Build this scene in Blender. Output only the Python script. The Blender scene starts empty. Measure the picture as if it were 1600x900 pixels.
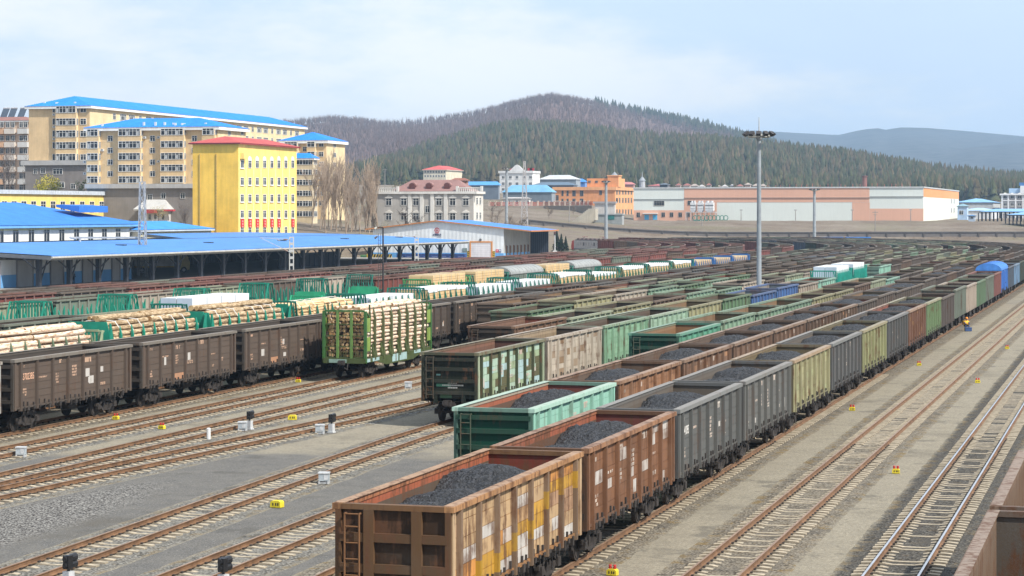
import bpy, bmesh, math, random
import numpy as np
from mathutils import Vector, Matrix
R = math.radians
rnd = random.Random(7)
S = bpy.context.scene
COL = S.collection

# ---------------------------------------------------------------- camera model
F, HZ, H = 3450.0, 330.0, 10.8
TH = math.atan((1784 - 800) / F)
cs, sn = math.cos(TH), math.sin(TH)
def from_ud(u, d): return (u * cs - d * sn, u * sn + d * cs)
def dep(X, Y): return -X * sn + Y * cs
def pxof(X, Y): return 800 + F * (X * cs + Y * sn) / dep(X, Y)
def pyof(X, Y, z): return HZ + F * (H - z) / dep(X, Y)
def at(px, d): return from_ud((px - 800) / F * d, d)                 # point at depth d
def gnd(px, py, z=-0.2):                                            # point on plane z
    d = F * (H - z) / (py - HZ)
    return at(px, d)
def Xat(px, Y):
    t = (px - 800) / F
    return Y * (t * cs - sn) / (cs + t * sn)
def Yat(px, X):
    t = (px - 800) / F
    return X * (cs + t * sn) / (t * cs - sn)
def zat(py, X, Y): return H - (py - HZ) * dep(X, Y) / F

# ---------------------------------------------------------------- mesh builder
def rotm(a): return (math.cos(a), math.sin(a))
class MB:
    def __init__(s): s.v, s.f, s.c, s.u, s.m = [], [], [], [], []
    def face(s, pts, col=(.5, .5, .5), use=0., mat=0):
        i = len(s.v); s.v += pts; s.f.append(tuple(range(i, i + len(pts))))
        s.c.append(col); s.u.append(use); s.m.append(mat)
    def box(s, x0, x1, y0, y1, z0, z1, col=(.5, .5, .5), use=0., mat=0, cols=None, skip=''):
        i = len(s.v)
        s.v += [(x0, y0, z0), (x1, y0, z0), (x1, y1, z0), (x0, y1, z0), (x0, y0, z1), (x1, y0, z1), (x1, y1, z1), (x0, y1, z1)]
        for key, q in (('b', (0, 3, 2, 1)), ('t', (4, 5, 6, 7)), ('s', (0, 1, 5, 4)), ('e', (1, 2, 6, 5)), ('n', (2, 3, 7, 6)), ('w', (3, 0, 4, 7))):
            if key in skip: continue
            s.f.append(tuple(i + k for k in q)); s.c.append(cols.get(key, col) if cols else col); s.u.append(use); s.m.append(mat)
    def tube(s, p0, p1, r0, r1=None, n=8, col=(.5, .5, .5), use=0., mat=0, cap=True, capcol=None):
        r1 = r0 if r1 is None else r1
        p0, p1 = Vector(p0), Vector(p1); d = (p1 - p0)
        if d.length < 1e-6: return
        d.normalize(); a = d.orthogonal().normalized(); b = d.cross(a)
        i = len(s.v)
        for p, r in ((p0, r0), (p1, r1)):
            for k in range(n):
                t = 2 * math.pi * k / n
                s.v.append(tuple(p + a * (r * math.cos(t)) + b * (r * math.sin(t))))
        for k in range(n):
            k2 = (k + 1) % n
            s.f.append((i + k, i + k2, i + n + k2, i + n + k)); s.c.append(col); s.u.append(use); s.m.append(mat)
        if cap:
            cc = capcol or col
            s.f.append(tuple(i + k for k in range(n))[::-1]); s.c.append(cc); s.u.append(use); s.m.append(mat)
            s.f.append(tuple(i + n + k for k in range(n))); s.c.append(cc); s.u.append(use); s.m.append(mat)
    def bar(s, p0, p1, w, h=None, col=(.5, .5, .5), mat=0, use=0.):
        s.tube(p0, p1, w * .7, n=4, col=col, mat=mat, use=use)
    def ext(s, poly, axis, a0, a1, col=(.5, .5, .5), mat=0, use=0.):
        # extrude 2-D polygon along axis ('x': poly is (y,z); 'y': poly is (x,z))
        def P(p, a): return (a, p[0], p[1]) if axis == 'x' else ((p[0], a, p[1]) if axis == 'y' else (p[0], p[1], a))
        n = len(poly); i = len(s.v)
        s.v += [P(p, a0) for p in poly] + [P(p, a1) for p in poly]
        for k in range(n):
            k2 = (k + 1) % n
            s.f.append((i + k, i + k2, i + n + k2, i + n + k)); s.c.append(col); s.u.append(use); s.m.append(mat)
        s.f.append(tuple(i + k for k in range(n))[::-1]); s.c.append(col); s.u.append(use); s.m.append(mat)
        s.f.append(tuple(i + n + k for k in range(n))); s.c.append(col); s.u.append(use); s.m.append(mat)
    def mesh(s, name, mats, smooth=False, fix=True):
        me = bpy.data.meshes.new(name)
        me.from_pydata(s.v, [], s.f)
        a = me.attributes.new('paint', 'FLOAT_COLOR', 'FACE')
        a.data.foreach_set('color', np.array([(c[0], c[1], c[2], 1.) for c in s.c], dtype=np.float32).ravel())
        b = me.attributes.new('usecol', 'FLOAT', 'FACE'); b.data.foreach_set('value', np.array(s.u, dtype=np.float32))
        if not isinstance(mats, (list, tuple)): mats = [mats]
        for m in mats: me.materials.append(m)
        if len(mats) > 1: me.polygons.foreach_set('material_index', np.array(s.m, dtype=np.int32))
        if fix:
            bm = bmesh.new(); bm.from_mesh(me); bmesh.ops.recalc_face_normals(bm, faces=bm.faces); bm.to_mesh(me); bm.free()
        if smooth: me.polygons.foreach_set('use_smooth', np.ones(len(me.polygons), dtype=bool))
        me.update()
        return me
    def build(s, name, mats, parent=None, loc=(0, 0, 0), rz=0, smooth=False, fix=True):
        return mk(name, s.mesh(name, mats, smooth, fix), parent, loc, rz)

def mk(name, me, parent=None, loc=(0, 0, 0), rz=0, color=None):
    o = bpy.data.objects.new(name, me); COL.objects.link(o)
    o.location = loc; o.rotation_euler = (0, 0, rz)
    if parent is not None: o.parent = parent
    if color is not None: o.color = (*color, 1)
    return o
def tag(o, label=None, cat=None, group=None, kind=None):
    if label: o['label'] = label
    if cat: o['category'] = cat
    if group: o['group'] = group
    if kind: o['kind'] = kind
    return o
def empty(name, loc, rz=0, label=None, cat=None, group=None):
    o = mk(name, None, None, loc, rz); o.empty_display_size = .5
    return tag(o, label, cat, group)
ORD = ['', 'first', 'second', 'third', 'fourth', 'fifth', 'sixth', 'seventh', 'eighth', 'ninth', 'tenth', 'eleventh', 'twelfth', 'thirteenth',
       'fourteenth', 'fifteenth', 'sixteenth', 'seventeenth', 'eighteenth', 'nineteenth', 'twentieth']
def ordn(n):
    if n <= 20: return ORD[n]
    t, u = divmod(n, 10)
    tens = {2: 'twenty', 3: 'thirty', 4: 'forty', 5: 'fifty'}[t]
    return tens + '-' + ORD[u] if u else {2: 'twentieth', 3: 'thirtieth', 4: 'fortieth', 5: 'fiftieth'}[t]

# ---------------------------------------------------------------- materials
def newmat(name):
    m = bpy.data.materials.new(name); m.use_nodes = True
    nt = m.node_tree; nt.nodes.clear()
    out = nt.nodes.new('ShaderNodeOutputMaterial'); b = nt.nodes.new('ShaderNodeBsdfPrincipled')
    nt.links.new(b.outputs[0], out.inputs[0])
    return m, nt, b
class N:
    def __init__(s, nt): s.nt = nt
    def n(s, t, **kw):
        o = s.nt.nodes.new(t)
        for k, v in kw.items(): setattr(o, k, v)
        return o
    def l(s, a, b): s.nt.links.new(a, b)
    def val(s, x, inp):
        if isinstance(x, (int, float)): inp.default_value = x
        elif isinstance(x, (tuple, list)): inp.default_value = (*x, 1) if len(x) == 3 and len(inp.default_value) == 4 else x
        else: s.l(x, inp)
    def math(s, op, a, b=0., c=None, clamp=False):
        o = s.n('ShaderNodeMath', operation=op, use_clamp=clamp); s.val(a, o.inputs[0]); s.val(b, o.inputs[1])
        if c is not None: s.val(c, o.inputs[2])
        return o.outputs[0]
    def mix(s, f, a, b, mode='MIX'):
        o = s.n('ShaderNodeMix', data_type='RGBA', blend_type=mode); s.val(f, o.inputs[0]); s.val(a, o.inputs[6]); s.val(b, o.inputs[7])
        return o.outputs[2]
    def noise(s, vec, scale, detail=4., rough=.55):
        o = s.n('ShaderNodeTexNoise'); s.l(vec, o.inputs['Vector']); o.inputs['Scale'].default_value = scale
        o.inputs['Detail'].default_value = detail; o.inputs['Roughness'].default_value = rough
        return o.outputs[0]
    def voro(s, vec, scale, feat='F1'):
        o = s.n('ShaderNodeTexVoronoi', feature=feat); s.l(vec, o.inputs['Vector']); o.inputs['Scale'].default_value = scale
        return o
    def ramp(s, x, a, b):  # smoothstep a..b
        o = s.n('ShaderNodeMapRange', interpolation_type='SMOOTHSTEP'); s.val(x, o.inputs[0]); o.inputs[1].default_value = a; o.inputs[2].default_value = b
        return o.outputs[0]
    def mapr(s, x, a, b, c, d):
        o = s.n('ShaderNodeMapRange'); s.val(x, o.inputs[0])
        for k, v in zip((1, 2, 3, 4), (a, b, c, d)): o.inputs[k].default_value = v
        return o.outputs[0]
    def scale(s, vec, sc):
        o = s.n('ShaderNodeMapping'); s.l(vec, o.inputs[0]); o.inputs['Scale'].default_value = sc
        return o.outputs[0]
    def add(s, a, b):
        o = s.n('ShaderNodeVectorMath', operation='ADD'); s.val(a, o.inputs[0]); s.val(b, o.inputs[1]); return o.outputs[0]
    def obj(s, rand=True):
        t = s.n('ShaderNodeTexCoord').outputs['Object']
        if not rand: return t
        oi = s.n('ShaderNodeObjectInfo')
        return s.add(t, s.math('MULTIPLY', oi.outputs['Random'], 57.))
    def attr(s, name): return s.n('ShaderNodeAttribute', attribute_name=name)
    def bump(s, h, strength, dist, b):
        o = s.n('ShaderNodeBump'); s.l(h, o.inputs['Height']); o.inputs['Strength'].default_value = strength; o.inputs['Distance'].default_value = dist
        s.l(o.outputs[0], b.inputs['Normal'])

def paint_mat(name, rust=.75, rough=.65, rustlo=.54, rusthi=.74, grime=.28, streak=.4, scale=1., rustcol=(.10, .05, .028), chips=.6):
    m, nt, b = newmat(name); g = N(nt)
    v = g.obj()
    oi = g.n('ShaderNodeObjectInfo')
    base = g.mix(g.attr('usecol').outputs['Fac'], g.attr('paint').outputs['Color'], oi.outputs['Color'])
    n1 = g.noise(v, 1.1 * scale, 8, .65)
    n2 = g.noise(g.scale(v, (4 * scale, 4 * scale, .45 * scale)), 1.3, 6, .6)
    n3 = g.noise(v, 9 * scale, 5, .7)
    c = g.mix(g.math('MULTIPLY', g.ramp(n2, .35, .75), streak), base, g.mix(.55, base, (.06, .05, .045)))
    c = g.mix(g.math('MULTIPLY', g.ramp(g.noise(v, .5 * scale, 4), .5, .8), grime), c, (.15, .125, .10))
    rm = g.math('ADD', n1, g.math('MULTIPLY', g.math('SUBTRACT', n2, .5), 1.0))
    c = g.mix(g.math('MULTIPLY', g.ramp(rm, rustlo, rusthi), rust), c, g.mix(n3, rustcol, (rustcol[0] * 1.7, rustcol[1] * 1.6, rustcol[2] * 1.5)))
    c = g.mix(g.math('MULTIPLY', g.ramp(n3, .66, .74), chips), c, (.07, .045, .035))
    c = g.mix(1., c, (.80, .78, .76), 'MULTIPLY')
    g.l(c, b.inputs['Base Color']); b.inputs['Roughness'].default_value = rough
    b.inputs['Specular IOR Level'].default_value = .2
    g.bump(n3, .25, .02, b)
    return m
def wall_mat(name, var=.12, rough=.8, rib=0., ribax=0, spec=.25, sc=.35, st=(1.5, 1.5, .12)):
    m, nt, b = newmat(name); g = N(nt)
    v = g.obj()
    base = g.attr('paint').outputs['Color']
    n1 = g.noise(v, sc, 6, .6); n2 = g.noise(g.scale(v, st), 1.2, 5, .6)
    k = g.math('ADD', g.mapr(n1, .3, .7, 1 - var, 1 + var * .6), g.mapr(n2, .3, .7, -var * .6, var * .4))
    o = g.n('ShaderNodeVectorMath', operation='SCALE'); g.l(base, o.inputs[0]); g.l(k, o.inputs['Scale'])
    g.l(o.outputs[0], b.inputs['Base Color']); b.inputs['Roughness'].default_value = rough; b.inputs['Specular IOR Level'].default_value = spec
    if rib:
        sp = g.n('ShaderNodeSeparateXYZ'); g.l(g.n('ShaderNodeTexCoord').outputs['Object'], sp.inputs[0])
        src = sp.outputs[ribax] if ribax < 3 else g.math('ADD', sp.outputs[0], sp.outputs[1])
        w = g.math('SINE', g.math('MULTIPLY', src, 2 * math.pi / rib))
        g.bump(w, .4, .04, b)
    return m
def flat_mat(name, col, rough=.7, metal=0., spec=.3, var=.25, sc=3., bump=0., obj=True):
    m, nt, b = newmat(name); g = N(nt); v = g.obj(obj)
    n = g.noise(v, sc, 6, .65)
    c = g.mix(g.mapr(n, .3, .7, 0, 1), tuple(x * (1 - var) for x in col), tuple(min(1, x * (1 + var)) for x in col))
    g.l(c, b.inputs['Base Color']); b.inputs['Roughness'].default_value = rough; b.inputs['Metallic'].default_value = metal; b.inputs['Specular IOR Level'].default_value = spec
    if bump: g.bump(n, .6, bump, b)
    return m
MP = paint_mat('wagon_paint', streak=.5)
MPR = paint_mat('wagon_paint_rusty', rust=.85, rustlo=.44, rusthi=.70, chips=.8, grime=.45)
MPL = paint_mat('wagon_paint_clean', rust=.3, grime=.2, streak=.25, chips=.3)
MPF = paint_mat('far_wagon_paint', rust=.5, scale=.5, chips=0.)
MW = wall_mat('painted_wall', var=.15)
MFC = wall_mat('smooth_cladding', var=.06, sc=.05)
MWR = wall_mat('ribbed_cladding', rib=.9, ribax=3)
MRX = wall_mat('ribbed_roof_x', rib=.8, ribax=1, rough=.5, var=.2, spec=.4, st=(.04, 1.1, .04))
MRY = wall_mat('ribbed_roof_y', rib=.8, ribax=0, rough=.5, var=.08, spec=.4)
MST = wall_mat('painted_steel', var=.2, rough=.55, sc=1.5, spec=.4)
MU = flat_mat('dirty_iron', (.040, .034, .031), .75, var=.5, sc=4.)
MGL = flat_mat('window_glass', (.022, .026, .032), .3, var=.5, sc=.25, spec=.3)
MRAIL = flat_mat('rail_rust', (.165, .092, .05), .7, var=.45, sc=1.5)
MRTOP = flat_mat('rail_head_steel', (.62, .62, .64), .22, metal=.85, var=.15, sc=2.)
MRTOP2 = flat_mat('rail_head_dull', (.27, .18, .125), .5, metal=.2, var=.3, sc=1.)
MSL = flat_mat('concrete_sleeper', (.36, .305, .225), .9, var=.4, sc=4.)
# ================================================================= world, sun, camera
wd = bpy.data.worlds.new('World'); S.world = wd; wd.use_nodes = True
nt = wd.node_tree; nt.nodes.clear(); g = N(nt)
out = g.n('ShaderNodeOutputWorld'); bg = g.n('ShaderNodeBackground'); g.l(bg.outputs[0], out.inputs[0])
SUN_EL, SUN_AZ = R(46), R(-23)      # azimuth from +X towards +Y
sky = g.n('ShaderNodeTexSky', sky_type='NISHITA', sun_disc=False)
sky.sun_elevation = SUN_EL; sky.sun_rotation = math.pi / 2 - SUN_AZ; sky.air_density = 1.; sky.dust_density = 1.4; sky.ozone_density = 1.2
tc = g.n('ShaderNodeTexCoord').outputs['Generated']
nz = g.noise(g.scale(tc, (1.2, 1.2, 3.5)), 1.2, 7, .55)
nz2 = g.noise(g.scale(tc, (3., 3., 9.)), 1.2, 6, .6)
cl = g.math('ADD', g.mapr(nz, .36, .64, .66, 1.0), g.mapr(nz2, .35, .7, -.04, .05), clamp=True)
cw = g.ramp(g.noise(g.scale(tc, (2., 2., 6.)), 1.6, 8, .6), .44, .60)
g.l(g.mix(cl, sky.outputs[0], g.mix(cw, (6.3, 7.7, 9.7), (9.2, 9.4, 9.7))), bg.inputs['Color'])
bg.inputs['Strength'].default_value = .093
sd = Vector((math.cos(SUN_EL) * math.cos(SUN_AZ), math.cos(SUN_EL) * math.sin(SUN_AZ), math.sin(SUN_EL)))
sl = bpy.data.lights.new('sun', 'SUN'); sl.energy = 5.0; sl.angle = R(.9); sl.color = (1., .95, .86)
so = bpy.data.objects.new('sun', sl); COL.objects.link(so); so.rotation_euler = sd.to_track_quat('Z', 'Y').to_euler()
cam = bpy.data.cameras.new('camera'); co = bpy.data.objects.new('camera', cam); COL.objects.link(co)
cam.sensor_width = 36.; cam.lens = F / 1600 * 36; cam.shift_y = -(450 - HZ) / 1600; cam.clip_start = 1.; cam.clip_end = 40000
co.location = (0, 0, H); co.rotation_euler = (R(90), 0, TH); S.camera = co
S.view_settings.view_transform = 'Standard'; S.view_settings.look = 'None'; S.view_settings.exposure = 0.35; S.view_settings.gamma = 1
S.cycles.max_bounces = 6; S.cycles.diffuse_bounces = 3; S.cycles.volume_bounces = 0; S.cycles.use_denoising = True; S.cycles.volume_step_rate = 4.

# ================================================================= ground
def stones(g, v, c1, c2, scale=11.):
    vo = g.voro(v, scale)
    sep = g.n('ShaderNodeSeparateColor'); g.l(vo.outputs['Color'], sep.inputs[0])
    big = g.noise(v, .35, 5, .6)
    c = g.mix(sep.outputs[0], c1, c2)
    c = g.mix(g.ramp(vo.outputs['Distance'], .45, .8), c, tuple(x * .45 for x in c1))
    return c, vo.outputs['Distance'], big
def ground_col(g, v):
    sp = g.n('ShaderNodeSeparateXYZ'); g.l(v, sp.inputs[0])
    d = g.math('ADD', g.math('MULTIPLY', sp.outputs[0], -sn), g.math('MULTIPLY', sp.outputs[1], cs))
    nb = g.noise(v, .12, 6, .65); nm = g.noise(v, .9, 6, .65); nf = g.noise(v, 7.5, 5, .8); nff = g.noise(v, 17., 3, .75)
    fine = g.mix(g.mapr(nff, .3, .7, 0, 1), (.06, .058, .056), (.245, .24, .23))
    fine = g.mix(g.mapr(nm, .35, .7, 0, .55), fine, (.225, .212, .19))
    tan = g.mix(g.mapr(nf, .3, .7, 0, 1), (.20, .176, .135), (.44, .40, .315))
    tan = g.mix(g.mapr(nm, .45, .75, 0, .6), tan, (.215, .195, .158))
    tan = g.mix(g.math('MULTIPLY', g.ramp(nff, .60, .70), .6), tan, (.10, .09, .075))
    tan = g.mix(g.math('MULTIPLY', g.ramp(nff, .38, .30), .5), tan, (.45, .42, .36))
    # tan surfacing right of the nearest train, and beyond a ragged line on the left; dark fine ballast nearer
    line = g.math('ADD', d, g.math('MULTIPLY', g.math('SUBTRACT', nb, .5), 22.))
    k = g.math('MAXIMUM', g.ramp(line, 98.5, 103.), g.ramp(sp.outputs[0], -19., -17.))
    c = g.mix(k, fine, tan)
    c = g.mix(g.math('MULTIPLY', g.ramp(nb, .54, .72), .55), c, (.12, .108, .09))
    vp = g.voro(v, 5.5); s5 = g.n('ShaderNodeSeparateColor'); g.l(vp.outputs['Color'], s5.inputs[0])     # loose stones and dark crumbs
    peb = g.math('MULTIPLY', g.ramp(vp.outputs['Distance'], .22, .12), g.ramp(s5.outputs[0], .45, .6))
    c = g.mix(g.math('MULTIPLY', peb, .75), c, g.mix(s5.outputs[1], (.06, .055, .05), (.46, .43, .37)))
    big = g.noise(v, .32, 7, .7)
    c = g.mix(g.math('MULTIPLY', g.ramp(big, .56, .64), .5), c, (.10, .095, .085))
    c = g.mix(g.math('MULTIPLY', g.ramp(g.noise(v, 2.6, 6, .75), .60, .70), .55), c, (.07, .065, .06))
    c = g.mix(1., c, (.80, .79, .775), 'MULTIPLY')
    return c, sp, nm, nff, nb
def ground_mat():
    m, nt, b = newmat('yard_ground'); g = N(nt)
    v = g.n('ShaderNodeTexCoord').outputs['Object']
    c, sp, nm, nff, nb = ground_col(g, v)
    # pile of pale stones between the two left track groups
    px = g.math('ADD', sp.outputs[0], 38.6); py = g.math('SUBTRACT', sp.outputs[1], 66.)
    r2 = g.math('ADD', g.math('MULTIPLY', g.math('MULTIPLY', px, px), .125), g.math('MULTIPLY', g.math('MULTIPLY', py, py), .0030))
    st = g.ramp(g.math('ADD', r2, g.math('MULTIPLY', nm, .9)), 1.55, .75)
    vo2 = g.voro(v, 13.); s2 = g.n('ShaderNodeSeparateColor'); g.l(vo2.outputs['Color'], s2.inputs[0])
    pale = g.mix(s2.outputs[0], (.10, .096, .09), (.38, .365, .335))
    pale = g.mix(g.ramp(vo2.outputs['Distance'], .42, .7), pale, (.045, .04, .038))
    c = g.mix(g.math('MULTIPLY', st, g.math('SUBTRACT', 1., g.ramp(sp.outputs[0], -34.5, -33.5))), c, pale)
    g.l(c, b.inputs['Base Color']); b.inputs['Roughness'].default_value = .95; b.inputs['Specular IOR Level'].default_value = .1
    g.bump(g.math('ADD', nff, g.math('MULTIPLY', vo2.outputs['Distance'], g.math('MULTIPLY', st, 2.))), .5, .05, b)
    return m
MGR = ground_mat()
def bed_mat(name, c1, c2, dirt, rustk):
    m, nt, b = newmat(name); g = N(nt)
    v = g.n('ShaderNodeTexCoord').outputs['Object']
    c, dist, big = stones(g, v, c1, c2, 12.)
    nm = g.noise(v, .7, 6, .65)
    c = g.mix(g.mapr(nm, .4, .7, 0, .7), c, dirt)
    c = g.mix(g.math('MULTIPLY', g.ramp(g.noise(v, 1.7, 6, .7), .55, .7), rustk), c, (.20, .13, .06))
    gc, sp, nm2, nff, nb = ground_col(g, v)       # the edges of the bed run out into the ground beside it
    e = g.math('ADD', g.attr('edge').outputs['Fac'], g.math('MULTIPLY', g.math('SUBTRACT', g.noise(v, 2.2, 5, .7), .5), 1.1))
    c = g.mix(g.math('MULTIPLY', g.ramp(g.noise(v, .45, 6, .7), .52, .66), .65), c, (.075, .068, .06))
    c = g.mix(g.ramp(e, .25, .75), c, gc)
    wz = g.math('MULTIPLY', g.ramp(e, .0, .35), g.math('SUBTRACT', 1., g.ramp(e, .7, 1.1)))
    c = g.mix(g.math('MULTIPLY', wz, g.math('MULTIPLY', g.ramp(g.noise(v, 1.1, 6, .75), .5, .62), rustk * 1.7)), c, (.17, .115, .045))
    g.l(c, b.inputs['Base Color']); b.inputs['Roughness'].default_value = .95; b.inputs['Specular IOR Level'].default_value = .1
    g.bump(dist, .8, .05, b)
    return m
MB1 = bed_mat('ballast_brown', (.10, .086, .068), (.30, .265, .21), (.20, .175, .135), .45)
MB2 = bed_mat('ballast_pale', (.085, .08, .072), (.33, .315, .28), (.20, .19, .165), .25)
MB3 = bed_mat('ballast_dark', (.045, .042, .038), (.16, .15, .13), (.08, .073, .063), .3)
gm = MB(); gm.box(-7000, 7000, -200, 11500, -1.2, -.25, (.3, .3, .3))
tag(gm.build('ground', MGR), kind='structure')

# ---------------------------------------------------------------- tracks
YS, XC = 430., -297.
def tpos(a, s):
    if s <= YS: return a, s, 0.
    r = a - XC; ph = (s - YS) / r
    return XC + r * math.cos(ph), YS + r * math.sin(ph), ph
def rail_mesh(pts, off, top):
    prof = [(-.075, -.17), (.075, -.17), (.075, -.15), (.012, -.13), (.012, -.04), (.037, -.03), (.037, 0), (-.037, 0), (-.037, -.03), (-.012, -.04), (-.012, -.13), (-.075, -.15)]
    mb = MB(); n = len(prof); rows = []
    for i, (x, y) in enumerate(pts):
        a = pts[max(i - 1, 0)]; c = pts[min(i + 1, len(pts) - 1)]
        tx, ty = c[0] - a[0], c[1] - a[1]; l = math.hypot(tx, ty); nx, ny = ty / l, -tx / l
        rows.append(len(mb.v))
        for (u, z) in prof: mb.v.append((x + nx * (off + u), y + ny * (off + u), z))
    for i in range(len(pts) - 1):
        for k in range(n):
            k2 = (k + 1) % n
            mb.f.append((rows[i] + k, rows[i] + k2, rows[i + 1] + k2, rows[i + 1] + k)); mb.c.append((.3, .2, .1)); mb.u.append(0); mb.m.append(1 if k == 6 else 0)
    return mb
def sleeper_mesh(warm):
    mb = MB(); c = (.5, .45, .4)
    for sgn in (-1, 1):
        P = [(sgn * .35, -.222), (sgn * .55, -.19), (sgn * 1.0, -.170), (sgn * 1.30, -.19), (sgn * 1.30, -.36), (sgn * .35, -.36)]
        w = [.10, .12, .13, .13, .13, .10]
        i = len(mb.v)
        for (x, z), ww in zip(P, w): mb.v.append((x, -ww, z))
        for (x, z), ww in zip(P, w): mb.v.append((x, ww, z))
        for k in range(6):
            k2 = (k + 1) % 6
            mb.f.append((i + k, i + k2, i + 6 + k2, i + 6 + k)); mb.c.append(c); mb.u.append(0); mb.m.append(0)
        mb.f.append(tuple(range(i, i + 6))); mb.f.append(tuple(range(i + 6, i + 12))); mb.c += [c, c]; mb.u += [0, 0]; mb.m += [0, 0]
        # rail fastenings
        for dx in (-.11, .11): mb.box(sgn * .79 + dx - .035, sgn * .79 + dx + .035, -.06, .06, -.18, -.125, c, mat=1)
    mb.box(-.36, .36, -.095, .095, -.36, -.224, c)
    return mb.mesh('sleeper', [MSL, MU])
SLEEP = sleeper_mesh(0)
def pts_of(a, y0, smax):
    P = [(a, y0), (a, 150), (a, 300), (a, YS)]
    s = YS
    while s < smax:
        s += 6.; x, y, _ = tpos(a, s); P.append((x, y))
    return P
def track(P, label, sl=None, sl_extra=None, top=None, bedm=None, bedw=1.55):
    """P polyline; sl=(y0,y1) individual sleepers (<=100), the rest one mesh"""
    r = empty('railway_track', (P[0][0], P[0][1], 0), label=label, cat='railway track'); r['kind'] = 'structure'
    ox, oy = P[0]
    L = [(x - ox, y - oy) for x, y in P]
    LB = []                                   # bed outline: finely cut and ragged where it is near
    for (x0, y0), (x1, y1) in zip(L, L[1:]):
        n = max(1, int(math.hypot(x1 - x0, y1 - y0) / .9)) if y0 + oy < 150 else 1
        LB += [(x0 + (x1 - x0) * k / n, y0 + (y1 - y0) * k / n) for k in range(n)]
    LB.append(L[-1])
    for off in (-.795, .795): rail_mesh(L, off, top).build('rail', [MRAIL, top or MRTOP2], r)
    # ballast bed
    mb = MB(); prev = None
    for i, (x, y) in enumerate(LB):
        a = LB[max(i - 1, 0)]; c = LB[min(i + 1, len(LB) - 1)]
        tx, ty = c[0] - a[0], c[1] - a[1]; l = math.hypot(tx, ty); nx, ny = ty / l, -tx / l; j1, j2 = rnd.uniform(-.05, .05), rnd.uniform(-.05, .05)
        row = [(x + nx * o, y + ny * o, z) for o, z in ((-bedw - .75 + j1, -.262), (-bedw + .1 + j1, -.232), (bedw - .1 + j2, -.232), (bedw + .75 + j2, -.262))]
        if prev:
            for k in range(3): mb.face([prev[k], prev[k + 1], row[k + 1], row[k]])
        prev = row
    bo = mb.build('ballast_bed', bedm or MB1, r, fix=False)
    at_ = bo.data.attributes.new('edge', 'FLOAT', 'POINT'); nq = len(mb.f) // 3
    at_.data.foreach_set('value', np.array([1, 0, 0, 1, 0, 0, 0, 0, 0, 1, 1, 0] * nq, dtype=np.float32))
    def along(step):
        s, i = 0., 0; res = []; tot = 0
        for i in range(len(L) - 1):
            (x0, y0), (x1, y1) = L[i], L[i + 1]; l = math.hypot(x1 - x0, y1 - y0)
            while s <= l:
                t = s / l; res.append((x0 + (x1 - x0) * t, y0 + (y1 - y0) * t, math.atan2(-(x1 - x0), y1 - y0))); s += step
            s -= l
        return res
    if sl:
        k = 0; rest = MB()
        for (x, y, h) in along(.62):
            Y = y + oy
            if not (sl[0] <= Y <= sl[1]): continue
            k += 1
            hh = h + rnd.uniform(-.02, .02)
            if k <= 98: mk('sleeper', SLEEP, r, (x, y, rnd.uniform(-.025, .012)), hh)
            else:
                c_, s_ = math.cos(hh), math.sin(hh); dz = rnd.uniform(-.012, .006)
                i = len(rest.v)
                for (u0, u1, z1, w) in ((-1.3, -.36, -.172, .145), (-.36, .36, -.222, .115), (.36, 1.3, -.172, .145)):
                    i = len(rest.v); 
                    for (uu, vv) in ((u0, -w), (u1, -w), (u1, w), (u0, w)): rest.v.append((x + uu * c_ - vv * s_, y + uu * s_ + vv * c_, z1 + dz))
                    for (uu, vv) in ((u0, -w), (u1, -w), (u1, w), (u0, w)): rest.v.append((x + uu * c_ - vv * s_, y + uu * s_ + vv * c_, -.3))
                    for q in ((0, 1, 2, 3), (0, 1, 5, 4), (1, 2, 6, 5), (2, 3, 7, 6), (3, 0, 4, 7)):
                        rest.f.append(tuple(i + z for z in q)); rest.c.append((.5, .45, .4)); rest.u.append(0); rest.m.append(0)
        if rest.v:
            o = rest.build('sleepers', MSL, r, fix=False); o['kind'] = 'stuff'
    return r
XT = dict(T0=-2.0, B=-7.16, A=-12.3, T1=-17.65, T2=-22.8, T3=-27.6, T4=-33.9, T5=-39.2, T6=-44.7, T7=-49.5, T8=-54.0,
          T9=-59.2, T10=-64.5, T11=-69.6, T12=-80.0, T13=-86.5, T14=-92.6, T15=-98.)
track(pts_of(XT['T0'], 20, 700), 'track under the wagons at the right edge of the yard', (44, 110))
track(pts_of(XT['B'], 20, 700), 'bright polished track nearest the wagons at the right edge', (48, 330), top=MRTOP, bedm=MB3)
track(pts_of(XT['A'], 20, 700), 'rusty empty track beside the long coal train', (44, 330))
track(pts_of(XT['T1'], 20, 760), 'track carrying the long coal train beside the empty tracks', (44, 150))
track([(-22.0, 40), (-22.4, 52)] + pts_of(XT['T2'], 62, 750), 'track carrying the coal train led by the teal wagon', (50, 90))
track([(-27.2, 40), (-27.3, 60)] + pts_of(XT['T3'], 80, 740), 'empty track running up to the dark green empty gondola', (44, 140), bedm=MB2)
track([(-31.9, 40), (-32.05, 50), (-32.5, 64), (-33.2, 80)] + pts_of(XT['T4'], 100, 740), 'empty track running up to the patchy dark green gondola', (44, 140), bedm=MB2)
track([(-43.9, 55), (-42.9, 70), (-41.9, 84), (-40.9, 97), (-40.0, 110), (-39.4, 122)] + pts_of(XT['T5'], 140, 720), 'left siding curving out between two empty tracks', (60, 160), bedm=MB2)
track([(-44.5, 50)] + pts_of(XT['T6'], 100, 700), 'empty track behind the curving left siding', (65, 170), bedm=MB2)
track(pts_of(XT['T7'], 40, 690), 'empty track running up to the green log wagon', (70, 175), bedm=MB2)
track(pts_of(XT['T8'], 40, 680), 'track under the long brown gondola train', (78, 170))
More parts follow.
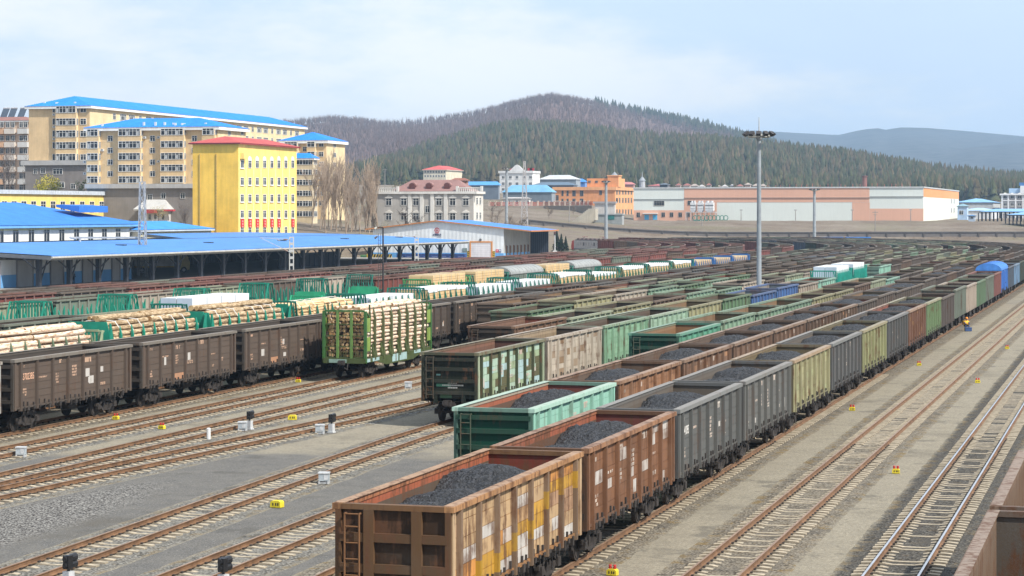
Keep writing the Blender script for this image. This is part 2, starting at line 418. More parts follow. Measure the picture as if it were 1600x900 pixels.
for k in ('T9', 'T10', 'T11', 'T12', 'T13', 'T14', 'T15'):
    track(pts_of(XT[k], 60, 600), {'T9': 'track under the log and timber wagons behind the brown train', 'T10': 'empty track behind the log wagons', 'T11': 'track under the second timber row',
          'T12': 'track under the empty green stake wagons', 'T13': 'nearest track of the red wagon rows', 'T14': 'middle track of the red wagon rows', 'T15': 'track nearest the goods platform'}[k])
# ================================================================= wagons
C = {'tan': (.50, .36, .22), 'brown': (.185, .115, .078), 'dull brown': (.135, .105, .086), 'dark brown': (.085, .062, .052), 'grey': (.20, .21, .215), 'dark grey': (.11, .115, .12),
     'mint green': (.26, .42, .30), 'pale green': (.38, .44, .31), 'dark green': (.022, .060, .040), 'grey green': (.20, .25, .20), 'green': (.13, .24, .13), 'yellow green': (.36, .35, .20),
     'cream': (.52, .46, .38), 'blue': (.055, .16, .42), 'light blue': (.22, .40, .62), 'red brown': (.24, .075, .062), 'teal': (.36, .66, .55), 'red': (.26, .07, .06), 'orange brown': (.36, .19, .09),
     'slate blue': (.08, .13, .20), 'rusty white': (.50, .43, .36)}
def lerp(a, b, t): return tuple(x + (y - x) * t for x, y in zip(a, b))
HL, ZF, ZT = 6.42, 1.25, 3.6
PW_ = (2 * HL - 1.3) / 7
PY = [-HL + .65 + PW_ * k for k in range(8)]
def gondola_body(side, chord, inner, innertop, end, endcol, style='ribs', use=0., lod=0, bevel=True, innerend=None):
    """side(s, p, row, nrow, rng) -> paint of one plate between two ribs; returns MB"""
    mb = MB(); nrow = 6; rng = random.Random(int(1e6 * (chord[0] + chord[1] * 3)))
    for s in (-1, 1):
        X = lambda x0, x1: (min(s * x0, s * x1), max(s * x0, s * x1))
        outc = side(s, 3, 2, nrow, rng)
        if isinstance(outc, list): outc = outc[0][2]
        a, b = X(1.36, 1.42)
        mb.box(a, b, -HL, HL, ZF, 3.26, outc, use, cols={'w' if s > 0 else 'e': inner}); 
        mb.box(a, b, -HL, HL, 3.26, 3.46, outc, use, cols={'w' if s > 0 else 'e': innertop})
        if lod == 0:
            edges = [-HL + .20] + PY + [HL - .20]
            for p in range(9):
                y0, y1 = edges[p] + .085, edges[p + 1] - .085
                if y1 - y0 < .1: continue
                zs = [1.27] + sorted(ZF + .02 + (3.44 - ZF) * (k + rng.uniform(-.12, .12)) / nrow for k in range(1, nrow)) + [3.445]
                for r_ in range(nrow):
                    a, b = X(1.42, 1.434 + rng.uniform(0, .006))
                    base = side(s, p, r_, nrow, rng)
                    segs = base if isinstance(base, list) else [(0., 1., base)]
                    for (t0, t1, cc) in segs:
                        mb.box(a, b, y0 + (y1 - y0) * t0, y0 + (y1 - y0) * t1, zs[r_] + .012, zs[r_ + 1] - .008, cc, use, skip='w' if s > 0 else 'e')
            hat = [(1.42, -.11), (1.545, -.075), (1.56, -.07), (1.56, .07), (1.545, .075), (1.42, .11)]
        for k, y in enumerate(PY):
            pc = getattr(side, 'post', outc) if not use else outc
            if callable(pc): pc = pc(s, k)
            if lod == 0:
                poly = [(s * u, y + w) for u, w in hat]
                segz = pc if isinstance(pc, list) else [(1.06, 3.45, pc)]
                for (z0, z1, cc) in segz: mb.ext(poly, 'z', z0, z1, cc, use=use)
            else:
                a, b = X(1.42, 1.56); mb.box(a, b, y - .075, y + .075, 1.06, 3.45, pc, use, skip='wt' if s > 0 else 'et')
        a, b = X(1.42, 1.53)
        for y in (-HL + .1, HL - .1): mb.box(a, b, y - .1, y + .1, 1.12, 3.45, outc if not hasattr(side, 'corner') else side.corner, use)
        a, b = X(1.33, 1.575)
        mb.box(a, b, -HL - .09, HL + .09, 3.46, ZT, chord, use * .0, cols={'w' if s > 0 else 'e': lerp(innertop, chord, .4)})
        if lod == 0:
            a, b = X(1.28, 1.55); mb.box(a, b, -HL, HL, ZT, ZT + .012, lerp(chord, (.4, .36, .32), .35))
            a, b = X(1.42, 1.50); mb.box(a, b, -HL + .2, HL - .2, 1.17, 1.262, lerp(outc, (.08, .07, .06), .5), use)
    for e in (-1, 1):
        Yb = lambda y0, y1: (min(e * y0, e * y1), max(e * y0, e * y1))
        y0, y1 = Yb(HL - .07, HL)
        ie = innerend or inner
        mb.box(-1.36, 1.36, y0, y1, 1.1, 3.46, endcol, 0, cols={'n' if e < 0 else 's': ie})
        y0, y1 = Yb(HL - .12, HL + .10)
        mb.box(-1.33, 1.33, y0, y1, 3.462, ZT - .002, lerp(endcol, chord, .35), 0)
        if style == 'ribs':
            for z in (1.55, 2.15, 2.75, 3.25):
                y0, y1 = Yb(HL, HL + .11); hh = .085 if lod == 0 else .07
                mb.box(-1.42, 1.42, y0, y1, z - hh, z + hh, lerp(endcol, (.3, .28, .24), .06))
            if lod == 0:
                y0, y1 = Yb(HL, HL + .10)
                for x in (-.75, .75): mb.box(x - .1, x + .1, y0, y1, 1.02, 1.46, endcol)
        else:
            y0, y1 = Yb(HL, HL + .12)
            for x in (-.62, .62): mb.box(x - .13, x + .13, y0, y1, 1.06, 3.46, lerp(endcol, (.30, .17, .08), .35))
            y0, y1 = Yb(HL, HL + .10)
            for z in (1.22, 2.02, 2.78):
                for x0, x1 in ((-1.40, -.75), (-.49, .49), (.75, 1.40)): mb.box(x0, x1, y0, y1, z - .11, z + .11, lerp(endcol, (.28, .16, .08), .3))
        y0, y1 = Yb(HL - .02, HL + .09)
        for x in (-1.42, 1.42): mb.box(x - .075, x + .075, y0, y1, 1.1, 3.458, lerp(endcol, chord, .2))
    mb.box(-1.42, 1.42, -HL, HL, ZF - .12, ZF, lerp(inner, (.05, .045, .04), .6))
    return mb
# shared running gear -----------------------------------------------------------
def wheel(mb, x, y, s, col=(.05, .04, .035), n=20):
    mb.tube((x - .065, y, .475), (x + .065, y, .475), .475, n=n, col=col)
    mb.tube((x - s * .065, y, .475), (x - s * .09, y, .475), .50, n=n, col=col)
    mb.tube((x + s * .065, y, .475), (x + s * .085, y, .475), .40, n=n, col=(.09, .065, .05)); mb.tube((x + s * .08, y, .475), (x + s * .14, y, .475), .12, n=10, col=(.08, .06, .05))
def bogie_meshes():
    fr = MB()
    for s in (-1, 1):
        x0, x1 = sorted((s * .95, s * 1.1))
        top = [(-1.18, .52), (-1.18, .66), (-.75, .70), (-.42, .92), (.42, .92), (.75, .70), (1.18, .66), (1.18, .52), (.80, .50), (.46, .72), (-.46, .72), (-.80, .50)]
        fr.ext(top, 'x', x0, x1)
        bot = [(-.80, .52), (-.42, .24), (.42, .24), (.80, .52), (.66, .56), (.34, .34), (-.34, .34), (-.66, .56)]
        fr.ext(bot, 'x', x0, x1)
        for y in (-.30, .30): fr.box(x0, x1, y - .05, y + .05, .30, .74)
        for y in (-.16, 0, .16): fr.tube((s * 1.03, y, .33), (s * 1.03, y, .62), .065, n=8)
        for y in (-.925, .925): fr.box(*sorted((s * .93, s * 1.16)), y - .16, y + .16, .36, .62)
    fr.box(-1.0, 1.0, -.17, .17, .55, .80)
    fr.box(-.3, .3, -.25, .25, .78, .95)
    frm = fr.mesh('bogie', MU)
    ws = MB()
    for s in (-1, 1): wheel(ws, s * .8, 0, s)
    ws.tube((-.75, 0, .475), (.75, 0, .475), .08, n=8)
    return frm, ws.mesh('wheelset', MU)
BOG, WSET = bogie_meshes()
lo = MB()
for s in (-1, 1):
    for y in (-.925, .925): lo.tube((s * .74, y, .475), (s * .88, y, .475), .48, n=10)
    lo.ext([(-1.1, .5), (-.4, .25), (.4, .25), (1.1, .5), (1.1, .68), (.4, .9), (-.4, .9), (-1.1, .68)], 'x', *sorted((s * .96, s * 1.08)))
lo.box(-1., 1., -.2, .2, .5, .95)
BOGLO = lo.mesh('bogie', MU)
cp = MB(); cp.box(-.12, .12, 0, .42, .95, 1.15); cp.box(-.2, .2, .34, .52, .9, 1.2); cp.box(-.06, .22, .5, .6, .95, 1.15)
cp.tube((-.3, .05, 1.0), (-.34, .3, .6), .03, n=6); cp.tube((-.34, .3, .6), (-.2, .5, .75), .03, n=6); cp.tube((.1, .2, 1.), (.45, .22, .45), .025, n=6)
COUP = cp.mesh('coupler', MU)
uf = MB(); uf.box(-.26, .26, -HL, HL, .82, 1.12)
for y in (-4.3, -2.2, 0, 2.2, 4.3): uf.box(-1.35, 1.35, y - .1, y + .1, .95, 1.13)
uf.tube((.55, .6, .75), (.55, 1.7, .75), .2, n=12); uf.tube((-.6, -1.9, .72), (-.6, -1.2, .72), .17, n=12); uf.bar((.7, -3.2, .6), (.7, 3.2, .6), .04)
hf = uf; r5 = random.Random(5)
for s in (-1, 1):
    for p in range(7):
        for t in (.2, .5, .8):
            y = PY[p] + PW_ * t + r5.uniform(-.06, .06); z0 = r5.uniform(.78, 1.0); w = r5.uniform(.05, .11)
            hf.box(*sorted((s * 1.38, s * 1.54)), y - w, y + w, z0 + .15, 1.22)
            hf.bar((s * 1.48, y, 1.2), (s * 1.5, y + r5.uniform(-.1, .1), z0), .045)
            hf.box(*sorted((s * 1.43, s * 1.49)), y - w * .5, y + w * .5, 1.22, 1.22 + r5.uniform(.1, .3))
UFR = uf.mesh('underframe', MU)
def ladder_mesh(x, yo, col):
    mb = MB()
    for dx in (-.19, .19):
        mb.tube((x + dx, yo, 1.25), (x + dx, yo, 3.38), .028, n=6, col=col); mb.tube((x + dx, yo, 3.36), (x + dx, yo + .16, 3.36), .028, n=6, col=col); mb.tube((x + dx, yo, 1.27), (x + dx, yo + .16, 1.27), .028, n=6, col=col)
    for z in (1.45, 1.85, 2.25, 2.65, 3.05, 3.36): mb.tube((x - .19, yo, z), (x + .19, yo, z), .022, n=6, col=col)
    return mb.mesh('ladder', MP)
def running_gear(root, hl=HL, hi=True, by=4.3):
    for s in (-1, 1):
        if hi:
            b = mk('bogie', BOG, root, (0, s * by, 0))
            for y in (-.925, .925): mk('wheelset', WSET, b, (0, y, 0))
        else: mk('bogie', BOGLO, root, (0, s * by, 0))
        c = mk('coupler', COUP, root, (0, s * hl, 0), 0 if s > 0 else math.pi)
# marks on wagons: rows of small illegible stencil strokes
def stencil(mb, s, y, z, w, h, col, lines=1, rng=rnd, out=1.446):
    for k in range(lines):
        zz = z - k * h * 1.5; t = 0
        while t < w:
            ww = rng.uniform(.03, .07) * (h / .12 + .4)
            if rng.random() < .85:
                x = s * (out + .002 * rng.random())
                if rng.random() < .5:
                    mb.box(*sorted((s * 1.42, x)), y + t, y + t + ww, zz, zz + h, col)
                else:
                    mb.box(*sorted((s * 1.42, x)), y + t, y + t + ww * .35, zz, zz + h, col); mb.box(*sorted((s * 1.42, x)), y + t + ww * .3, y + t + ww, zz + h * .7, zz + h, col)
            t += ww + .025
def text_mesh(txt, size, mat, ext=.003):
    cu = bpy.data.curves.new('lettering', 'FONT'); cu.body = txt; cu.size = size; cu.extrude = ext
    o = bpy.data.objects.new('lettering', cu); COL.objects.link(o)
    dg = bpy.context.evaluated_depsgraph_get(); me = bpy.data.meshes.new_from_object(o.evaluated_get(dg)); bpy.data.objects.remove(o)
    me.materials.clear(); me.materials.append(mat); return me
MWHT = flat_mat('stencil_white', (.72, .70, .66), .8, var=.2, sc=8.)
MORG = flat_mat('stencil_orange', (.72, .42, .28), .8, var=.2, sc=8.)
# paint schemes ------------------------------------------------------------------
def plain(col, var=.08, patches=()):
    def f(s, p, r, n, rng):
        k = 1 + rng.uniform(-var, var); c = tuple(x * k for x in col)
        for (pc, prob) in patches:
            if rng.random() < prob:
                c2 = lerp(c, pc, rng.uniform(.6, 1.)); a = rng.choice((0., 0., rng.uniform(.2, .5))); b = rng.choice((1., 1., rng.uniform(.55, .9)))
                return [(x0, x1, cc) for x0, x1, cc in ((0., a, c), (a, b, c2), (b, 1., c)) if x1 - x0 > .02]
        return c
    f.post = tuple(x * .8 for x in col)
    return f
def patchy_tan():
    T, Y, O, W, G, P = (.55, .385, .22), (.60, .34, .055), (.62, .29, .085), (.62, .60, .57), (.22, .21, .21), (.50, .32, .20)
    # plate colours per panel (from the near end), rows bottom to top
    M = {0: [P, O, T, T, T, T], 1: [Y, O, W, T, T, T], 2: [Y, Y, T, W, T, T], 3: [W, Y, O, T, T, T], 4: [W, W, Y, O, W, T], 5: [T, W, Y, Y, T, T], 6: [T, W, T, P, Y, O], 7: [W, T, P, P, Y, O], 8: [T, P, P, T, Y, T]}
    def f(s, p, r, n, rng):
        c = M.get(p, M[3])[r]; k = 1 + rng.uniform(-.1, .1); c = tuple(min(.9, x * k) for x in c)
        if rng.random() < .2:
            o = rng.choice((T, W, P, T)); t = rng.uniform(.3, .75)
            return [(0., t, c), (t, 1., lerp(c, o, .8))] if rng.random() < .5 else [(0., t, lerp(c, o, .8)), (t, 1., c)]
        return c
    def post(s, k):
        zc = [1.7, 1.95, 1.9, 2.2, 2.3, 2.9, 3.1, 3.1][k]
        return [(1.06, zc - .5, (.17, .115, .075)), (zc - .5, zc, (.42, .25, .03)), (zc, 3.45, (.24, .165, .11))]
    f.post = post; f.corner = (.55, .40, .25)
    return f
def patchy_green():
    G, L, B, D = (.36, .47, .30), (.45, .62, .50), (.45, .64, .66), (.13, .13, .07)
    def f(s, p, r, n, rng):
        u = rng.random()
        c = L if u < .34 else (B if u < .52 else (G if u < .78 else D))
        if rng.random() < .55:
            t = rng.uniform(.25, .75); return [(0., t, c), (t, 1., rng.choice((G, L, B, D, D)))]
        return c
    f.post = (.055, .075, .04); f.corner = (.42, .5, .36)
    return f
def near_gondola(X, Y, rz, label, side, chord, inner, innertop, endcol, style='ribs', mat=None, group=None, hi=True, marks=None, markcol=(.72, .68, .62), number=None, numcol=None, innerend=None, lad=True, ladcol=None):
    root = empty('gondola_wagon', (X, Y, 0), rz, label, 'gondola wagon', group)
    mb = gondola_body(side, chord, inner, innertop, True, endcol, style, innerend=innerend)
    mk('underframe', UFR, root); running_gear(root, hi=hi)
    lm = ladder_mesh(-1.02, -HL - .2, ladcol or lerp(endcol, (.25, .2, .15), .3))
    mk('ladder', lm, root); mk('ladder', lm, root, (0, 0, 0), math.pi)
    if marks:
        m = mb; rr = random.Random(marks)
        for (p, zt, w, h, ln) in [(0, 3.1, .3, .13, 1), (0, 1.95, .35, .09, 3), (1, 2.55, .8, .08, 1), (2, 3.05, .5, .2, 1), (2, 2.5, .3, .09, 4), (3, 2.75, .5, .1, 4), (3, 2.1, .8, .07, 2), (4, 3.05, .75, .24, 1), (5, 2.35, .6, .07, 1), (5, 1.7, .6, .14, 1), (6, 1.95, .22, .22, 1)]:
            if rr.random() < .85: stencil(m, 1, PY[p] + .25 + rr.uniform(0, .3), zt + rr.uniform(-.1, .1), w, h, lerp(markcol, (.6, .4, .3), rr.random() * .5), ln, rr)
        for q_ in range(rr.randint(1, 4)):   # whitewashed patches
            p = rr.randrange(7); y = PY[p] + rr.uniform(.2, .9); z = rr.uniform(1.4, 2.4); w = rr.uniform(.2, .5); h = rr.uniform(.2, .5)
            m.box(1.42, 1.4432 + .0011 * q_, y, y + w, z, z + h, (.6, .58, .55))
    mb.build('body', mat or MP, root)
    if number:
        me = text_mesh(number, .42 if len(number) < 9 else .3, numcol or MORG)
        o = mk('lettering', me, root, (1.452, PY[0] + .12, 2.55)); o.rotation_euler = (R(90), 0, R(90)); o.scale = (.78, 1.1, 1)
    return root
def coal_mat():
    m, nt, b = newmat('coal'); g = N(nt); v = g.obj()
    vo = g.voro(v, 17.); sp = g.n('ShaderNodeSeparateColor'); g.l(vo.outputs['Color'], sp.inputs[0])
    n = g.noise(v, 16., 5, .7)
    c = g.mix(g.math('MULTIPLY', sp.outputs[0], sp.outputs[0]), (.009, .0095, .011), (.046, .048, .055))
    c = g.mix(g.ramp(g.noise(v, 26., 3), .62, .72), c, (.12, .12, .13))
    g.l(c, b.inputs['Base Color']); b.inputs['Roughness'].default_value = .6; b.inputs['Specular IOR Level'].default_value = .45
    g.bump(g.math('ADD', n, vo.outputs['Distance']), .9, .05, b)
    return m
MCOAL = coal_mat()
def coal_mesh(seed, heaps, nx=26, ny=110, base=2.42):
    rr = random.Random(seed); nr = np.random.RandomState(seed)
    xs = np.linspace(-1.345, 1.345, nx); ys = np.linspace(-HL + .09, HL - .09, ny)
    Xg, Yg = np.meshgrid(xs, ys)
    Z = np.full_like(Xg, base)
    for (cy, amp, sy, cx) in heaps:
        h = base + amp * np.exp(-((Yg - cy) / sy) ** 2) * .8 * np.exp(-((Xg - cx) / 2.5) ** 2)
        k = 6.; Z = np.log(np.exp(k * Z) + np.exp(k * h)) / k
    Z += nr.normal(0, .022, Z.shape); c = nr.normal(0, 1, (ny // 4 + 2, nx // 4 + 2))
    up = np.kron(c, np.ones((4, 4)))[:ny, :nx]; Z += up * .022
    Z = np.minimum(Z, 3.75)
    vs = np.stack([Xg, Yg, Z], -1).reshape(-1, 3)
    top = [(j * nx + i, j * nx + i + 1, (j + 1) * nx + i + 1, (j + 1) * nx + i) for j in range(ny - 1) for i in range(nx - 1)]
    me = bpy.data.meshes.new('coal_heap'); n0 = len(vs)
    # skirt down to the floor so the heap is solid
    ring = [i for i in range(nx)] + [j * nx + nx - 1 for j in range(1, ny)] + [(ny - 1) * nx + i for i in range(nx - 2, -1, -1)] + [j * nx for j in range(ny - 2, 0, -1)]
    low = vs[ring].copy(); low[:, 2] = ZF + .01
    fs = top + [(ring[k], n0 + k, n0 + (k + 1) % len(ring), ring[(k + 1) % len(ring)]) for k in range(len(ring))] + [tuple(n0 + k for k in range(len(ring)))[::-1]]
    me.from_pydata(np.vstack([vs, low]).tolist(), [], fs); me.materials.append(MCOAL)
    return me
COALS = [coal_mesh(11, [(-1.3, 1.15, 1.7, .1), (2.2, 1.5, 1.9, 0), (-4.2, 1.2, 1.8, .2)]), coal_mesh(12, [(-2.9, 1.1, 1.9, 0), (1.9, 1.5, 2.3, .1)]), coal_mesh(13, [(-2.8, 1.3, 2., .1), (2.4, 1.45, 2., 0)]),
         coal_mesh(14, [(0.2, 1.5, 2.8, 0), (-4., 1.0, 1.6, 0), (3.6, 1.0, 1.6, .2)]), coal_mesh(15, [(-3.2, 1.2, 1.8, 0), (1.2, 1.5, 2.4, 0)])]
COALLO = [coal_mesh(s, h, 12, 44) for s, h in ((21, [(-2.6, 1.4, 2., 0), (2.6, 1.5, 2., 0)]), (22, [(0., 1.55, 3.4, 0)]), (23, [(-2.2, 1.5, 2.2, .1), (2.9, 1.3, 1.9, 0)]))]
RES = coal_mesh(31, [(3.2, .5, 2.4, .2), (-3., .25, 2., 0)], 14, 50, 1.3)
def coal(X, Y, rz, me, label):
    o = mk('coal_heap', me, None, (X, Y, 0), rz); return tag(o, label, 'coal', 'coal heaps in the wagons')
# shared far gondolas -------------------------------------------------------------
def far_body(inner, innertop, cat):
    col = (.5, .5, .5)
    mb = MB(); 
    for s in (-1, 1):
        X = lambda x0, x1: sorted((s * x0, s * x1))
        a, b = X(1.36, 1.42); o_, i_ = ('e', 'w') if s > 0 else ('w', 'e')
        mb.box(a, b, -HL, HL, 1.12, 3.46, col, 1., skip=i_ + 'b'); 
        xx = s * 1.36
        mb.face([(xx, -HL, ZF), (xx, HL, ZF), (xx, HL, 2.9), (xx, -HL, 2.9)], inner); mb.face([(xx, -HL, 2.9), (xx, HL, 2.9), (xx, HL, 3.47), (xx, -HL, 3.47)], innertop)
        a, b = X(1.42, 1.56)
        for y in PY: mb.box(a, b, y - .085, y + .085, 1.06, 3.45, col, .82, skip=i_ + 't')
        a, b = X(1.33, 1.58); mb.box(a, b, -HL - .05, HL + .05, 3.46, ZT, (.20, .18, .15), .6)
    for e in (-1, 1):
        y0, y1 = sorted((e * (HL - .06), e * HL)); i_ = 'n' if e < 0 else 's'
        mb.box(-1.42, 1.42, y0, y1, 1.1, 3.46, (.09, .085, .075), .35, skip=i_)
        yy = e * (HL - .06); mb.face([(-1.36, yy, ZF), (1.36, yy, ZF), (1.36, yy, 3.46), (-1.36, yy, 3.46)], cat)
        for z in (1.55, 2.15, 2.75, 3.25):
            y0, y1 = sorted((e * HL, e * (HL + .1))); mb.box(-1.42, 1.42, y0, y1, z - .07, z + .07, (.09, .085, .075), .35, skip=i_)
        y0, y1 = sorted((e * (HL - .1), e * (HL + .09))); mb.box(-1.33, 1.33, y0, y1, 3.463, ZT - .003, (.2, .17, .14), .4)
    mb.box(-1.42, 1.42, -HL, HL, ZF - .12, ZF, (.045, .04, .036))
    return mb
FB = [far_body((.11, .085, .062), (.13, .10, .072), (.08, .055, .042)), far_body((.13, .07, .05), (.19, .075, .05), (.15, .05, .035)), far_body((.055, .047, .042), (.075, .062, .052), (.045, .04, .036)),
      far_body((.22, .14, .08), (.26, .17, .10), (.09, .075, .045)), far_body((.24, .22, .19), (.3, .28, .25), (.12, .16, .2))]
FBM = [mb.mesh('body', MPF) for mb in FB]
# ================================================================= the rows of wagons
PITCH = 13.69
GN = 'open gondola wagons in the yard'
WAG = []          # far gondolas waiting to be sorted: (d, X, Y, heading, colour, colour name, interior, row phrase, ordinal, coal)
def gpos(a, yc): return tpos(a, yc)
def put_near(row, a, yc, label, **kw):
    x, y, h = gpos(a, yc)
    return near_gondola(x, y, h, label, group=GN, **kw)
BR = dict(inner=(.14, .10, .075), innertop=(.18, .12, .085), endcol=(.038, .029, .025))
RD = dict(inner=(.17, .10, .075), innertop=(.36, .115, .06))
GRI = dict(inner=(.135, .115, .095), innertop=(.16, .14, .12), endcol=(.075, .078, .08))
# --- right edge
y0 = 54.3 - HL
for k, yc in enumerate((y0, y0 + PITCH)):
    put_near('T0', XT['T0'], yc, ['pinkish brown empty gondola in the bottom right corner, nearest the camera', 'pinkish brown empty gondola coupled behind the corner one at the right edge'][k],
             mat=MPR, side=plain((.17, .112, .08)), chord=(.27, .19, .14), inner=(.20, .14, .10), innertop=(.23, .16, .115), endcol=(.10, .085, .075), innerend=(.12, .105, .09))
# --- the long coal train
T1Y = 51.3 + HL
T1S = [
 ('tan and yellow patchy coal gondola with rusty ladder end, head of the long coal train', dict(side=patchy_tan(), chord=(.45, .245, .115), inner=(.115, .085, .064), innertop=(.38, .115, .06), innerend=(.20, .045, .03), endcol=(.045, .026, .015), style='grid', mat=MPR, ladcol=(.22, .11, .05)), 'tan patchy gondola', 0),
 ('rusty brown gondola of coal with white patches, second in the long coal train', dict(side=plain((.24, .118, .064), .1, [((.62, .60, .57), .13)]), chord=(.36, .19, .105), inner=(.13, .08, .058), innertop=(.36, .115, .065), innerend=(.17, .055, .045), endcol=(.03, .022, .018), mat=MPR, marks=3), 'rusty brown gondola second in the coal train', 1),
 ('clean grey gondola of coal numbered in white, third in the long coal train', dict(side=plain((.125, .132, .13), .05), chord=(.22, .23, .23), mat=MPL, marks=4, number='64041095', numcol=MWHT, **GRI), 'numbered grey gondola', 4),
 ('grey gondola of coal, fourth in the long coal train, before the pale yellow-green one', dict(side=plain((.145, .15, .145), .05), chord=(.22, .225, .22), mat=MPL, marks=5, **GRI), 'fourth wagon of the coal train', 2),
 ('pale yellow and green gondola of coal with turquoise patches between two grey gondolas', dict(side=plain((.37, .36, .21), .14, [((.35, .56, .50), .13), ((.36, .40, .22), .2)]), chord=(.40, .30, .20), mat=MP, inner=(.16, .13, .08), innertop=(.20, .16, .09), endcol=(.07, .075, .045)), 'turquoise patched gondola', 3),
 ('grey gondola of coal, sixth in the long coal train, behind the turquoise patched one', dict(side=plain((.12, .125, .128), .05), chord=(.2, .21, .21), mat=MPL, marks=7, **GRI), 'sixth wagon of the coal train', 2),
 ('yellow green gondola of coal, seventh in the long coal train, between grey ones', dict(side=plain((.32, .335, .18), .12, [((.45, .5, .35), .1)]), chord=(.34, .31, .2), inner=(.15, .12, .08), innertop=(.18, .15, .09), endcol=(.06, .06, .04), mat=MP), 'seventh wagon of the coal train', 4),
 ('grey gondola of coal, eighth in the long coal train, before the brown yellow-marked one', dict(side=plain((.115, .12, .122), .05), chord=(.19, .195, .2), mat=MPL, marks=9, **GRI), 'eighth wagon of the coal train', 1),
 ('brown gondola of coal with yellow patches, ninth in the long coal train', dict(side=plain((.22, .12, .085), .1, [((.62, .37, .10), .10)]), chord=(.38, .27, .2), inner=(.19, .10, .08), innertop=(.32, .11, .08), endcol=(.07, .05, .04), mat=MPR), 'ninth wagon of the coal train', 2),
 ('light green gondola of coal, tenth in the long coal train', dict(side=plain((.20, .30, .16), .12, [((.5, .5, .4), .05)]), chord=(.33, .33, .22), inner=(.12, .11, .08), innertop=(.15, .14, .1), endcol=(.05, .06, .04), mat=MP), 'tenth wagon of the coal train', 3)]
for k, (lab, kw, short, ci) in enumerate(T1S):
    yc = T1Y + PITCH * k
    put_near('T1', XT['T1'], yc, lab, **kw)
    coal(XT['T1'], yc, 0, COALS[ci], 'black coal heap in the ' + short)
T1REST = ['dark brown', 'grey green', 'rusty white', 'green', 'grey green', 'red brown', 'BOX', 'slate blue', 'light blue', 'dark green', 'dark brown', 'dark brown', 'dark grey', 'dull brown']
def far(row, a, yc, cname, inner, phrase, n, cl=False, near_end=None):
    x, y, h = gpos(a, yc)
    col = C[cname]; k = rnd.uniform(.85, 1.15); col = tuple(min(.9, c * k) for c in col)
    WAG.append([dep(x, y), x, y, h, col, cname, inner, phrase, n, cl])
def fill(row, a, ystart, n0, names, palette, phrase, pxend, coalto=0, smax=760, inner_w=(4, 2, 3, 1, 0), gap=0.):
    """wagons from ystart (near end of the first) to where the row leaves the picture"""
    yc = ystart + HL; n = n0; k = 0
    while yc < smax:
        x, y, h = gpos(a, yc)
        if h > .25 and (pxof(x, y) < pxend or pyof(x, y, ZT) < 370.2): break
        nm = names[k] if k < len(names) else rnd.choice(palette)
        inn = rnd.choices(range(5), inner_w)[0]
        if nm in ('blue', 'light blue'): inn = 4
        if nm == 'red brown' and rnd.random() < .5: inn = 1
        if pxof(x, y) < 1720: far(row, a, yc, nm, inn, phrase, n, yc < coalto)
        n += 1; k += 1; yc += PITCH + rnd.uniform(0, gap)
DK = ['dark brown', 'dull brown', 'dark brown', 'dark grey', 'grey green', 'brown', 'dark brown', 'dark green', 'slate blue']
MX = ['dull brown', 'brown', 'pale green', 'mint green', 'grey green', 'dark brown', 'yellow green', 'cream', 'green', 'dull brown', 'dark brown']
RDP = ['red brown', 'red brown', 'red', 'dark brown', 'dull brown', 'brown', 'red brown', 'grey green']
# T1 beyond the boxcar
n = 11; yc = T1Y + PITCH * 10
for nm in T1REST:
    if nm == 'BOX': BOXY = yc
    else: far('T1', XT['T1'], yc, nm, 0, 'in the long coal train', n, nm == 'red brown')
    n += 1; yc += PITCH
fill('T1', XT['T1'], yc - HL, n, [], DK, 'in the long coal train', 1130)
# --- T2: teal, then brown coal gondolas
T2Y = 77.5 + HL
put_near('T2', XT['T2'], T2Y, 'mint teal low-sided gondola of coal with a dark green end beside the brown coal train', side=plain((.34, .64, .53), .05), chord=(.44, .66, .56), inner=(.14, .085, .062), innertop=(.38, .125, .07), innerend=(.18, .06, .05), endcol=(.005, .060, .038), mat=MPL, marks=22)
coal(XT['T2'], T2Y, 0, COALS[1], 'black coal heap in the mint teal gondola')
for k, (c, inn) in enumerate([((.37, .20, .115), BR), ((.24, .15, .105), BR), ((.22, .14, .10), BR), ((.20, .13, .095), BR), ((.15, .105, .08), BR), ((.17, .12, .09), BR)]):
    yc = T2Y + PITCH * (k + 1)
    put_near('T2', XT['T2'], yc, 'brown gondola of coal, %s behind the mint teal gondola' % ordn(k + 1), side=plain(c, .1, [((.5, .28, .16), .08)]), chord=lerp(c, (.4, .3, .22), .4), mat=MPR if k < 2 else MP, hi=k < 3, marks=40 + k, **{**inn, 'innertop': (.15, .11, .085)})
    coal(XT['T2'], yc, 0, COALS[(k * 2 + 3) % 5], 'black coal heap in the %s brown gondola behind the mint teal one' % ordn(k + 1))
fill('T2', XT['T2'], T2Y + PITCH * 7 - HL, 8, ['dull brown'] * 4, ['dull brown', 'dark brown', 'brown'], 'in the row led by the mint teal gondola', 1150, 330)
# --- T3
T3Y = 127.3 + HL
put_near('T3', XT['T3'], T3Y, 'dark green empty gondola with a mint side, head of its row', side=plain((.14, .40, .28), .08), chord=(.16, .36, .27), inner=(.26, .15, .08), innertop=(.30, .19, .11), endcol=(.008, .065, .046), mat=MPL)
fill('T3', XT['T3'], T3Y + PITCH - HL, 2, ['mint green', 'mint green', 'mint green', 'yellow green', 'yellow green', 'brown', 'pale green', 'teal', 'dark brown', 'dull brown', 'pale green', 'dull brown'], MX, 'in the row led by the dark green mint-sided gondola', 1170, inner_w=(4, 1, 3, 4, 0))
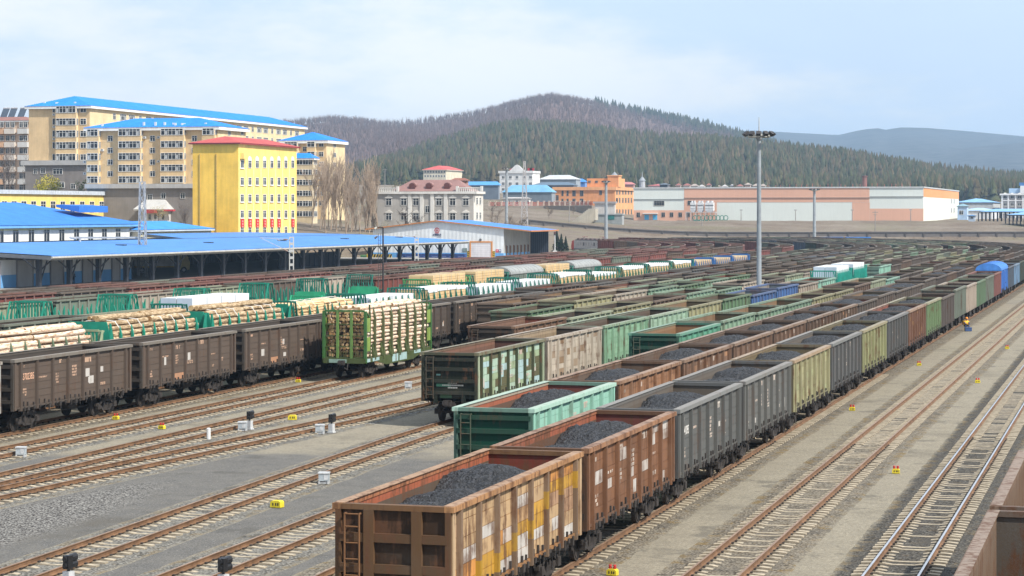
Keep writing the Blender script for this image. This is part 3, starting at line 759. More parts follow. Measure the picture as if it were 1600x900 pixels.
# --- T4
T4Y = 107.3 + HL
put_near('T4', XT['T4'], T4Y, 'patchy mint and turquoise gondola with a dark green ladder end, head of its row', side=patchy_green(), chord=(.20, .20, .13), inner=(.19, .105, .075), innertop=(.25, .13, .09), innerend=(.12, .055, .045), endcol=(.012, .020, .013), mat=MP, marks=61)
mk_ = [o for o in COL.objects if o.get('label', '').startswith('patchy mint and turquoise')][0]
em = MB()
for ln, (w, z, h) in enumerate(((.5, 2.02, .07), (1.1, 1.9, .07), (.5, 1.78, .07))):
    t = -w / 2 + .15
    while t < w / 2 + .15:
        ww = rnd.uniform(.04, .08); em.box(t, t + ww, -HL - .012, -HL, z, z + h, (.66, .66, .62)); t += ww + .02
em.box(-.72, .05, -HL - .006, -HL, 1.86, 2.0, (.10, .30, .20)); em.box(-.5, 0.1, -HL - .006, -HL, 1.28, 1.46, (.08, .16, .09)); em.box(-.72, -.5, -HL - .006, -HL, 2.42, 2.5, (.2, .42, .40))
em.build('end_lettering', MPL, mk_)
coal(XT['T4'], T4Y, 0, RES, 'thin layer of coal left in the patchy mint and turquoise gondola')
for k, (c, nm, p) in enumerate([((.55, .49, .41), 'rust-streaked white', [((.30, .2, .12), .2)]), ((.27, .47, .32), 'mint green', []), ((.38, .55, .42), 'pale mint', [])]):
    put_near('T4', XT['T4'], T4Y + PITCH * (k + 1), '%s gondola, %s behind the patchy turquoise one' % (nm, ordn(k + 1)), side=plain(c, .1, p), chord=lerp(c, (.3, .25, .2), .35), inner=((.30, .23, .15) if k == 0 else (.12, .09, .07)), innertop=((.4, .31, .21) if k == 0 else (.15, .115, .09)), innerend=(.06, .05, .04), endcol=lerp(c, (.05, .05, .04), .7), mat=MP, hi=False)
T4n = ['yellow green', 'green', 'blue', 'blue', 'rusty white', 'teal']
fill('T4', XT['T4'], T4Y + PITCH * 4 - HL, 5, T4n, MX, 'in the row led by the patchy turquoise gondola', 1180, smax=T4Y + PITCH * 9.5)
LUMY = T4Y + PITCH * 10
fill('T4', XT['T4'], LUMY + 14.6 * 2 + HL, 14, ['teal', 'dull brown', 'brown', 'dull brown'], MX, 'behind the tall stake wagons of timber', 1190)
# --- T5 ... T7
T5Y = 132.7 + HL
put_near('T5', XT['T5'], T5Y, 'brown ribbed empty gondola with a dark end, head of its row', side=plain((.21, .13, .09), .08), chord=(.24, .15, .10), inner=(.20, .12, .085), innertop=(.24, .14, .1), innerend=(.24, .065, .04), endcol=(.035, .027, .022), hi=False)
fill('T5', XT['T5'], T5Y + PITCH - HL, 2, ['pale green', 'yellow green', 'brown', 'mint green', 'mint green', 'cream', 'dull brown', 'pale green', 'rusty white'], MX, 'in the row led by the brown ribbed gondola', 1150)
fill('T6', XT['T6'], 156., 1, ['green', 'yellow green', 'cream', 'mint green', 'green', 'mint green', 'green', 'dull brown'], MX, 'in the row led by the low green gondola', 1130)
fill('T7', XT['T7'], 168.4, 1, ['brown', 'dark brown', 'orange brown', 'dull brown', 'pale green', 'dull brown'], DK + ['pale green', 'dull brown'], 'in the row behind the green log wagon', 1090)
# --- T8: the long brown train on the left
T8Y = 96.2 + HL
BW = dict(inner=(.075, .065, .058), innertop=(.085, .073, .064), endcol=(.05, .043, .038))
put_near('T8', XT['T8'], T8Y - 14.2, 'pale weathered gondola cut off by the left edge of the photo', side=plain((.36, .36, .32), .08), chord=(.36, .34, .30), mat=MPR, **BW)
for k in range(6):
    lab = ['brown gondola lettered 63702385, at the left of the long brown train', 'brown gondola with an orange panel, next to the numbered one', 'brown gondola with white splashes, third in the brown train', 'dark brown gondola beside the green log wagon', 'dark brown gondola mostly hidden behind the log wagon', 'dark brown gondola emerging behind the rear of the log wagon'][k]
    put_near('T8', XT['T8'], T8Y + 14.3 * k, lab, side=plain((.125, .096, .078) if k < 3 else (.095, .076, .064), .04, [((.55, .30, .18), .03)] if k in (1, 2) else ()), chord=(.21, .19, .165), mat=MPL, marks=80 + k, markcol=(.62, .42, .30), hi=k < 4, number='63702385' if k == 0 else None, numcol=MORG, **BW)
fill('T8', XT['T8'], T8Y + 14.3 * 6 - HL, 7, ['dark grey', 'dark brown'], DK[:4], 'in the long brown train', 1040)
# ---------------------------------------------------------------- covered wagons
def covered(X, Y, rz, label, body, roof, rib, gh=False):
    root = empty('covered_wagon', (X, Y, 0), rz, label, 'covered wagon', 'covered wagons')
    mb = MB(); hl = 6.9; zt = 3.75
    mb.box(-1.42, 1.42, -hl, hl, 1.05, zt, body)
    for s in (-1, 1):
        for k in range(17):
            y = -hl + .1 + k * (2 * hl - .2) / 16
            if abs(y) < 1.1 and k % 2: continue
            mb.box(*sorted((s * 1.42, s * 1.48)), y - .06, y + .06, 1.05, zt - .05, rib)
    for e in (-1, 1):
        for x in (-.9, -.3, .3, .9): mb.box(x - .06, x + .06, *sorted((e * hl, e * (hl + .07))), 1.05, zt, rib)
        mb.box(-1.4, 1.4, *sorted((e * hl, e * (hl + .06))), 2.3, 2.42, rib)
    mb.build('body', MST, root)
    r = MB(); P = [(1.52 * math.cos(t), zt + .02 + .78 * math.sin(t)) for t in np.linspace(0, math.pi, 13)]
    r.ext([(1.52, zt - .08)] + P + [(-1.52, zt - .08)], 'y', -hl - .12, hl + .12, roof)
    for k in range(9): 
        y = -hl + .4 + k * (2 * hl - .8) / 8
        r.ext([(1.535 * math.cos(t), zt + .03 + .79 * math.sin(t)) for t in np.linspace(0, math.pi, 13)], 'y', y - .05, y + .05, lerp(roof, (0, 0, 0), .12))
    r.build('roof', MST, root)
    d = MB(); d.box(1.42, 1.52, -1.1, 1.1, 1.1, zt - .2, lerp(body, (.5, .5, .5), .08))
    for y in (-1., -.02, .94): d.box(1.52, 1.56, y, y + .07, 1.15, zt - .25, rib)
    dd = d.build('sliding_door', MST, root)
    hd = MB(); hd.box(1.56, 1.61, .55, .75, 2., 2.1, (.1, .1, .1)); hd.build('handle', MU, dd)
    running_gear(root, hl, hi=False, by=4.6); mk('underframe', UFR, root)
    return root
x, y, h = tpos(XT['T1'], BOXY)
covered(x, y, h, 'bright blue covered wagon with a curved roof in the long coal train', (.035, .13, .42), (.06, .22, .60), (.06, .19, .52))
# ---------------------------------------------------------------- stake (flat) wagons
GRN, GRND, GRNB = (.010, .22, .145), (.010, .15, .105), (.03, .34, .17)
def end_grid(h, c, solid=False):
    mb = MB(); w, wt = 1.45, 1.12
    if solid: mb.ext([(-w, 1.3), (w, 1.3), (w, 1.3 + h * .72), (wt + .1, 1.3 + h), (-wt - .1, 1.3 + h), (-w, 1.3 + h * .72)], 'y', -.04, .04, c)
    else:
        for x in np.linspace(-w + .1, w - .1, 12): mb.box(x - .03, x + .03, -.03, .03, 1.3, 1.3 + h - .06, c)
        for z in (1.35, 1.3 + h * .4, 1.3 + h - .05): mb.box(-w, w, -.05, .05, z - .05, z + .05, c)
        for s in (-1, 1): mb.bar((s * w, 0, 1.3), (s * w, 0, 1.3 + h * .6), .08, col=c); mb.bar((s * w, 0, 1.3 + h * .6), (s * wt, 0, 1.3 + h), .08, col=c)
        mb.box(-wt, wt, -.06, .06, 1.3 + h - .08, 1.3 + h + .04, c)
    for s in (-1, 1):   # slanted side gussets reach inwards
        for x in (s * (w - .03),):
            P = [(0, 1.3), (1.35, 1.3), (1.35, 1.95), (.95, 1.98), (.12, 1.3 + h * .97), (0, 1.3 + h * .97)]
            if solid: mb.ext(P, 'x', x - .04, x + .04, c)
            else:
                mb.ext([(0, 1.3), (1.35, 1.3), (1.35, 1.85), (0, 1.85)], 'x', x - .04, x + .04, c)
                mb.bar((x, .95, 1.85), (x, .1, 1.3 + h), .10, col=c); mb.bar((x, 1.3, 1.3), (x, 1.3, 2.25), .1, col=c)
                mb.bar((x, .45, 1.85), (x, .45, 1.3 + h * .62), .06, col=c)
    return mb
STM, ENDM, DKM = {}, {}, {}
def stake_mesh(h, c):
    k = (h, c)
    if k not in STM:
        mb = MB(); i = 0
        mb.ext([(0, 1.2), (.14, 1.2), (.14, 1.3 + h * .8), (0, 1.3 + h)], 'y', -.07, .07, c); mb.box(.14, .2, -.10, .10, 1.2, 1.3 + h * .55, c)
        STM[k] = mb.mesh('stake', MST)
    return STM[k]
def endm(h, c, s):
    k = (h, c, s)
    if k not in ENDM: ENDM[k] = end_grid(h, c, s).mesh('end_wall', MST)
    return ENDM[k]
def deckm(hl, c):
    k = (hl, c)
    if k not in DKM:
        mb = MB(); mb.box(-1.42, 1.42, -hl, hl, 1.12, 1.3, (.16, .13, .10))
        for s in (-1, 1):
            P = [(-hl, 1.29), (hl, 1.29), (hl, 1.02), (4.6, 1.0), (2.8, .68), (-2.8, .68), (-4.6, 1.0), (-hl, 1.02)]
            mb.ext(P, 'x', *sorted((s * 1.40, s * 1.47)), c)
        mb.box(-1.4, 1.4, -hl - .03, -hl + .05, .98, 1.31, c); mb.box(-1.4, 1.4, hl - .05, hl + .03, .98, 1.31, c)
        DKM[k] = mb.mesh('deck', MST)
    return DKM[k]
def stake_wagon(X, Y, rz, label, group, c=GRN, hend=2.3, hst=1.9, solid=False, nst=8, hl=7.0, deckc=None, stakec=None, far_end=True):
    root = empty('stake_wagon', (X, Y, 0), rz, label, 'stake wagon', group)
    mk('deck', deckm(hl, deckc or c), root)
    mk('end_wall', endm(hend, c, solid), root, (0, -hl + .1, 0))
    if far_end: mk('end_wall', endm(hend, c, solid), root, (0, hl - .1, 0), math.pi)
    for s in (-1, 1):
        for k in range(nst):
            y = -hl + 1.55 + k * (2 * hl - 3.1) / (nst - 1)
            mk('stake', stake_mesh(hst, stakec or c), root, (s * 1.36, y, 0), 0 if s > 0 else math.pi)
    running_gear(root, hl, hi=False, by=4.9)
    return root
# ---------------------------------------------------------------- logs
def log_mat(name, bark, pale, dark, k):
    m, nt, b = newmat(name); g = N(nt); v = g.obj()
    n1 = g.noise(g.scale(v, (5, 1.2, 5)), 1.6, 6, .65); n2 = g.noise(g.scale(v, (9, 3, 9)), 1.5, 4, .7)
    oi = g.n('ShaderNodeObjectInfo')
    c = g.mix(g.ramp(n1, k, k + .16), bark, pale); c = g.mix(g.ramp(n2, .6, .68), c, dark)
    c = g.mix(g.math('MULTIPLY', oi.outputs['Random'], .35), c, bark)
    g.l(c, b.inputs['Base Color']); b.inputs['Roughness'].default_value = .85; b.inputs['Specular IOR Level'].default_value = .15
    g.bump(n2, .5, .03, b)
    return m
MBIR = log_mat('birch_bark', (.42, .25, .15), (.70, .60, .48), (.07, .05, .04), .38)
MPINE = log_mat('pine_bark', (.26, .18, .10), (.56, .43, .28), (.12, .08, .05), .42)
def cut_mat():
    m, nt, b = newmat('cut_wood'); g = N(nt); oi = g.n('ShaderNodeObjectInfo'); v = g.obj()
    c = g.mix(oi.outputs['Random'], (.30, .17, .075), (.58, .40, .21)); c = g.mix(g.ramp(g.noise(v, 9., 4), .5, .7), c, (.17, .10, .05))
    g.l(c, b.inputs['Base Color']); b.inputs['Roughness'].default_value = .9; b.inputs['Specular IOR Level'].default_value = .1; return m
MCUT = cut_mat()
def log_mesh(r, L, mat, seed):
    rr = random.Random(seed); mb = MB(); n = 12 if L > 6.1 else 9; prev = None
    bx, bz = rr.uniform(-.03, .03), rr.uniform(-.03, .03)
    for i in range(5):
        y = -L / 2 + L * i / 4; rad = r * (1.08 - .16 * i / 4) * rr.uniform(.97, 1.03); off = math.sin(math.pi * i / 4)
        ring = [(bx * off + rad * math.cos(2 * math.pi * k / n), y, bz * off + rad * math.sin(2 * math.pi * k / n)) for k in range(n)]
        if prev:
            for k in range(n): mb.face([prev[k], prev[(k + 1) % n], ring[(k + 1) % n], ring[k]], mat=0)
        else: mb.face(ring[::-1], mat=1)
        prev = ring
    mb.face(prev, mat=1)
    me = mb.mesh('log', [mat, MCUT], smooth=False)
    return me
LOGS = {}
def logm(kind, L):
    k = (kind, L)
    if k not in LOGS: LOGS[k] = [log_mesh(r, L, MBIR if kind == 'birch' else MPINE, int(r * 1000)) for r in ((.095, .102, .108, .112, .118) if L > 6.1 else (.12, .14, .15, .165, .18))]
    return rnd.choice(LOGS[k])
FILL = MB(); FILLB = MB()
def add_log(kind, L, X, y, z, label, group, indiv, rot=0.):
    if indiv:
        o = mk('log', logm(kind, L), None, (X, y, z)); o.rotation_euler = (rnd.uniform(-.012, .012), rnd.uniform(0, 6.28), rnd.uniform(-.014, .014) + (math.pi if rnd.random() < .5 else 0))
        tag(o, label, 'log', group)
    else:
        (FILLB if kind == 'birch' else FILL).tube((X, y - L / 2, z), (X, y + L / 2, z), rnd.uniform(.13, .16), n=7, cap=True)
def log_bundle(kind, X, y, L, z0, w, rows, per, label, group, crown=2):
    """rows stacked; only the top rows and the side row facing the yard are individual logs"""
    dz = .30
    for r_ in range(rows + crown):
        ww = w if r_ < rows else w * (1 - .22 * (r_ - rows + 1)); n = per if r_ < rows else max(3, int(per * (1 - .22 * (r_ - rows + 1))))
        for k in range(n):
            x = X - ww / 2 + .13 + (ww - .26) * k / max(1, n - 1) + rnd.uniform(-.02, .02)
            top = r_ >= rows + crown - 1 or (r_ >= rows - 1 and (k > n * .55))
            ind = top or k == n - 1
            add_log(kind, L + rnd.choice((0, 0)), x, y + rnd.uniform(-.15, .15), z0 + .15 + r_ * dz + rnd.uniform(-.03, .03), label, group, ind)
# T7 green log wagon ------------------------------------------------------------
LX, LY = XT['T7'], 134. + 6.9
root = empty('log_wagon', (LX, LY, 0), 0, 'tall green stake wagon packed with birch logs standing in front of the brown train', 'log wagon')
OLV, LIME, GE = (.06, .082, .026), (.21, .30, .065), (.042, .125, .034)
mk('deck', deckm(6.9, OLV), root)
pt = MB()
for (y0, y1) in ((-6.6, -5.9), (-5.5, -4.2), (-1.6, -.4), (-.1, 1.4), (3.0, 4.4)): pt.box(1.47, 1.485, y0, y1, .78 if abs((y0 + y1) / 2) < 3 else 1.05, 1.26, (.42, .62, .64))
pt.box(-1.0, .2, -6.98, -6.935, 1.02, 1.25, (.3, .45, .4))
pt.build('paint_patch', MP, root)
for e in (-1, 1):
    ew = MB(); y = 0
    for x in (-1.42, 1.42): ew.box(x - .09, x + .09, -.08, .08, 1.0, 4.35, GE)
    for x in (-.47, .47): ew.box(x - .075, x + .075, -.11, .05, 1.2, 4.42, (.12, .22, .06))
    for z in (1.35, 2.05, 2.75, 3.5): ew.box(-1.36, 1.36, -.05, .03, z - .03, z + .03, OLV)
    ew.box(-1.36, 1.36, -.09, .07, 4.30, 4.42, GE); ew.box(-1.36, 1.36, -.1, .06, 1.02, 1.3, (.10, .15, .05))
    for x in np.linspace(-1.25, 1.25, 16): ew.box(x - .015, x + .015, -.02, .02, 1.3, 1.75, OLV)
    for s in (-1, 1):
        xx = sorted((s * 1.40, s * 1.46))
        for z0, z1 in ((1.75, 2.65), (3.0, 3.9)): ew.box(xx[0], xx[1], .09, .92, z0, z1, LIME)
        ew.bar((s * 1.43, .9, 3.85), (s * 1.43, .75, 4.75), .09, col=OLV); ew.box(xx[0], xx[1], .84, .95, 1.2, 3.9, OLV); ew.bar((s * 1.43, .1, 4.3), (s * 1.43, .85, 3.9), .08, col=GE)
    ew.build('end_wall', MST, root, (0, e * 6.75, 0), 0 if e < 0 else math.pi)
sm = MB(); sm.ext([(-.02, 1.15), (.16, 1.15), (.16, 3.9), (-.02, 4.55)], 'y', -.09, .09, (.085, .10, .04)); sm.ext([(-.05, 1.3), (.14, 1.3), (.14, 1.5), (0.0, 2.2)], 'y', -.35, .35, OLV)
STK = sm.mesh('stake', MST)
for s in (-1, 1):
    for k in range(7): mk('stake', STK, root, (s * 1.36, -5.0 + k * 10. / 6, 0), 0 if s > 0 else math.pi)
running_gear(root, 6.9, True, 4.7)
ladm = ladder_mesh(-1.02, -7.1, OLV)
GL = 'birch logs on the tall green log wagon'
for b, yb in enumerate((-3.22, 3.22)):
    for r_ in range(13):
        n = 11
        for k in range(n):
            x = -1.22 + 2.44 * k / (n - 1) + rnd.uniform(-.022, .022) + (.0 if r_ % 2 else .06); z = 1.45 + r_ * .232 + rnd.uniform(-.022, .022)
            ind = (b == 0 and (r_ % 1 == 0)) or (b == 1 and (k == n - 1 or r_ == 12))
            if b == 0 and rnd.random() < .012 and 0 < k < n - 1 and r_ < 12: continue
            if b == 1 and not ind: continue
            add_log('birch', 6.2, LX + x, LY + yb + rnd.uniform(-.07, .07), z, 'birch log lying in the tall green log wagon' if b == 0 else 'birch log in the rear bundle of the tall green log wagon', GL if b == 0 else GL + ', rear bundle', ind)
for b, yb in enumerate((-3.22, 3.22)):
    for k in range(5):
        add_log('birch', 6.2, LX - .8 + .4 * k, LY + yb + rnd.uniform(-.15, .15), 4.50 + (.06 if k in (1, 2, 3) else 0), 'birch log heaped on top of the tall green log wagon', 'birch logs heaped on the tall green log wagon', True)
# T9: log and timber wagons -------------------------------------------------------
LPIT = 14.6; T9Y = Yat(171, XT['T9'] + 1.45) + 7.0
MPK_ = {}
def pack_mesh(w, L, h, kind, seed):
    k = (w, L, h, kind, seed)
    if k in MPK_: return MPK_[k]
    rr = random.Random(seed); mb = MB(); T1_, T2_, W1, W2 = (.58, .39, .19), (.66, .48, .26), (.70, .71, .72), (.78, .79, .79)
    if kind == 'wrap':
        mb.box(-w / 2, w / 2, -L / 2, L / 2, 0, h, W1, cols={'s': (.50, .57, .66), 't': W2})
        for y in np.linspace(-L / 2 + .3, L / 2 - .3, 3): mb.box(-w / 2 - .008, w / 2 + .008, y - .02, y + .02, -.0, h + .008, (.55, .56, .57))
        for q in range(3):     # printed marks on the wrapping, pale green-grey strokes
            y = -L / 2 + L * (q + .5) / 3
            for zz in (.55, .42, .3):
                mb.box(w / 2, w / 2 + .006, y - .28, y - .28 + rr.uniform(.3, .6), h * zz, h * zz + .06, (.36, .46, .44))
    else:
        n = 6
        for r_ in range(n):
            z0, z1 = h * r_ / n, h * (r_ + 1) / n - .025
            dy = rr.uniform(-.03, .03); dx = rr.uniform(-.015, .015)
            mb.box(-w / 2 + dx, w / 2 + dx, -L / 2 + dy, L / 2 + dy, z0, z1, lerp(T1_, T2_, rr.random()))
        for y in (-L * .3, L * .3): mb.box(-w / 2 - .025, w / 2 + .025, y - .025, y + .025, 0, h + .005, (.5, .45, .36))
        if kind == 'cap':
            mb.box(-w / 2 - .03, w / 2 + .03, -L / 2 - .03, L / 2 + .03, h - .02, h + .05, W2); mb.box(w / 2 + .03, w / 2 + .04, -L / 2, L / 2, h - rr.uniform(.1, .3), h, W1)
    MPK_[k] = mb.mesh('timber_pack', MW); return MPK_[k]
def packs(root, X, Y, rz, kinds, nl, hs, label, group, hl=5.5, z=1.32):
    L = 2 * hl / nl
    for i in range(nl):
        for s in (-1, 1):
            zz = z
            for lv, (kd, h) in enumerate(zip(kinds, hs)):
                yy = -hl + L * (i + .5); xx = s * .66
                hh = h
                o = mk('timber_pack', pack_mesh(1.26, round(L - .12, 2), h, kd, rnd.randrange(4)), None, (X + xx * math.cos(rz) - yy * math.sin(rz), Y + xx * math.sin(rz) + yy * math.cos(rz), zz), rz + rnd.uniform(-.006, .006))
                tag(o, label[lv] if isinstance(label, list) else label, 'timber pack', (group[lv] if isinstance(group, list) else group)); zz += h + .06
T9DEF = [
 (-1, 'birch', dict(c=(.30, .36, .22), hend=2.6, hst=2.5, stakec=(.10, .14, .08)), 'stake wagon of pale birch logs behind the numbered brown gondola'),
 (0, 'pine', dict(c=GRN, hend=3.05, hst=2.75, solid=True), 'green stake wagon of pine logs with solid end, behind the first brown gondolas'),
 (1, 'pine', dict(c=GRN, hend=2.95, hst=2.75, solid=True), 'green stake wagon of roped pine logs, second with solid ends'),
 (2, 'pole', dict(c=GRND, hend=3.1, hst=2.7), 'dark green stake wagon of thin roped poles left of the tall log wagon'),
 (3, 'mixw', dict(c=GRND, hend=3.1, hst=2.7), 'dark green stake wagon of white wrapped packs over tan timber behind the log wagon'),
 (4, 'cap', dict(c=GRND, hend=3.1, hst=2.7), 'dark green stake wagon of tan timber with white covers behind the log wagon rear'),
 (5, 'white', dict(c=GRND, hend=3.1, hst=2.7), 'dark green stake wagon of white wrapped packs, first of the white pair'),
 (6, 'white', dict(c=GRND, hend=3.1, hst=2.7), 'dark green stake wagon of white wrapped packs, second of the white pair'),
 (7, 'cap', dict(c=GRND, hend=3.1, hst=2.7), 'dark green stake wagon of white-covered tan timber, next after the white packs'),
 (8, 'cap2', dict(c=GRND, hend=3.1, hst=2.7), 'dark green stake wagon of uneven white-covered timber, second after the white packs'),
 (9, 'cap', dict(c=GRND, hend=3.1, hst=2.7), 'dark green stake wagon of white-covered timber, third after the white packs'),
 (10, 'cap', dict(c=GRND, hend=3.1, hst=2.7), 'dark green stake wagon of white-covered timber, fourth after the white packs'),
 (11, 'cap', dict(c=GRND, hend=3.1, hst=2.7), 'dark green stake wagon of timber just before the blue stake wagons'),
 (12, 'tan', dict(c=(.04, .14, .36), hend=3.0, hst=2.8, solid=True), 'blue stake wagon of tan timber, nearest of three blue ones'),
 (13, 'tan', dict(c=(.04, .14, .36), hend=3.0, hst=2.8, solid=True), 'blue stake wagon of tan timber, middle of three blue ones'),
 (14, 'tan', dict(c=(.04, .14, .36), hend=3.0, hst=2.8, solid=True), 'blue stake wagon of tan timber, farthest of three blue ones')]
ropes = []
for k, load, kw, lab in T9DEF:
    X, Y, h = tpos(XT['T9'], T9Y + LPIT * k)
    root = stake_wagon(X, Y, h, lab, 'stake wagons of logs and timber', **kw)
    gl = 'load of the ' + lab
    if load in ('birch', 'pine'):
        rows = 7 if load == 'birch' else 8
        for yb in (-3.1, 3.1):
            log_bundle(load, X, Y + yb, 6.0, 1.32, 2.6, rows, 8, ('birch log' if load == 'birch' else 'pine log') + ' lying on the ' + {-1: 'stake wagon behind the numbered brown gondola', 0: 'first solid-ended green stake wagon', 1: 'second solid-ended green stake wagon'}[k], gl, crown=3)
    elif load == 'pole':
        for yb in (-4.4, -1.5, 1.4, 4.3):
            pm = MB()
            for q in range(110):
                a = rnd.uniform(0, 2.6); z = 1.4 + rnd.random() * 2.7
                x = rnd.uniform(-1.28, 1.28) * (1 if z < 3.6 else .75)
                if q < 60: x = 1.18 + rnd.uniform(-.08, .08); z = 1.4 + 2.5 * q / 60
                elif q < 90: z = 4.0 + rnd.uniform(-.1, .12); x = -1.1 + 2.2 * (q - 60) / 30
                L = rnd.uniform(2.6, 3.); c_ = lerp((.62, .43, .22), (.72, .55, .34), rnd.random())
                pm.tube((x, -L / 2 + rnd.uniform(-.15, .15), z), (x + rnd.uniform(-.05, .05), L / 2, z + rnd.uniform(-.05, .05)), rnd.uniform(.05, .075), n=6, col=c_)
            pm.box(-1.1, 1.1, -1.2, 1.2, 1.32, 3.9, (.45, .30, .15))
            o = pm.build('pole_bundle', MW, None, (X, Y + yb, 0)); tag(o, 'roped bundle of thin pale poles on the dark green stake wagon', 'pole bundle', 'bundles of thin poles')
    elif load == 'mixw': packs(root, X, Y, h, ['tan', 'wrap'], 4, [1.35, 1.3], ['tan timber pack low on the wagon behind the log wagon', 'white wrapped pack on tan timber behind the log wagon'], ['tan packs under ' + lab, 'white packs on ' + lab])
    elif load == 'white': packs(root, X, Y, h, ['wrap', 'wrap'], 4, [1.3, 1.25], ['white wrapped timber pack, lower layer, %s of the white pair' % ('first' if k == 5 else 'second'), 'white wrapped timber pack, upper layer, %s of the white pair' % ('first' if k == 5 else 'second')], ['lower packs, ' + lab, 'upper packs, ' + lab])
    elif load in ('cap', 'cap2'): packs(root, X, Y, h, ['tan', 'cap'], 4, [1.25, 1.55 if load == 'cap' else 1.2], ['tan timber pack in the lower layer of the %s timber wagon behind the brown train' % ordn(k + 2), 'white-covered timber pack on top of the %s timber wagon behind the brown train' % ordn(k + 2)], ['lower packs, ' + lab, 'upper packs, ' + lab])
    elif load == 'tan': packs(root, X, Y, h, ['tan', 'tan'], 3, [1.35, 1.35], 'tan timber pack on the %s blue stake wagon' % {12: 'nearest', 13: 'middle', 14: 'farthest'}[k], gl)
    if load in ('pine', 'pole'):   # ropes over the load
        for y in (-5.2, -3.6, -2.2, 1.0, 2.6, 4.2):
            rm_ = MB(); zt = 4.28 if load == 'pine' else 4.2
            P = [(1.38, 3.1), (1.34, 3.7), (.95, zt), (0, zt + .12), (-.95, zt), (-1.34, 3.7)]
            for a, b in zip(P, P[1:]): rm_.tube((a[0], y + .05, a[1]), (b[0], y - .05, b[1]), .028, n=5, col=(.72, .70, .66))
            o = rm_.build('rope', MW, None, (X, Y, 0)); tag(o, 'pale rope tied over the load of the ' + ('pine log' if load == 'pine' else 'thin pole') + ' wagons', 'rope', 'ropes over the loads')
fill('T9', XT['T9'], T9Y + LPIT * 15 - 7, 17, ['dark brown', 'pale green'], DK, 'in the row behind the blue stake wagons', 1030)
for mbx, mt in ((FILL, MPINE), (FILLB, MBIR)):
    if mbx.f:
        o = mbx.build('stacked_logs', [mt], None, fix=False); tag(o, 'logs deep inside the stacks on the stake wagons' if mt is MPINE else 'birch logs deep inside the stacks on the stake wagons', 'logs', kind='stuff')
# T4 tall stake wagons with white timber packs
for k in range(2):
    X, Y, h = tpos(XT['T4'], LUMY + .6 + 14.6 * k)
    lab = ['teal green stake wagon of white packs right of the tall light mast, nearer one', 'teal green stake wagon of white packs right of the tall light mast, farther one'][k]
    root = stake_wagon(X, Y, h, lab, 'teal stake wagons', c=(.012, .27, .205), hend=2.9, hst=2.9, nst=14)
    packs(root, X, Y, h, ['wrap', 'wrap'], 4, [1.55, 1.65], ['white timber pack, lower layer, on the %s teal stake wagon' % ('nearer', 'farther')[k], 'white timber pack, upper layer, on the %s teal stake wagon' % ('nearer', 'farther')[k]], ['lower packs of ' + lab, 'upper packs of ' + lab])
# T11
T11Y = Yat(290, XT['T11'] + 1.45) + 7.
for k in (-4, -3, -2, -1):
    x, y, h = tpos(XT['T11'], T11Y + PITCH * k - .5)
    far('T11', XT['T11'], T11Y + PITCH * k - .5, ['dull brown', 'dark brown', 'grey green', 'pale green'][k + 4], 2, 'in the second row behind the log wagons', k + 5)
T11DEF = [(0, 'white', dict(c=GRND, hend=2.6, hst=1.3), 'dark green stake wagon of big white wrapped packs behind the pine logs'),
 (1, None, dict(c=GRNB, hend=2.2, hst=2.1), 'empty bright green stake wagon behind the roped pine logs'),
 (2, None, dict(c=GRNB, hend=2.5, hst=1.9, solid=True), 'empty bright green stake wagon with solid ends behind the pole bundles'),
 (3, 'low', dict(c=GRND, hend=2.2, hst=1.2), 'dark green stake wagon with a low layer of timber'),
 (4, 'tan3', dict(c=(.05, .30, .10), hend=2.7, hst=2.4), 'bright green stake wagon of stacked yellow timber, nearer one'),
 (5, 'tan3', dict(c=GRND, hend=2.7, hst=2.0), 'dark green stake wagon of stacked yellow timber, farther one'),
 (6, 'C', None, 'covered wagon with a rounded grey roof, nearer of the two'),
 (7, 'tan3', dict(c=GRND, hend=2.7, hst=2.4), 'dark green stake wagon of yellow timber between the grey-roofed wagons'),
 (8, 'C', None, 'covered wagon with a rounded grey roof, farther of the two')]
for k, load, kw, lab in T11DEF:
    X, Y, h = tpos(XT['T11'], T11Y + LPIT * k)
    if load == 'C': covered(X, Y, h, lab, (.17, .20, .17), (.30, .31, .30), (.10, .13, .11)); continue
    root = stake_wagon(X, Y, h, lab, 'stake wagons of the second timber row', **kw)
    if load == 'white': packs(root, X, Y, h, ['wrap', 'wrap'], 4, [1.4, 1.5], ['white wrapped pack, lower layer, on the wagon behind the pine logs', 'white wrapped pack, upper layer, on the wagon behind the pine logs'], ['lower packs of ' + lab, 'upper packs of ' + lab])
    if load == 'low': packs(root, X, Y, h, ['tan'], 3, [.75], 'low tan timber pack on the dark green stake wagon', 'packs of ' + lab)
    if load == 'tan3': packs(root, X, Y, h, ['tan', 'tan'], 4, [1.4, 1.6], ['yellow timber pack, lower layer, on the %s stake wagon of the second timber row' % ordn(k + 1), 'yellow timber pack, upper layer, on the %s stake wagon of the second timber row' % ordn(k + 1)], ['lower packs of ' + lab, 'upper packs of ' + lab])
fill('T11', XT['T11'], T11Y + LPIT * 9 - 7, 15, ['red brown', 'dull brown', 'red brown'], RDP, 'in the second row behind the log wagons', 960)
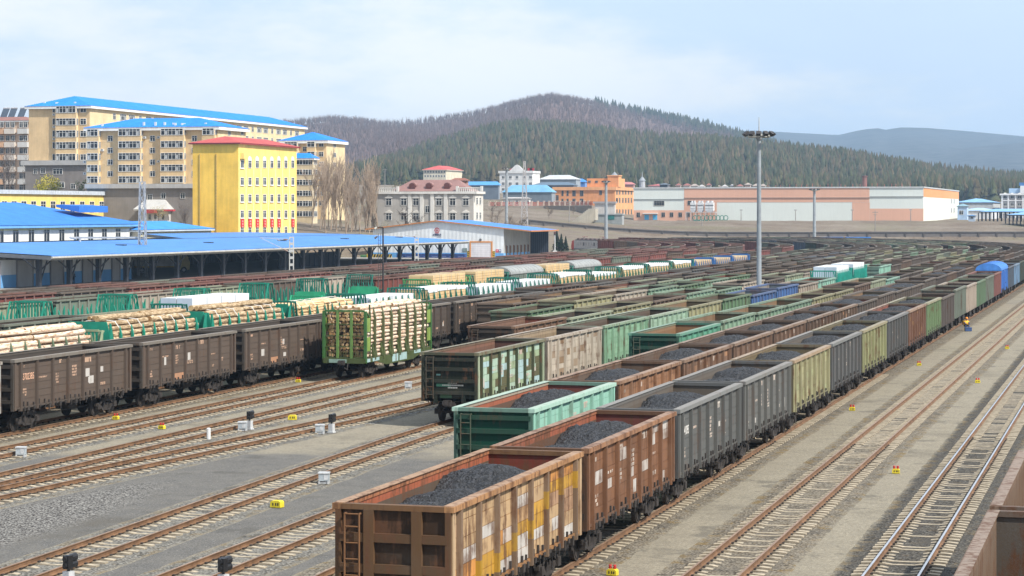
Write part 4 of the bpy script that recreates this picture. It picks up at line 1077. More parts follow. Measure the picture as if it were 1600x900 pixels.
# T12
T12Y = Yat(72, XT['T12'] + 1.45) - 7.
for k in range(6):
    X, Y, h = tpos(XT['T12'], T12Y + LPIT * k)
    stake_wagon(X, Y, h, 'empty green stake wagon with barred ends, %s from the left in its row' % ordn(k + 1), 'empty green stake wagons', c=GRN if k < 4 else GRND, hend=2.75, hst=2.05)
fill('T12', XT['T12'], T12Y + LPIT * 6 - 7, 7, ['red brown', 'red brown'], RDP, 'in the row behind the empty green stake wagons', 1000, smax=565)
for k_, a in (('T13', XT['T13']), ('T14', XT['T14']), ('T15', XT['T15'])):
    fill(k_, a, 88. + {'T13': 20, 'T14': 5, 'T15': 60}[k_], 1, ['cream', 'pale green', 'rusty white', 'pale green', 'grey green', 'cream', 'pale green', 'dull brown', 'cream', 'grey green', 'dull brown'] if k_ == 'T13' else [], RDP, 'in the %s row before the goods platform' % {'T13': 'third-nearest', 'T14': 'second-nearest', 'T15': 'nearest'}[k_], 950, smax=600, inner_w=(3, 5, 3, 0, 0))
# ---------------------------------------------------------------- sort the far gondolas: nearest ones individual, the rest one mass
WAG.sort(key=lambda w: w[0])
def inview(w):
    p = pxof(w[1], w[2]); return -90 < p < 1680
NIND = 255
ind = [w for w in WAG if inview(w)][:NIND]; rest = [w for w in WAG if inview(w)][NIND:]
for i, (d, x, y, h, col, cname, inn, phrase, n, cl) in enumerate(ind):
    lab = '%s gondola%s, %s %s' % (cname, ' of coal' if cl else '', ordn(n), phrase)
    if d < 300:
        o = empty('gondola_wagon', (x, y, 0), h, lab, 'gondola wagon', GN); o.scale = (1, 1, rnd.uniform(.96, 1.04)); mk('body', FBM[inn], o, color=col)
        for s in (-1, 1): mk('bogie', BOGLO, o, (0, s * 4.3, 0))
    else:
        o = mk('gondola_wagon', FBM[inn], None, (x, y, 0), h, col); o.scale = (1, 1, rnd.uniform(.95, 1.05)); tag(o, lab, 'gondola wagon', GN)
    if cl and d < 420:
        coal(x, y, h, COALLO[i % 3], 'black coal heap, %s wagon %s' % (ordn(n), phrase))
V, Fc, PC, UC = [], [], [], []; nv = 0
for (d, x, y, h, col, cname, inn, phrase, n, cl) in rest:
    mb = FB[inn]; v = np.array(mb.v); c_, s_ = math.cos(h), math.sin(h)
    V.append(np.stack([v[:, 0] * c_ - v[:, 1] * s_ + x, v[:, 0] * s_ + v[:, 1] * c_ + y, v[:, 2]], 1))
    Fc += [tuple(k + nv for k in f) for f in mb.f]; nv += len(v)
    for pc, u in zip(mb.c, mb.u): PC.append((*lerp(pc, col, u), 1.))
if V:
    me = bpy.data.meshes.new('distant_wagons'); me.from_pydata(np.vstack(V).tolist(), [], Fc)
    a = me.attributes.new('paint', 'FLOAT_COLOR', 'FACE'); a.data.foreach_set('color', np.array(PC, dtype=np.float32).ravel())
    me.materials.append(MPF)
    tag(mk('distant_wagons', me), 'dense mass of dark gondolas curving away at the far end of the yard', 'distant wagons', kind='stuff')
print('gondolas', len(ind), len(rest))
# ================================================================= terrain behind the yard
TPX = [-900, 0, 300, 550, 700, 780, 900, 990, 1100, 1500, 2300]
TD = [425, 480, 540, 600, 660, 733, 737, 800, 860, 900, 1000, 1100, 1400]
TZ = [[-.3, 2, 8, 11, 13, 15, 15, 16, 17, 18, 20, 23, 28], [-.3, 2, 8, 11, 13, 15, 15, 16, 17, 18, 20, 23, 28], [-.3, 2, 8, 11, 13, 15, 15, 16, 17, 18, 20, 23, 28],
      [-.3, .8, 5.5, 7, 8, 10, 10, 12, 14, 15, 17, 20, 28], [-.3, -.3, 3.5, 5.5, 6.5, 9, 9, 11, 13, 14, 17, 20, 28], [-.3, -.3, -.2, 2, 4, 6.3, 8.0, 9.4, 12, 13, 16, 19, 27],
      [-.3, -.3, -.3, -.2, 2.2, 4.6, 6.2, 8.2, 10, 12.6, 15, 17, 25], [-.3, -.3, -.3, -.3, .8, 3.2, 4.7, 6.8, 7.0, 7.2, 8, 10, 22], [-.3, -.3, -.3, -.3, -.3, 1.6, 3.7, 7.1, 7.1, 7.1, 7.5, 9, 20],
      [-.3, -.3, -.3, -.3, -.3, 1.4, 3.5, 7.1, 7.1, 7.1, 7.5, 9, 18], [-.3, -.3, -.3, -.3, -.3, 1.4, 3.5, 7.1, 7.1, 7.1, 7.5, 9, 18]]
TZ = np.array(TZ, dtype=float)
def terr(px, d):
    col = [np.interp(px, TPX, TZ[:, j]) for j in range(len(TD))]
    return float(np.interp(d, TD, col))
def zterr(X, Y): return terr(pxof(X, Y), dep(X, Y))
def polar_mesh(name, pxs, ds, zf, mat, noise=0., seed=1):
    nr = np.random.RandomState(seed); v = []; nd = len(ds)
    for p in pxs:
        for d in ds:
            x, y = at(p, d); v.append((x, y, zf(p, d) + nr.uniform(-noise, noise)))
    f = [(i * nd + j, (i + 1) * nd + j, (i + 1) * nd + j + 1, i * nd + j + 1) for i in range(len(pxs) - 1) for j in range(nd - 1)]
    me = bpy.data.meshes.new(name); me.from_pydata(v, [], f); me.materials.append(mat); me.polygons.foreach_set('use_smooth', np.ones(len(f), dtype=bool))
    return tag(mk(name, me), kind='structure')
def earth_mat():
    m, nt, b = newmat('bare_earth_bank'); g = N(nt); v = g.n('ShaderNodeTexCoord').outputs['Object']
    n1 = g.noise(v, .06, 7, .65); n2 = g.noise(g.scale(v, (.5, .5, .12)), 1., 6, .7); n3 = g.noise(v, 1.3, 5, .7)
    c = g.mix(g.mapr(n1, .35, .65, 0, 1), (.175, .137, .105), (.265, .225, .18)); c = g.mix(g.mapr(n2, .5, .75, 0, .8), c, (.115, .085, .062))
    c = g.mix(g.ramp(n3, .6, .72), c, (.33, .295, .25)); c = g.mix(g.math('MULTIPLY', g.ramp(g.noise(v, .03, 5), .5, .62), .5), c, (.17, .155, .09))
    g.l(c, b.inputs['Base Color']); b.inputs['Roughness'].default_value = .95; b.inputs['Specular IOR Level'].default_value = .05
    g.bump(g.math('ADD', n3, n2), .8, .6, b); return m
MEA = earth_mat()
polar_mesh('terrain', list(range(-900, 2301, 20)), sorted(set(TD + list(range(440, 735, 15)) + [745, 760, 775, 790, 830, 950, 1050, 1200, 1300])), terr, MEA, .18)

# ---------------------------------------------------------------- hills
def crest(pts): 
    xs, ys = [p[0] for p in pts], [p[1] for p in pts]
    return lambda p: float(np.interp(p, xs, ys))
nrh = np.random.RandomState(4)
def sm(t): t = min(1, max(0, t)); return t * t * (3 - 2 * t)
def hill(name, cp, d0, z0, d1, pxs, mat, treeh=0, seed=2, nd=26, amp=3., dw=0.):
    ph = np.random.RandomState(seed).uniform(0, 6.28, 12)
    def dd1(p): return d1 * (1 + dw * math.sin(p / 170. + ph[0]))
    def zf(p, d):
        D1 = dd1(p); zc = H - (cp(p) - HZ) * D1 / F - treeh; z00 = z0(p) if callable(z0) else z0
        if d <= D1:
            t = (d - d0) / (D1 - d0); z = z00 + (zc - z00) * (.55 * t + .45 * sm(t)) + amp * math.sin(math.pi * t) * (math.sin(p / 45. + ph[1] + 3 * t) + math.sin(p / 90. + ph[2] - 4 * t))
        else: z = zc - (d - D1) * .18
        return z
    # grid follows d0..crest..behind
    ts = list(np.linspace(0, 1, nd)) + [1.06, 1.15, 1.3]
    v = []; n = len(ts)
    for p in pxs:
        D1 = dd1(p)
        for t in ts:
            d = d0 + (D1 - d0) * t; x, y = at(p, d); v.append((x, y, zf(p, d)))
    f = [(i * n + j, (i + 1) * n + j, (i + 1) * n + j + 1, i * n + j + 1) for i in range(len(pxs) - 1) for j in range(n - 1)]
    me = bpy.data.meshes.new(name); me.from_pydata(v, [], f); me.materials.append(mat); me.polygons.foreach_set('use_smooth', np.ones(len(f), dtype=bool))
    tag(mk(name, me), kind='structure'); zf.d1 = dd1; zf.d0 = d0
    return zf
MH1 = flat_mat('forest_floor', (.060, .062, .036), .95, var=.4, sc=.03, obj=False, spec=.05)
MH2 = flat_mat('bare_wood_floor', (.155, .10, .085), .95, var=.35, sc=.02, obj=False, spec=.05)
MH3 = flat_mat('far_wooded_slope', (.062, .060, .055), .95, var=.6, sc=.02, obj=False, spec=.05)
C1 = crest([(300, 330), (440, 316), (520, 285), (560, 266), (620, 240), (660, 224), (700, 212), (760, 196), (820, 187), (900, 191), (1000, 204), (1100, 210), (1200, 219), (1300, 232), (1400, 248), (1500, 260), (1600, 270), (1800, 290), (2300, 315)])
C2 = crest([(100, 215), (300, 195), (380, 191), (450, 187), (520, 181), (560, 184), (600, 188), (660, 183), (740, 171), (800, 159), (860, 150), (920, 155), (1000, 172), (1060, 185), (1130, 200), (1200, 217), (1300, 240), (1400, 262), (1700, 300), (2000, 320)])
C3 = crest([(800, 240), (1000, 218), (1100, 206), (1180, 204), (1250, 208), (1310, 211), (1345, 203), (1370, 200), (1385, 203), (1405, 199), (1450, 200), (1500, 204), (1600, 213), (1800, 222), (2300, 250)])
C4 = crest([(900, 300), (1200, 262), (1300, 250), (1400, 246), (1440, 238), (1500, 232), (1560, 226), (1640, 220), (1800, 226), (2300, 255)])
Z1 = hill('forest_hill', C1, 1360, lambda p: terr(p, 1360) - .8, 2150, list(range(260, 2301, 20)), MH1, treeh=12, amp=2.5, dw=.05)
Z2 = hill('brown_hill', C2, 1500, 12., 3400, list(range(60, 2001, 20)), MH2, treeh=9, seed=5, amp=9., dw=.08)
Z3 = hill('far_hills', C3, 4000, 5., 7600, list(range(760, 2301, 12)), MH3, seed=8, nd=40, amp=10.)
Z4 = hill('far_slope', C4, 4000, 5., 6000, list(range(900, 2301, 12)), MH3, seed=9, nd=30, amp=8.)
# woods: thousands of small crowns, too many to count
def tri_cloud(name, verts, faces, cols, mat, label, cat):
    me = bpy.data.meshes.new(name); me.vertices.add(len(verts)); me.vertices.foreach_set('co', verts.astype(np.float32).ravel())
    nf = len(faces); me.loops.add(nf * 3); me.loops.foreach_set('vertex_index', faces.astype(np.int32).ravel())
    me.polygons.add(nf); me.polygons.foreach_set('loop_start', np.arange(0, nf * 3, 3, dtype=np.int32)); me.polygons.foreach_set('loop_total', np.full(nf, 3, dtype=np.int32))
    a = me.attributes.new('paint', 'FLOAT_COLOR', 'FACE'); a.data.foreach_set('color', np.concatenate([cols, np.ones((nf, 1))], 1).astype(np.float32).ravel())
    me.update(); me.validate(); me.materials.append(mat)
    return tag(mk(name, me), label, cat, kind='stuff')
def leaf_mat(name, tr=.0):
    m, nt, b = newmat(name); g = N(nt); v = g.n('ShaderNodeTexCoord').outputs['Object']
    n = g.noise(v, .5, 4, .6)
    c = g.mix(g.mapr(n, .3, .7, 0, 1), g.mix(.35, g.attr('paint').outputs['Color'], (0, 0, 0)), g.attr('paint').outputs['Color'])
    g.l(c, b.inputs['Base Color']); b.inputs['Roughness'].default_value = .85; b.inputs['Specular IOR Level'].default_value = .1
    return m
MLF = leaf_mat('wood_crowns')
def conifers(n, zf, pxr, seed, hr, keep, pal):
    nr = np.random.RandomState(seed); V, Fa, Cc = [], [], []; nv = 0; cnt = 0
    while cnt < n:
        p = nr.uniform(*pxr); t = nr.uniform(0, 1.03) ** .9; D1 = zf.d1(p); d = zf.d0 + (D1 - zf.d0) * t
        if nr.rand() > keep(p, t): cnt += .02; continue
        x, y = at(p, d); z = zf(p, d); h = nr.uniform(*hr); r = h * nr.uniform(.17, .33)
        cnt += 1; c = np.array(pal[nr.randint(len(pal))]) * nr.uniform(.7, 1.3)
        k = 6; a0 = nr.uniform(0, 6.28)
        for (zb, zt, rr) in ((.10, .55, 1.), (.32, .78, .74), (.56, 1.0, .46)):
            ang = a0 + np.arange(k) * 2 * math.pi / k + nr.uniform(-.3, .3, k); rad = r * rr * nr.uniform(.65, 1.25, k)
            ring = np.stack([x + rad * np.cos(ang), y + rad * np.sin(ang), z + h * (zb + nr.uniform(-.06, .06, k))], 1)
            V.append(np.vstack([ring, [[x + nr.uniform(-.2, .2), y, z + h * zt]]]))
            Fa.append(np.array([(nv + q, nv + (q + 1) % k, nv + k) for q in range(k)])); Cc.append(np.tile(c, (k, 1)) * nr.uniform(.86, 1.14, (k, 1))); nv += k + 1
    return np.vstack(V), np.vstack(Fa), np.vstack(Cc)
nz_ = np.random.RandomState(3).uniform(0, 6.28, 8)
def dens1(p, t): return 1. if p > 560 else .5
V_, F_, C_ = conifers(14500, Z1, (430, 1720), 1, (8, 16), dens1, [(.060, .066, .030), (.075, .070, .034), (.048, .058, .030), (.090, .072, .040), (.055, .060, .026), (.10, .078, .045)])
tri_cloud('conifer_wood', V_, F_, C_, MLF, 'brown-green conifer wood covering the near hill', 'forest')
def dens2(p, t):   # conifers along the right shoulder of the brown hill
    return 1. if (p > 930 and t > .93 - max(0, p - 960) / 900.) else 0.
V_, F_, C_ = conifers(800, Z2, (800, 1350), 2, (13, 19), dens2, [(.050, .056, .028), (.062, .060, .032)])
tri_cloud('ridge_conifers', V_, F_, C_, MLF, 'dark conifers along the right shoulder of the brown hill', 'forest')
def bare_wood(n, zf, pxr, seed):
    nr = np.random.RandomState(seed); V, Fa, Cc = [], [], []; nv = 0
    for _ in range(n):
        p = nr.uniform(*pxr); t = nr.uniform(.05, 1.03); t = 1 - (1 - t) * nr.uniform(.5, 1); D1 = zf.d1(p); d = zf.d0 + (D1 - zf.d0) * t
        x, y = at(p, d); z = zf(p, d); h = nr.uniform(7, 14); c = np.array([(.19, .13, .112), (.21, .145, .122), (.175, .125, .112), (.195, .13, .105)][nr.randint(4)]) * nr.uniform(.9, 1.12)
        m = 9
        for q in range(m):
            a = nr.uniform(0, 6.28); r = h * nr.uniform(.08, .30); w = h * nr.uniform(.015, .045); zb = h * nr.uniform(.1, .45); zt = h * nr.uniform(.65, 1.)
            ex, ey = x + r * math.cos(a), y + r * math.sin(a); b = nr.uniform(0, 6.28)
            V.append(np.array([[x - w * math.cos(b) * .5, y - w * math.sin(b) * .5, z + zb], [x + w * math.cos(b), y + w * math.sin(b), z + zb], [ex, ey, z + zt]])); Fa.append(np.array([[nv, nv + 1, nv + 2]])); Cc.append(c[None] * nr.uniform(.9, 1.1)); nv += 3
    return np.vstack(V), np.vstack(Fa), np.vstack(Cc)
V_, F_, C_ = bare_wood(11000, Z2, (420, 1180), 6)
tri_cloud('bare_wood', V_, F_, C_, MLF, 'bare brown deciduous wood over the high hill and its ridge', 'forest')
V_, F_, C_ = bare_wood(900, Z1, (430, 760), 16)
tri_cloud('scrub_wood', V_, F_, C_ * 1.1, MLF, 'bare brown scrub at the foot of the wooded hill behind the houses', 'scrub')

# ================================================================= buildings
WM = {}
def win_mesh(w, h, style=''):
    k = (round(w, 1), round(h, 1), style)
    if k in WM: return WM[k]
    w, h = k[0], k[1]; mb = MB(); fw = min(.09, w * .06); fc = (.72, .72, .70)
    if style == 'dark': fc = (.35, .33, .3)
    mb.box(-w / 2, w / 2, -.035, .0, -h / 2, h / 2, (.03, .035, .04), mat=1)
    for x0, x1 in ((-w / 2 - fw, -w / 2), (w / 2, w / 2 + fw)): mb.box(x0, x1, -.11, 0, -h / 2 - fw, h / 2 + fw, fc)
    for z0, z1 in ((-h / 2 - fw, -h / 2), (h / 2, h / 2 + fw)): mb.box(-w / 2, w / 2, -.11, 0, z0, z1, fc)
    nm = max(1, round(w / .95))
    for i in range(1, nm + (0 if nm > 1 else 1)):
        x = -w / 2 + w * i / (nm if nm > 1 else 2); t = fw * .45; mb.box(x - t, x + t, -.08, -.036, -h / 2, h / 2, fc)
    if style != 'slit': mb.box(-w / 2, w / 2, -.075, -.037, h * .2 - fw * .35, h * .2 + fw * .35, fc)
    if style == 'bay':
        for i in range(nm):
            if (i * 7 + int(w * 10)) % 3 == 0: mb.box(-w / 2 + w * i / nm + .1, -w / 2 + w * (i + .7) / nm, -.0365, -.0358, -h / 2 + .08, h * .15, (.42, .43, .43))
    if style == 'arch':
        P = [(w / 2 * math.cos(t) * 1.15, h / 2 + fw + w / 2 * 1.1 * math.sin(t)) for t in np.linspace(0, math.pi, 9)]; mb.ext(P, 'y', -.10, 0, (.75, .74, .68))
    if style == 'hood': mb.ext([(-w / 2 - .3, h / 2 + .15), (w / 2 + .3, h / 2 + .15), (w / 2 + .3, h / 2 + .3), (0, h / 2 + .9), (-w / 2 - .3, h / 2 + .3)], 'y', -.2, 0, (.66, .63, .58))
    if style == 'sill': mb.box(-w / 2 - .2, w / 2 + .2, -.2, 0, -h / 2 - fw - .15, -h / 2 - fw, (.7, .69, .66))
    WM[k] = mb.mesh('window', [MW, MGL]); return WM[k]
class Bld:
    """axis-parallel building given by the picture columns of its left edge, near-right corner and far-right edge, and the depth of that corner"""
    def __init__(s, name, label, pl, pc, pr, d, cat='building', group=None, Xc=None, rot=0.):
        if Xc is None: s.X1, s.Y0 = at(pc, d)
        else: s.X1 = Xc; s.Y0 = Yat(pc, Xc)
        s.rot = rot; s.X0 = s.Xf(pl); s.Y1 = s.Yf(pr)
        s.root = empty(name, (s.X1, s.Y0, zterr(s.X1, s.Y0)), rot, label, cat, group); s.zr = zterr(s.X1, s.Y0)
        s.nw = 0
    # the building's own frame is axis-parallel and turned by rot about its near-right corner
    def tr(s, x, y):
        c_, s_ = math.cos(s.rot), math.sin(s.rot); x -= s.X1; y -= s.Y0
        return s.X1 + x * c_ - y * s_, s.Y0 + x * s_ + y * c_
    def solve(s, px, ux, uy):
        t = (px - 800) / F; a, b_ = cs + t * sn, sn - t * cs        # a*X + b*Y = 0 on the sight line
        return -(a * s.X1 + b_ * s.Y0) / (a * ux + b_ * uy)
    def Xf(s, px): return s.X1 + s.solve(px, math.cos(s.rot), math.sin(s.rot))
    def Yf(s, px): return s.Y0 + s.solve(px, -math.sin(s.rot), math.cos(s.rot))
    def zp(s, py, px):
        x, y = s.tr(s.Xf(px), s.Y0); return H - (py - HZ) * dep(x, y) / F
    def setY0(s, y): s.Y0 = y; s.root.location.y = y
    def L(s, x, y, z): return (x - s.X1, y - s.Y0, z - s.zr)
    def zf(s, py): return zat(py, s.X1, s.Y0)
    def part(s, name, mb, mats, parent=None): return mb.build(name, mats, parent or s.root, (-s.X1, -s.Y0, -s.zr))   # mb in world coordinates
    def walls(s, z0, z1, front, right, mat=None, extra=None):
        mb = MB(); mb.box(s.X0, s.X1, s.Y0, s.Y1, z0, z1, front, cols={'e': right, 'n': right})
        if extra: extra(mb)
        s.wall = s.part('wall', mb, mat or MW); s.z1 = z1
    def fwin(s, px, py, wp, hp, style='', off=0., Y=None):
        Yf = (s.Y0 if Y is None else Y); X = s.Xf(px) if Y is None else Xat(px, Yf); sc = dep(*s.tr(X, Yf)) / F; wd = abs(s.Xf(px + wp / 2) - s.Xf(px - wp / 2)) if s.rot else wp * sc / cs
        mk('window', win_mesh(wd, hp * sc, style), s.root, s.L(X, Yf - off - .002, H - (py - HZ) * sc)); s.nw += 1
    def rwin(s, px, py, wp, hp, style='', wm=None, off=0.):
        Y = s.Yf(px); sc = dep(*s.tr(s.X1, Y)) / F
        w = wm if wm else abs(s.Yf(px + wp / 2) - s.Yf(px - wp / 2))
        mk('window', win_mesh(w, hp * sc, style), s.root, s.L(s.X1 + off + .002, Y, H - (py - HZ) * sc), math.pi / 2); s.nw += 1
    def rwinY(s, Y, z, w, h, style='', off=0.):
        mk('window', win_mesh(w, h, style), s.root, s.L(s.X1 + off + .002, Y, z), math.pi / 2); s.nw += 1
    def hip(s, rise, col, over=.8, fascia=(.72, .71, .68), fh=.7, axis=None, mat=None, x0=None, x1=None, y0=None, y1=None, z=None):
        X0, X1, Y0, Y1 = (s.X0 if x0 is None else x0) - over, (s.X1 if x1 is None else x1) + over, (s.Y0 if y0 is None else y0) - over, (s.Y1 if y1 is None else y1) + over
        z1 = s.z1 if z is None else z; mb = MB()
        mb.box(X0, X1, Y0, Y1, z1 - fh, z1, fascia)
        w, l = X1 - X0, Y1 - Y0; zt = z1 + rise; e = .12
        X0 -= e; X1 += e; Y0 -= e; Y1 += e; zb = z1 + .003
        if w >= l: r = [(X0 + l / 2, (Y0 + Y1) / 2, zt), (X1 - l / 2, (Y0 + Y1) / 2, zt)]
        else: r = [((X0 + X1) / 2, Y0 + w / 2, zt), ((X0 + X1) / 2, Y1 - w / 2, zt)]
        b = [(X0, Y0, zb), (X1, Y0, zb), (X1, Y1, zb), (X0, Y1, zb)]
        if w >= l: fs = [[b[0], b[1], r[1], r[0]], [b[2], b[3], r[0], r[1]], [b[1], b[2], r[1]], [b[3], b[0], r[0]]]
        else: fs = [[b[0], b[1], r[0]], [b[2], b[3], r[1]], [b[1], b[2], r[1], r[0]], [b[3], b[0], r[0], r[1]]]
        for q in fs: mb.face(q, col)
        mb.face(b[::-1], lerp(col, (0, 0, 0), .3))
        s.roof = s.part('roof', mb, mat or MW)
    def flat(s, col, over=.3, th=.5):
        mb = MB(); mb.box(s.X0 - over, s.X1 + over, s.Y0 - over, s.Y1 + over, s.z1 + .003, s.z1 + th, col); s.roof = s.part('roof', mb, MW)
    def vents(s, n):
        for _ in range(n):
            x, y = rnd.uniform(s.X0 + 3, s.X1 - 3), s.Y0 + rnd.uniform(.6, 2.4); mb = MB(); mb.box(x - .22, x + .22, y - .22, y + .22, s.z1, s.z1 + rnd.uniform(.9, 1.3), (.66, .66, .66)); s.part('roof_vent', mb, MW)
BL = (.020, .215, .74); BL2 = (.042, .195, .58)
CRM, CRM_LIT = (.66, .475, .265), (.72, .57, .34)  # one cream paint: shaded front and sunlit right side put into its colour
GA = 'apartment blocks with blue hipped roofs'
def bays(b, rows, p0, p1, wall, hp, front=True, dpt=1.0, ph0=None):
    """bay column between picture columns p0..p1 with a strip of windows on every floor"""
    x0, x1 = Xat(p0, b.Y0), Xat(p1, b.Y0); mb = MB()
    mb.box(x0, x1, b.Y0 - dpt, b.Y0 - .002, b.zf(rows[-1] + hp * 1.1), b.z1 - .75, wall, cols={'e': CRM_LIT})
    b.part('bay', mb, MW)
    sc = dep(x0, b.Y0) / F
    for i_, r_ in enumerate(rows):
        z = b.zf(r_)
        if rnd.random() < .45:
            am = MB(); ax = x0 - rnd.choice((.75, -(x1 - x0) - .55)); am.box(ax - .4, ax + .4, b.Y0 - .42, b.Y0 - .005, z - 1.5, z - .95, (.62, .62, .60)); am.box(ax - .2, ax + .2, b.Y0 - .43, b.Y0 - .42, z - 1.42, z - 1.03, (.2, .2, .2)); b.part('air_conditioner', am, MW)
        mk('window', win_mesh(x1 - x0 - .5, hp * sc, 'bay'), b.root, b.L((x0 + x1) / 2, b.Y0 - dpt - .002, z))
        mk('window', win_mesh(dpt - .35, hp * sc, ''), b.root, b.L(x1 + .002, b.Y0 - dpt / 2, z), math.pi / 2)
# far left block
b = Bld('apartment_block', 'pale orange and white balconied block cut off by the left edge of the photo', -60, 46, 60, 640, 'apartment building')
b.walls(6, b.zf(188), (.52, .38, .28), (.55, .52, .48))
mb = MB()
for r_ in (205, 226, 246, 265, 284):
    for p0, p1, c in ((-10, 8, (.58, .36, .22)), (9, 25, (.60, .54, .48)), (30, 45, (.55, .54, .52))):
        x0, x1 = Xat(p0, b.Y0), Xat(p1, b.Y0); z = b.zf(r_); mb.box(x0, x1, b.Y0 - 1.1, b.Y0 - .002, z - .75, z + .75, c)
b.part('balcony', mb, MW)
for r_ in (195, 216, 236, 256, 275, 293):
    for p in (-2, 4, 13, 21, 34, 41): b.fwin(p, r_, 5.5, 8, 'bay', off=.3)
b.hip(1.2, (.26, .13, .11), over=.4, fh=.4)
for p, w in ((-2, 6), (10, 9), (25, 4)):
    x = Xat(p, b.Y0); mb = MB(); mb.ext([(b.Y0 + 2, b.zf(186)), (b.Y0 + 4.5, b.zf(186) + 3.4), (b.Y0 + 4.7, b.zf(186) + 3.2), (b.Y0 + 2.2, b.zf(186) - .1)], 'x', x - 1, x + 1, (.06, .08, .11)); mb.tube((x - 1, b.Y0 + 4.6, b.zf(186) + 3.4), (x + 1, b.Y0 + 4.6, b.zf(186) + 3.4), .3, col=(.4, .4, .42)); b.part('solar_heater', mb, MST)
# A: tall block behind
b = Bld('apartment_block', 'tall tan apartment block with a long blue-roofed wing running back', 45, 140, 476, 565, 'apartment building', GA)
b.walls(3, b.zf(165), CRM, CRM_LIT)
R1 = [170.8, 190, 208.8, 227, 245.5]
bays(b, R1, 89.5, 122, CRM, 9.5)
for r_ in R1: b.fwin(85.3, r_, 6, 9, 'slit'); b.fwin(130.3, r_, 9, 8.5)
nY = 0; Yl = b.Y1 - b.Y0
for k in range(int(Yl / 5.2)):
    Y = b.Y0 + 14 + k * 5.2
    if Y > b.Y1 - 3: break
    for fl in range(2 if k < 28 else 4): b.rwinY(Y, b.z1 - 2.2 - 3.0 * fl, 3.6 if k % 3 else 1.5, 1.5, 'bay' if k % 3 else '')
b.hip(3.0, BL, fascia=(.78, .77, .75)); b.vents(4)
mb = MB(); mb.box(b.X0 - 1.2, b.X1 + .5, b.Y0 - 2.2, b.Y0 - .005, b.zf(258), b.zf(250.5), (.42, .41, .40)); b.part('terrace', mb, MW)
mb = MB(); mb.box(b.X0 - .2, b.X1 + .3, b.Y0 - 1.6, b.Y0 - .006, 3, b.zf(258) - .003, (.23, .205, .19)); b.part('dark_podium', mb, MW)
for p, r_, w in ((72, 267, 7), (95, 268, 15), (101, 289, 9), (119, 291, 7), (60, 268, 5), (88, 288, 5)): b.fwin(p, r_, w, 8, '', off=1.6)
# B: front block
b = Bld('apartment_block', 'tan apartment block with a low blue roof in front of the tall one', 137.5, 340, 384, 520, 'apartment building', GA)
b.walls(3, b.zf(197.5), CRM, CRM_LIT)
R2 = [205.5, 224.8, 243.5, 262, 280]
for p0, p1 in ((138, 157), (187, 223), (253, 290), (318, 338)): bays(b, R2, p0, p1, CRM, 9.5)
for p in (172.5, 238.5, 304):
    for r_ in (216.5, 235, 253.3, 271.5): b.fwin(p, r_, 7.5, 8)
for r_ in (207, 226, 245): b.rwin(358, r_, 4, 8); b.rwin(378, r_, 4, 8)
b.hip(2.5, BL, fascia=(.78, .77, .75), fh=.8); b.vents(9)
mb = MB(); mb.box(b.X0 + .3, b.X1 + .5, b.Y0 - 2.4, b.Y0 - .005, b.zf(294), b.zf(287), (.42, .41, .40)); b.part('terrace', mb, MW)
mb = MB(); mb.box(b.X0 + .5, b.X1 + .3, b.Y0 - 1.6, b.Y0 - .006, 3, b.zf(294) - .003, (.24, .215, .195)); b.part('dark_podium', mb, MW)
for p, r_ in ((239, 308), (260, 306), (290, 306)): b.fwin(p, r_, 7, 8, '', off=1.6)
# C
b = Bld('apartment_block', 'tan apartment tower with blue roof right of the yellow office block', 440, 510, 539, 640, 'apartment building', GA)
b.walls(3, b.zf(219), CRM, CRM_LIT)
R3 = [225.5, 241, 256.5, 271.5, 287, 302, 317]
bays(b, R3[:5], 446, 467, CRM, 7.5); bays(b, R3, 481, 494.5, CRM, 7.5)
for r_ in R3: b.fwin(502, r_, 6.5, 7); b.rwin(522.5, r_ + 1, 4, 6.5)
for r_ in (233, 248): b.fwin(476.5, r_, 6, 7)
b.hip(2.6, BL, fascia=(.78, .77, .75), fh=.9)
b = Bld('bay_block', 'low cream block of banded windows and blue roof beside the yellow office', 430, 489, 496, 590, 'apartment building')
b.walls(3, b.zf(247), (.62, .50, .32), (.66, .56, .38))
for r_ in (253, 269, 285, 302, 318, 334):
    for p, w in ((468, 9), (477.5, 8), (485, 5.5)): b.fwin(p, r_, w, 7.5, 'bay')
    b.rwin(492.5, r_, 5, 7.5)
b.hip(1.4, BL, fh=.5, over=.5)
# yellow office
b = Bld('yellow_office', 'bright yellow five-storey office block with red roof and red banners', 301, 372.5, 463.5, 468, 'office building')
YF, YR = (.86, .52, .085), (.90, .64, .19)  # same yellow on both faces, front deepened and right lightened as painted shading
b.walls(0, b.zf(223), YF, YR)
cols_ = [378, 390, 401.5, 413, 424.3, 435.3, 446.2, 457]
for j, r_ in enumerate((256.5, 283.3, 309.5, 334.5, 360.5)):
    for i, p in enumerate(cols_): b.rwin(p, r_, 5.6, 11, 'arch' if (j == 0 and i) else 'sill', wm=1.55)
b.hip(1.6, (.45, .09, .085), over=.7, fascia=(.42, .075, .07), fh=.25)
mb = MB()
for p in (384, 395.8, 407.2, 418.8, 430, 441, 451.7): 
    Y = Yat(p, b.X1); mb.box(b.X1, b.X1 + .12, Y - .12, Y + .12, 1, b.zf(247), (.82, .72, .42))
b.part('pilaster', mb, MW)
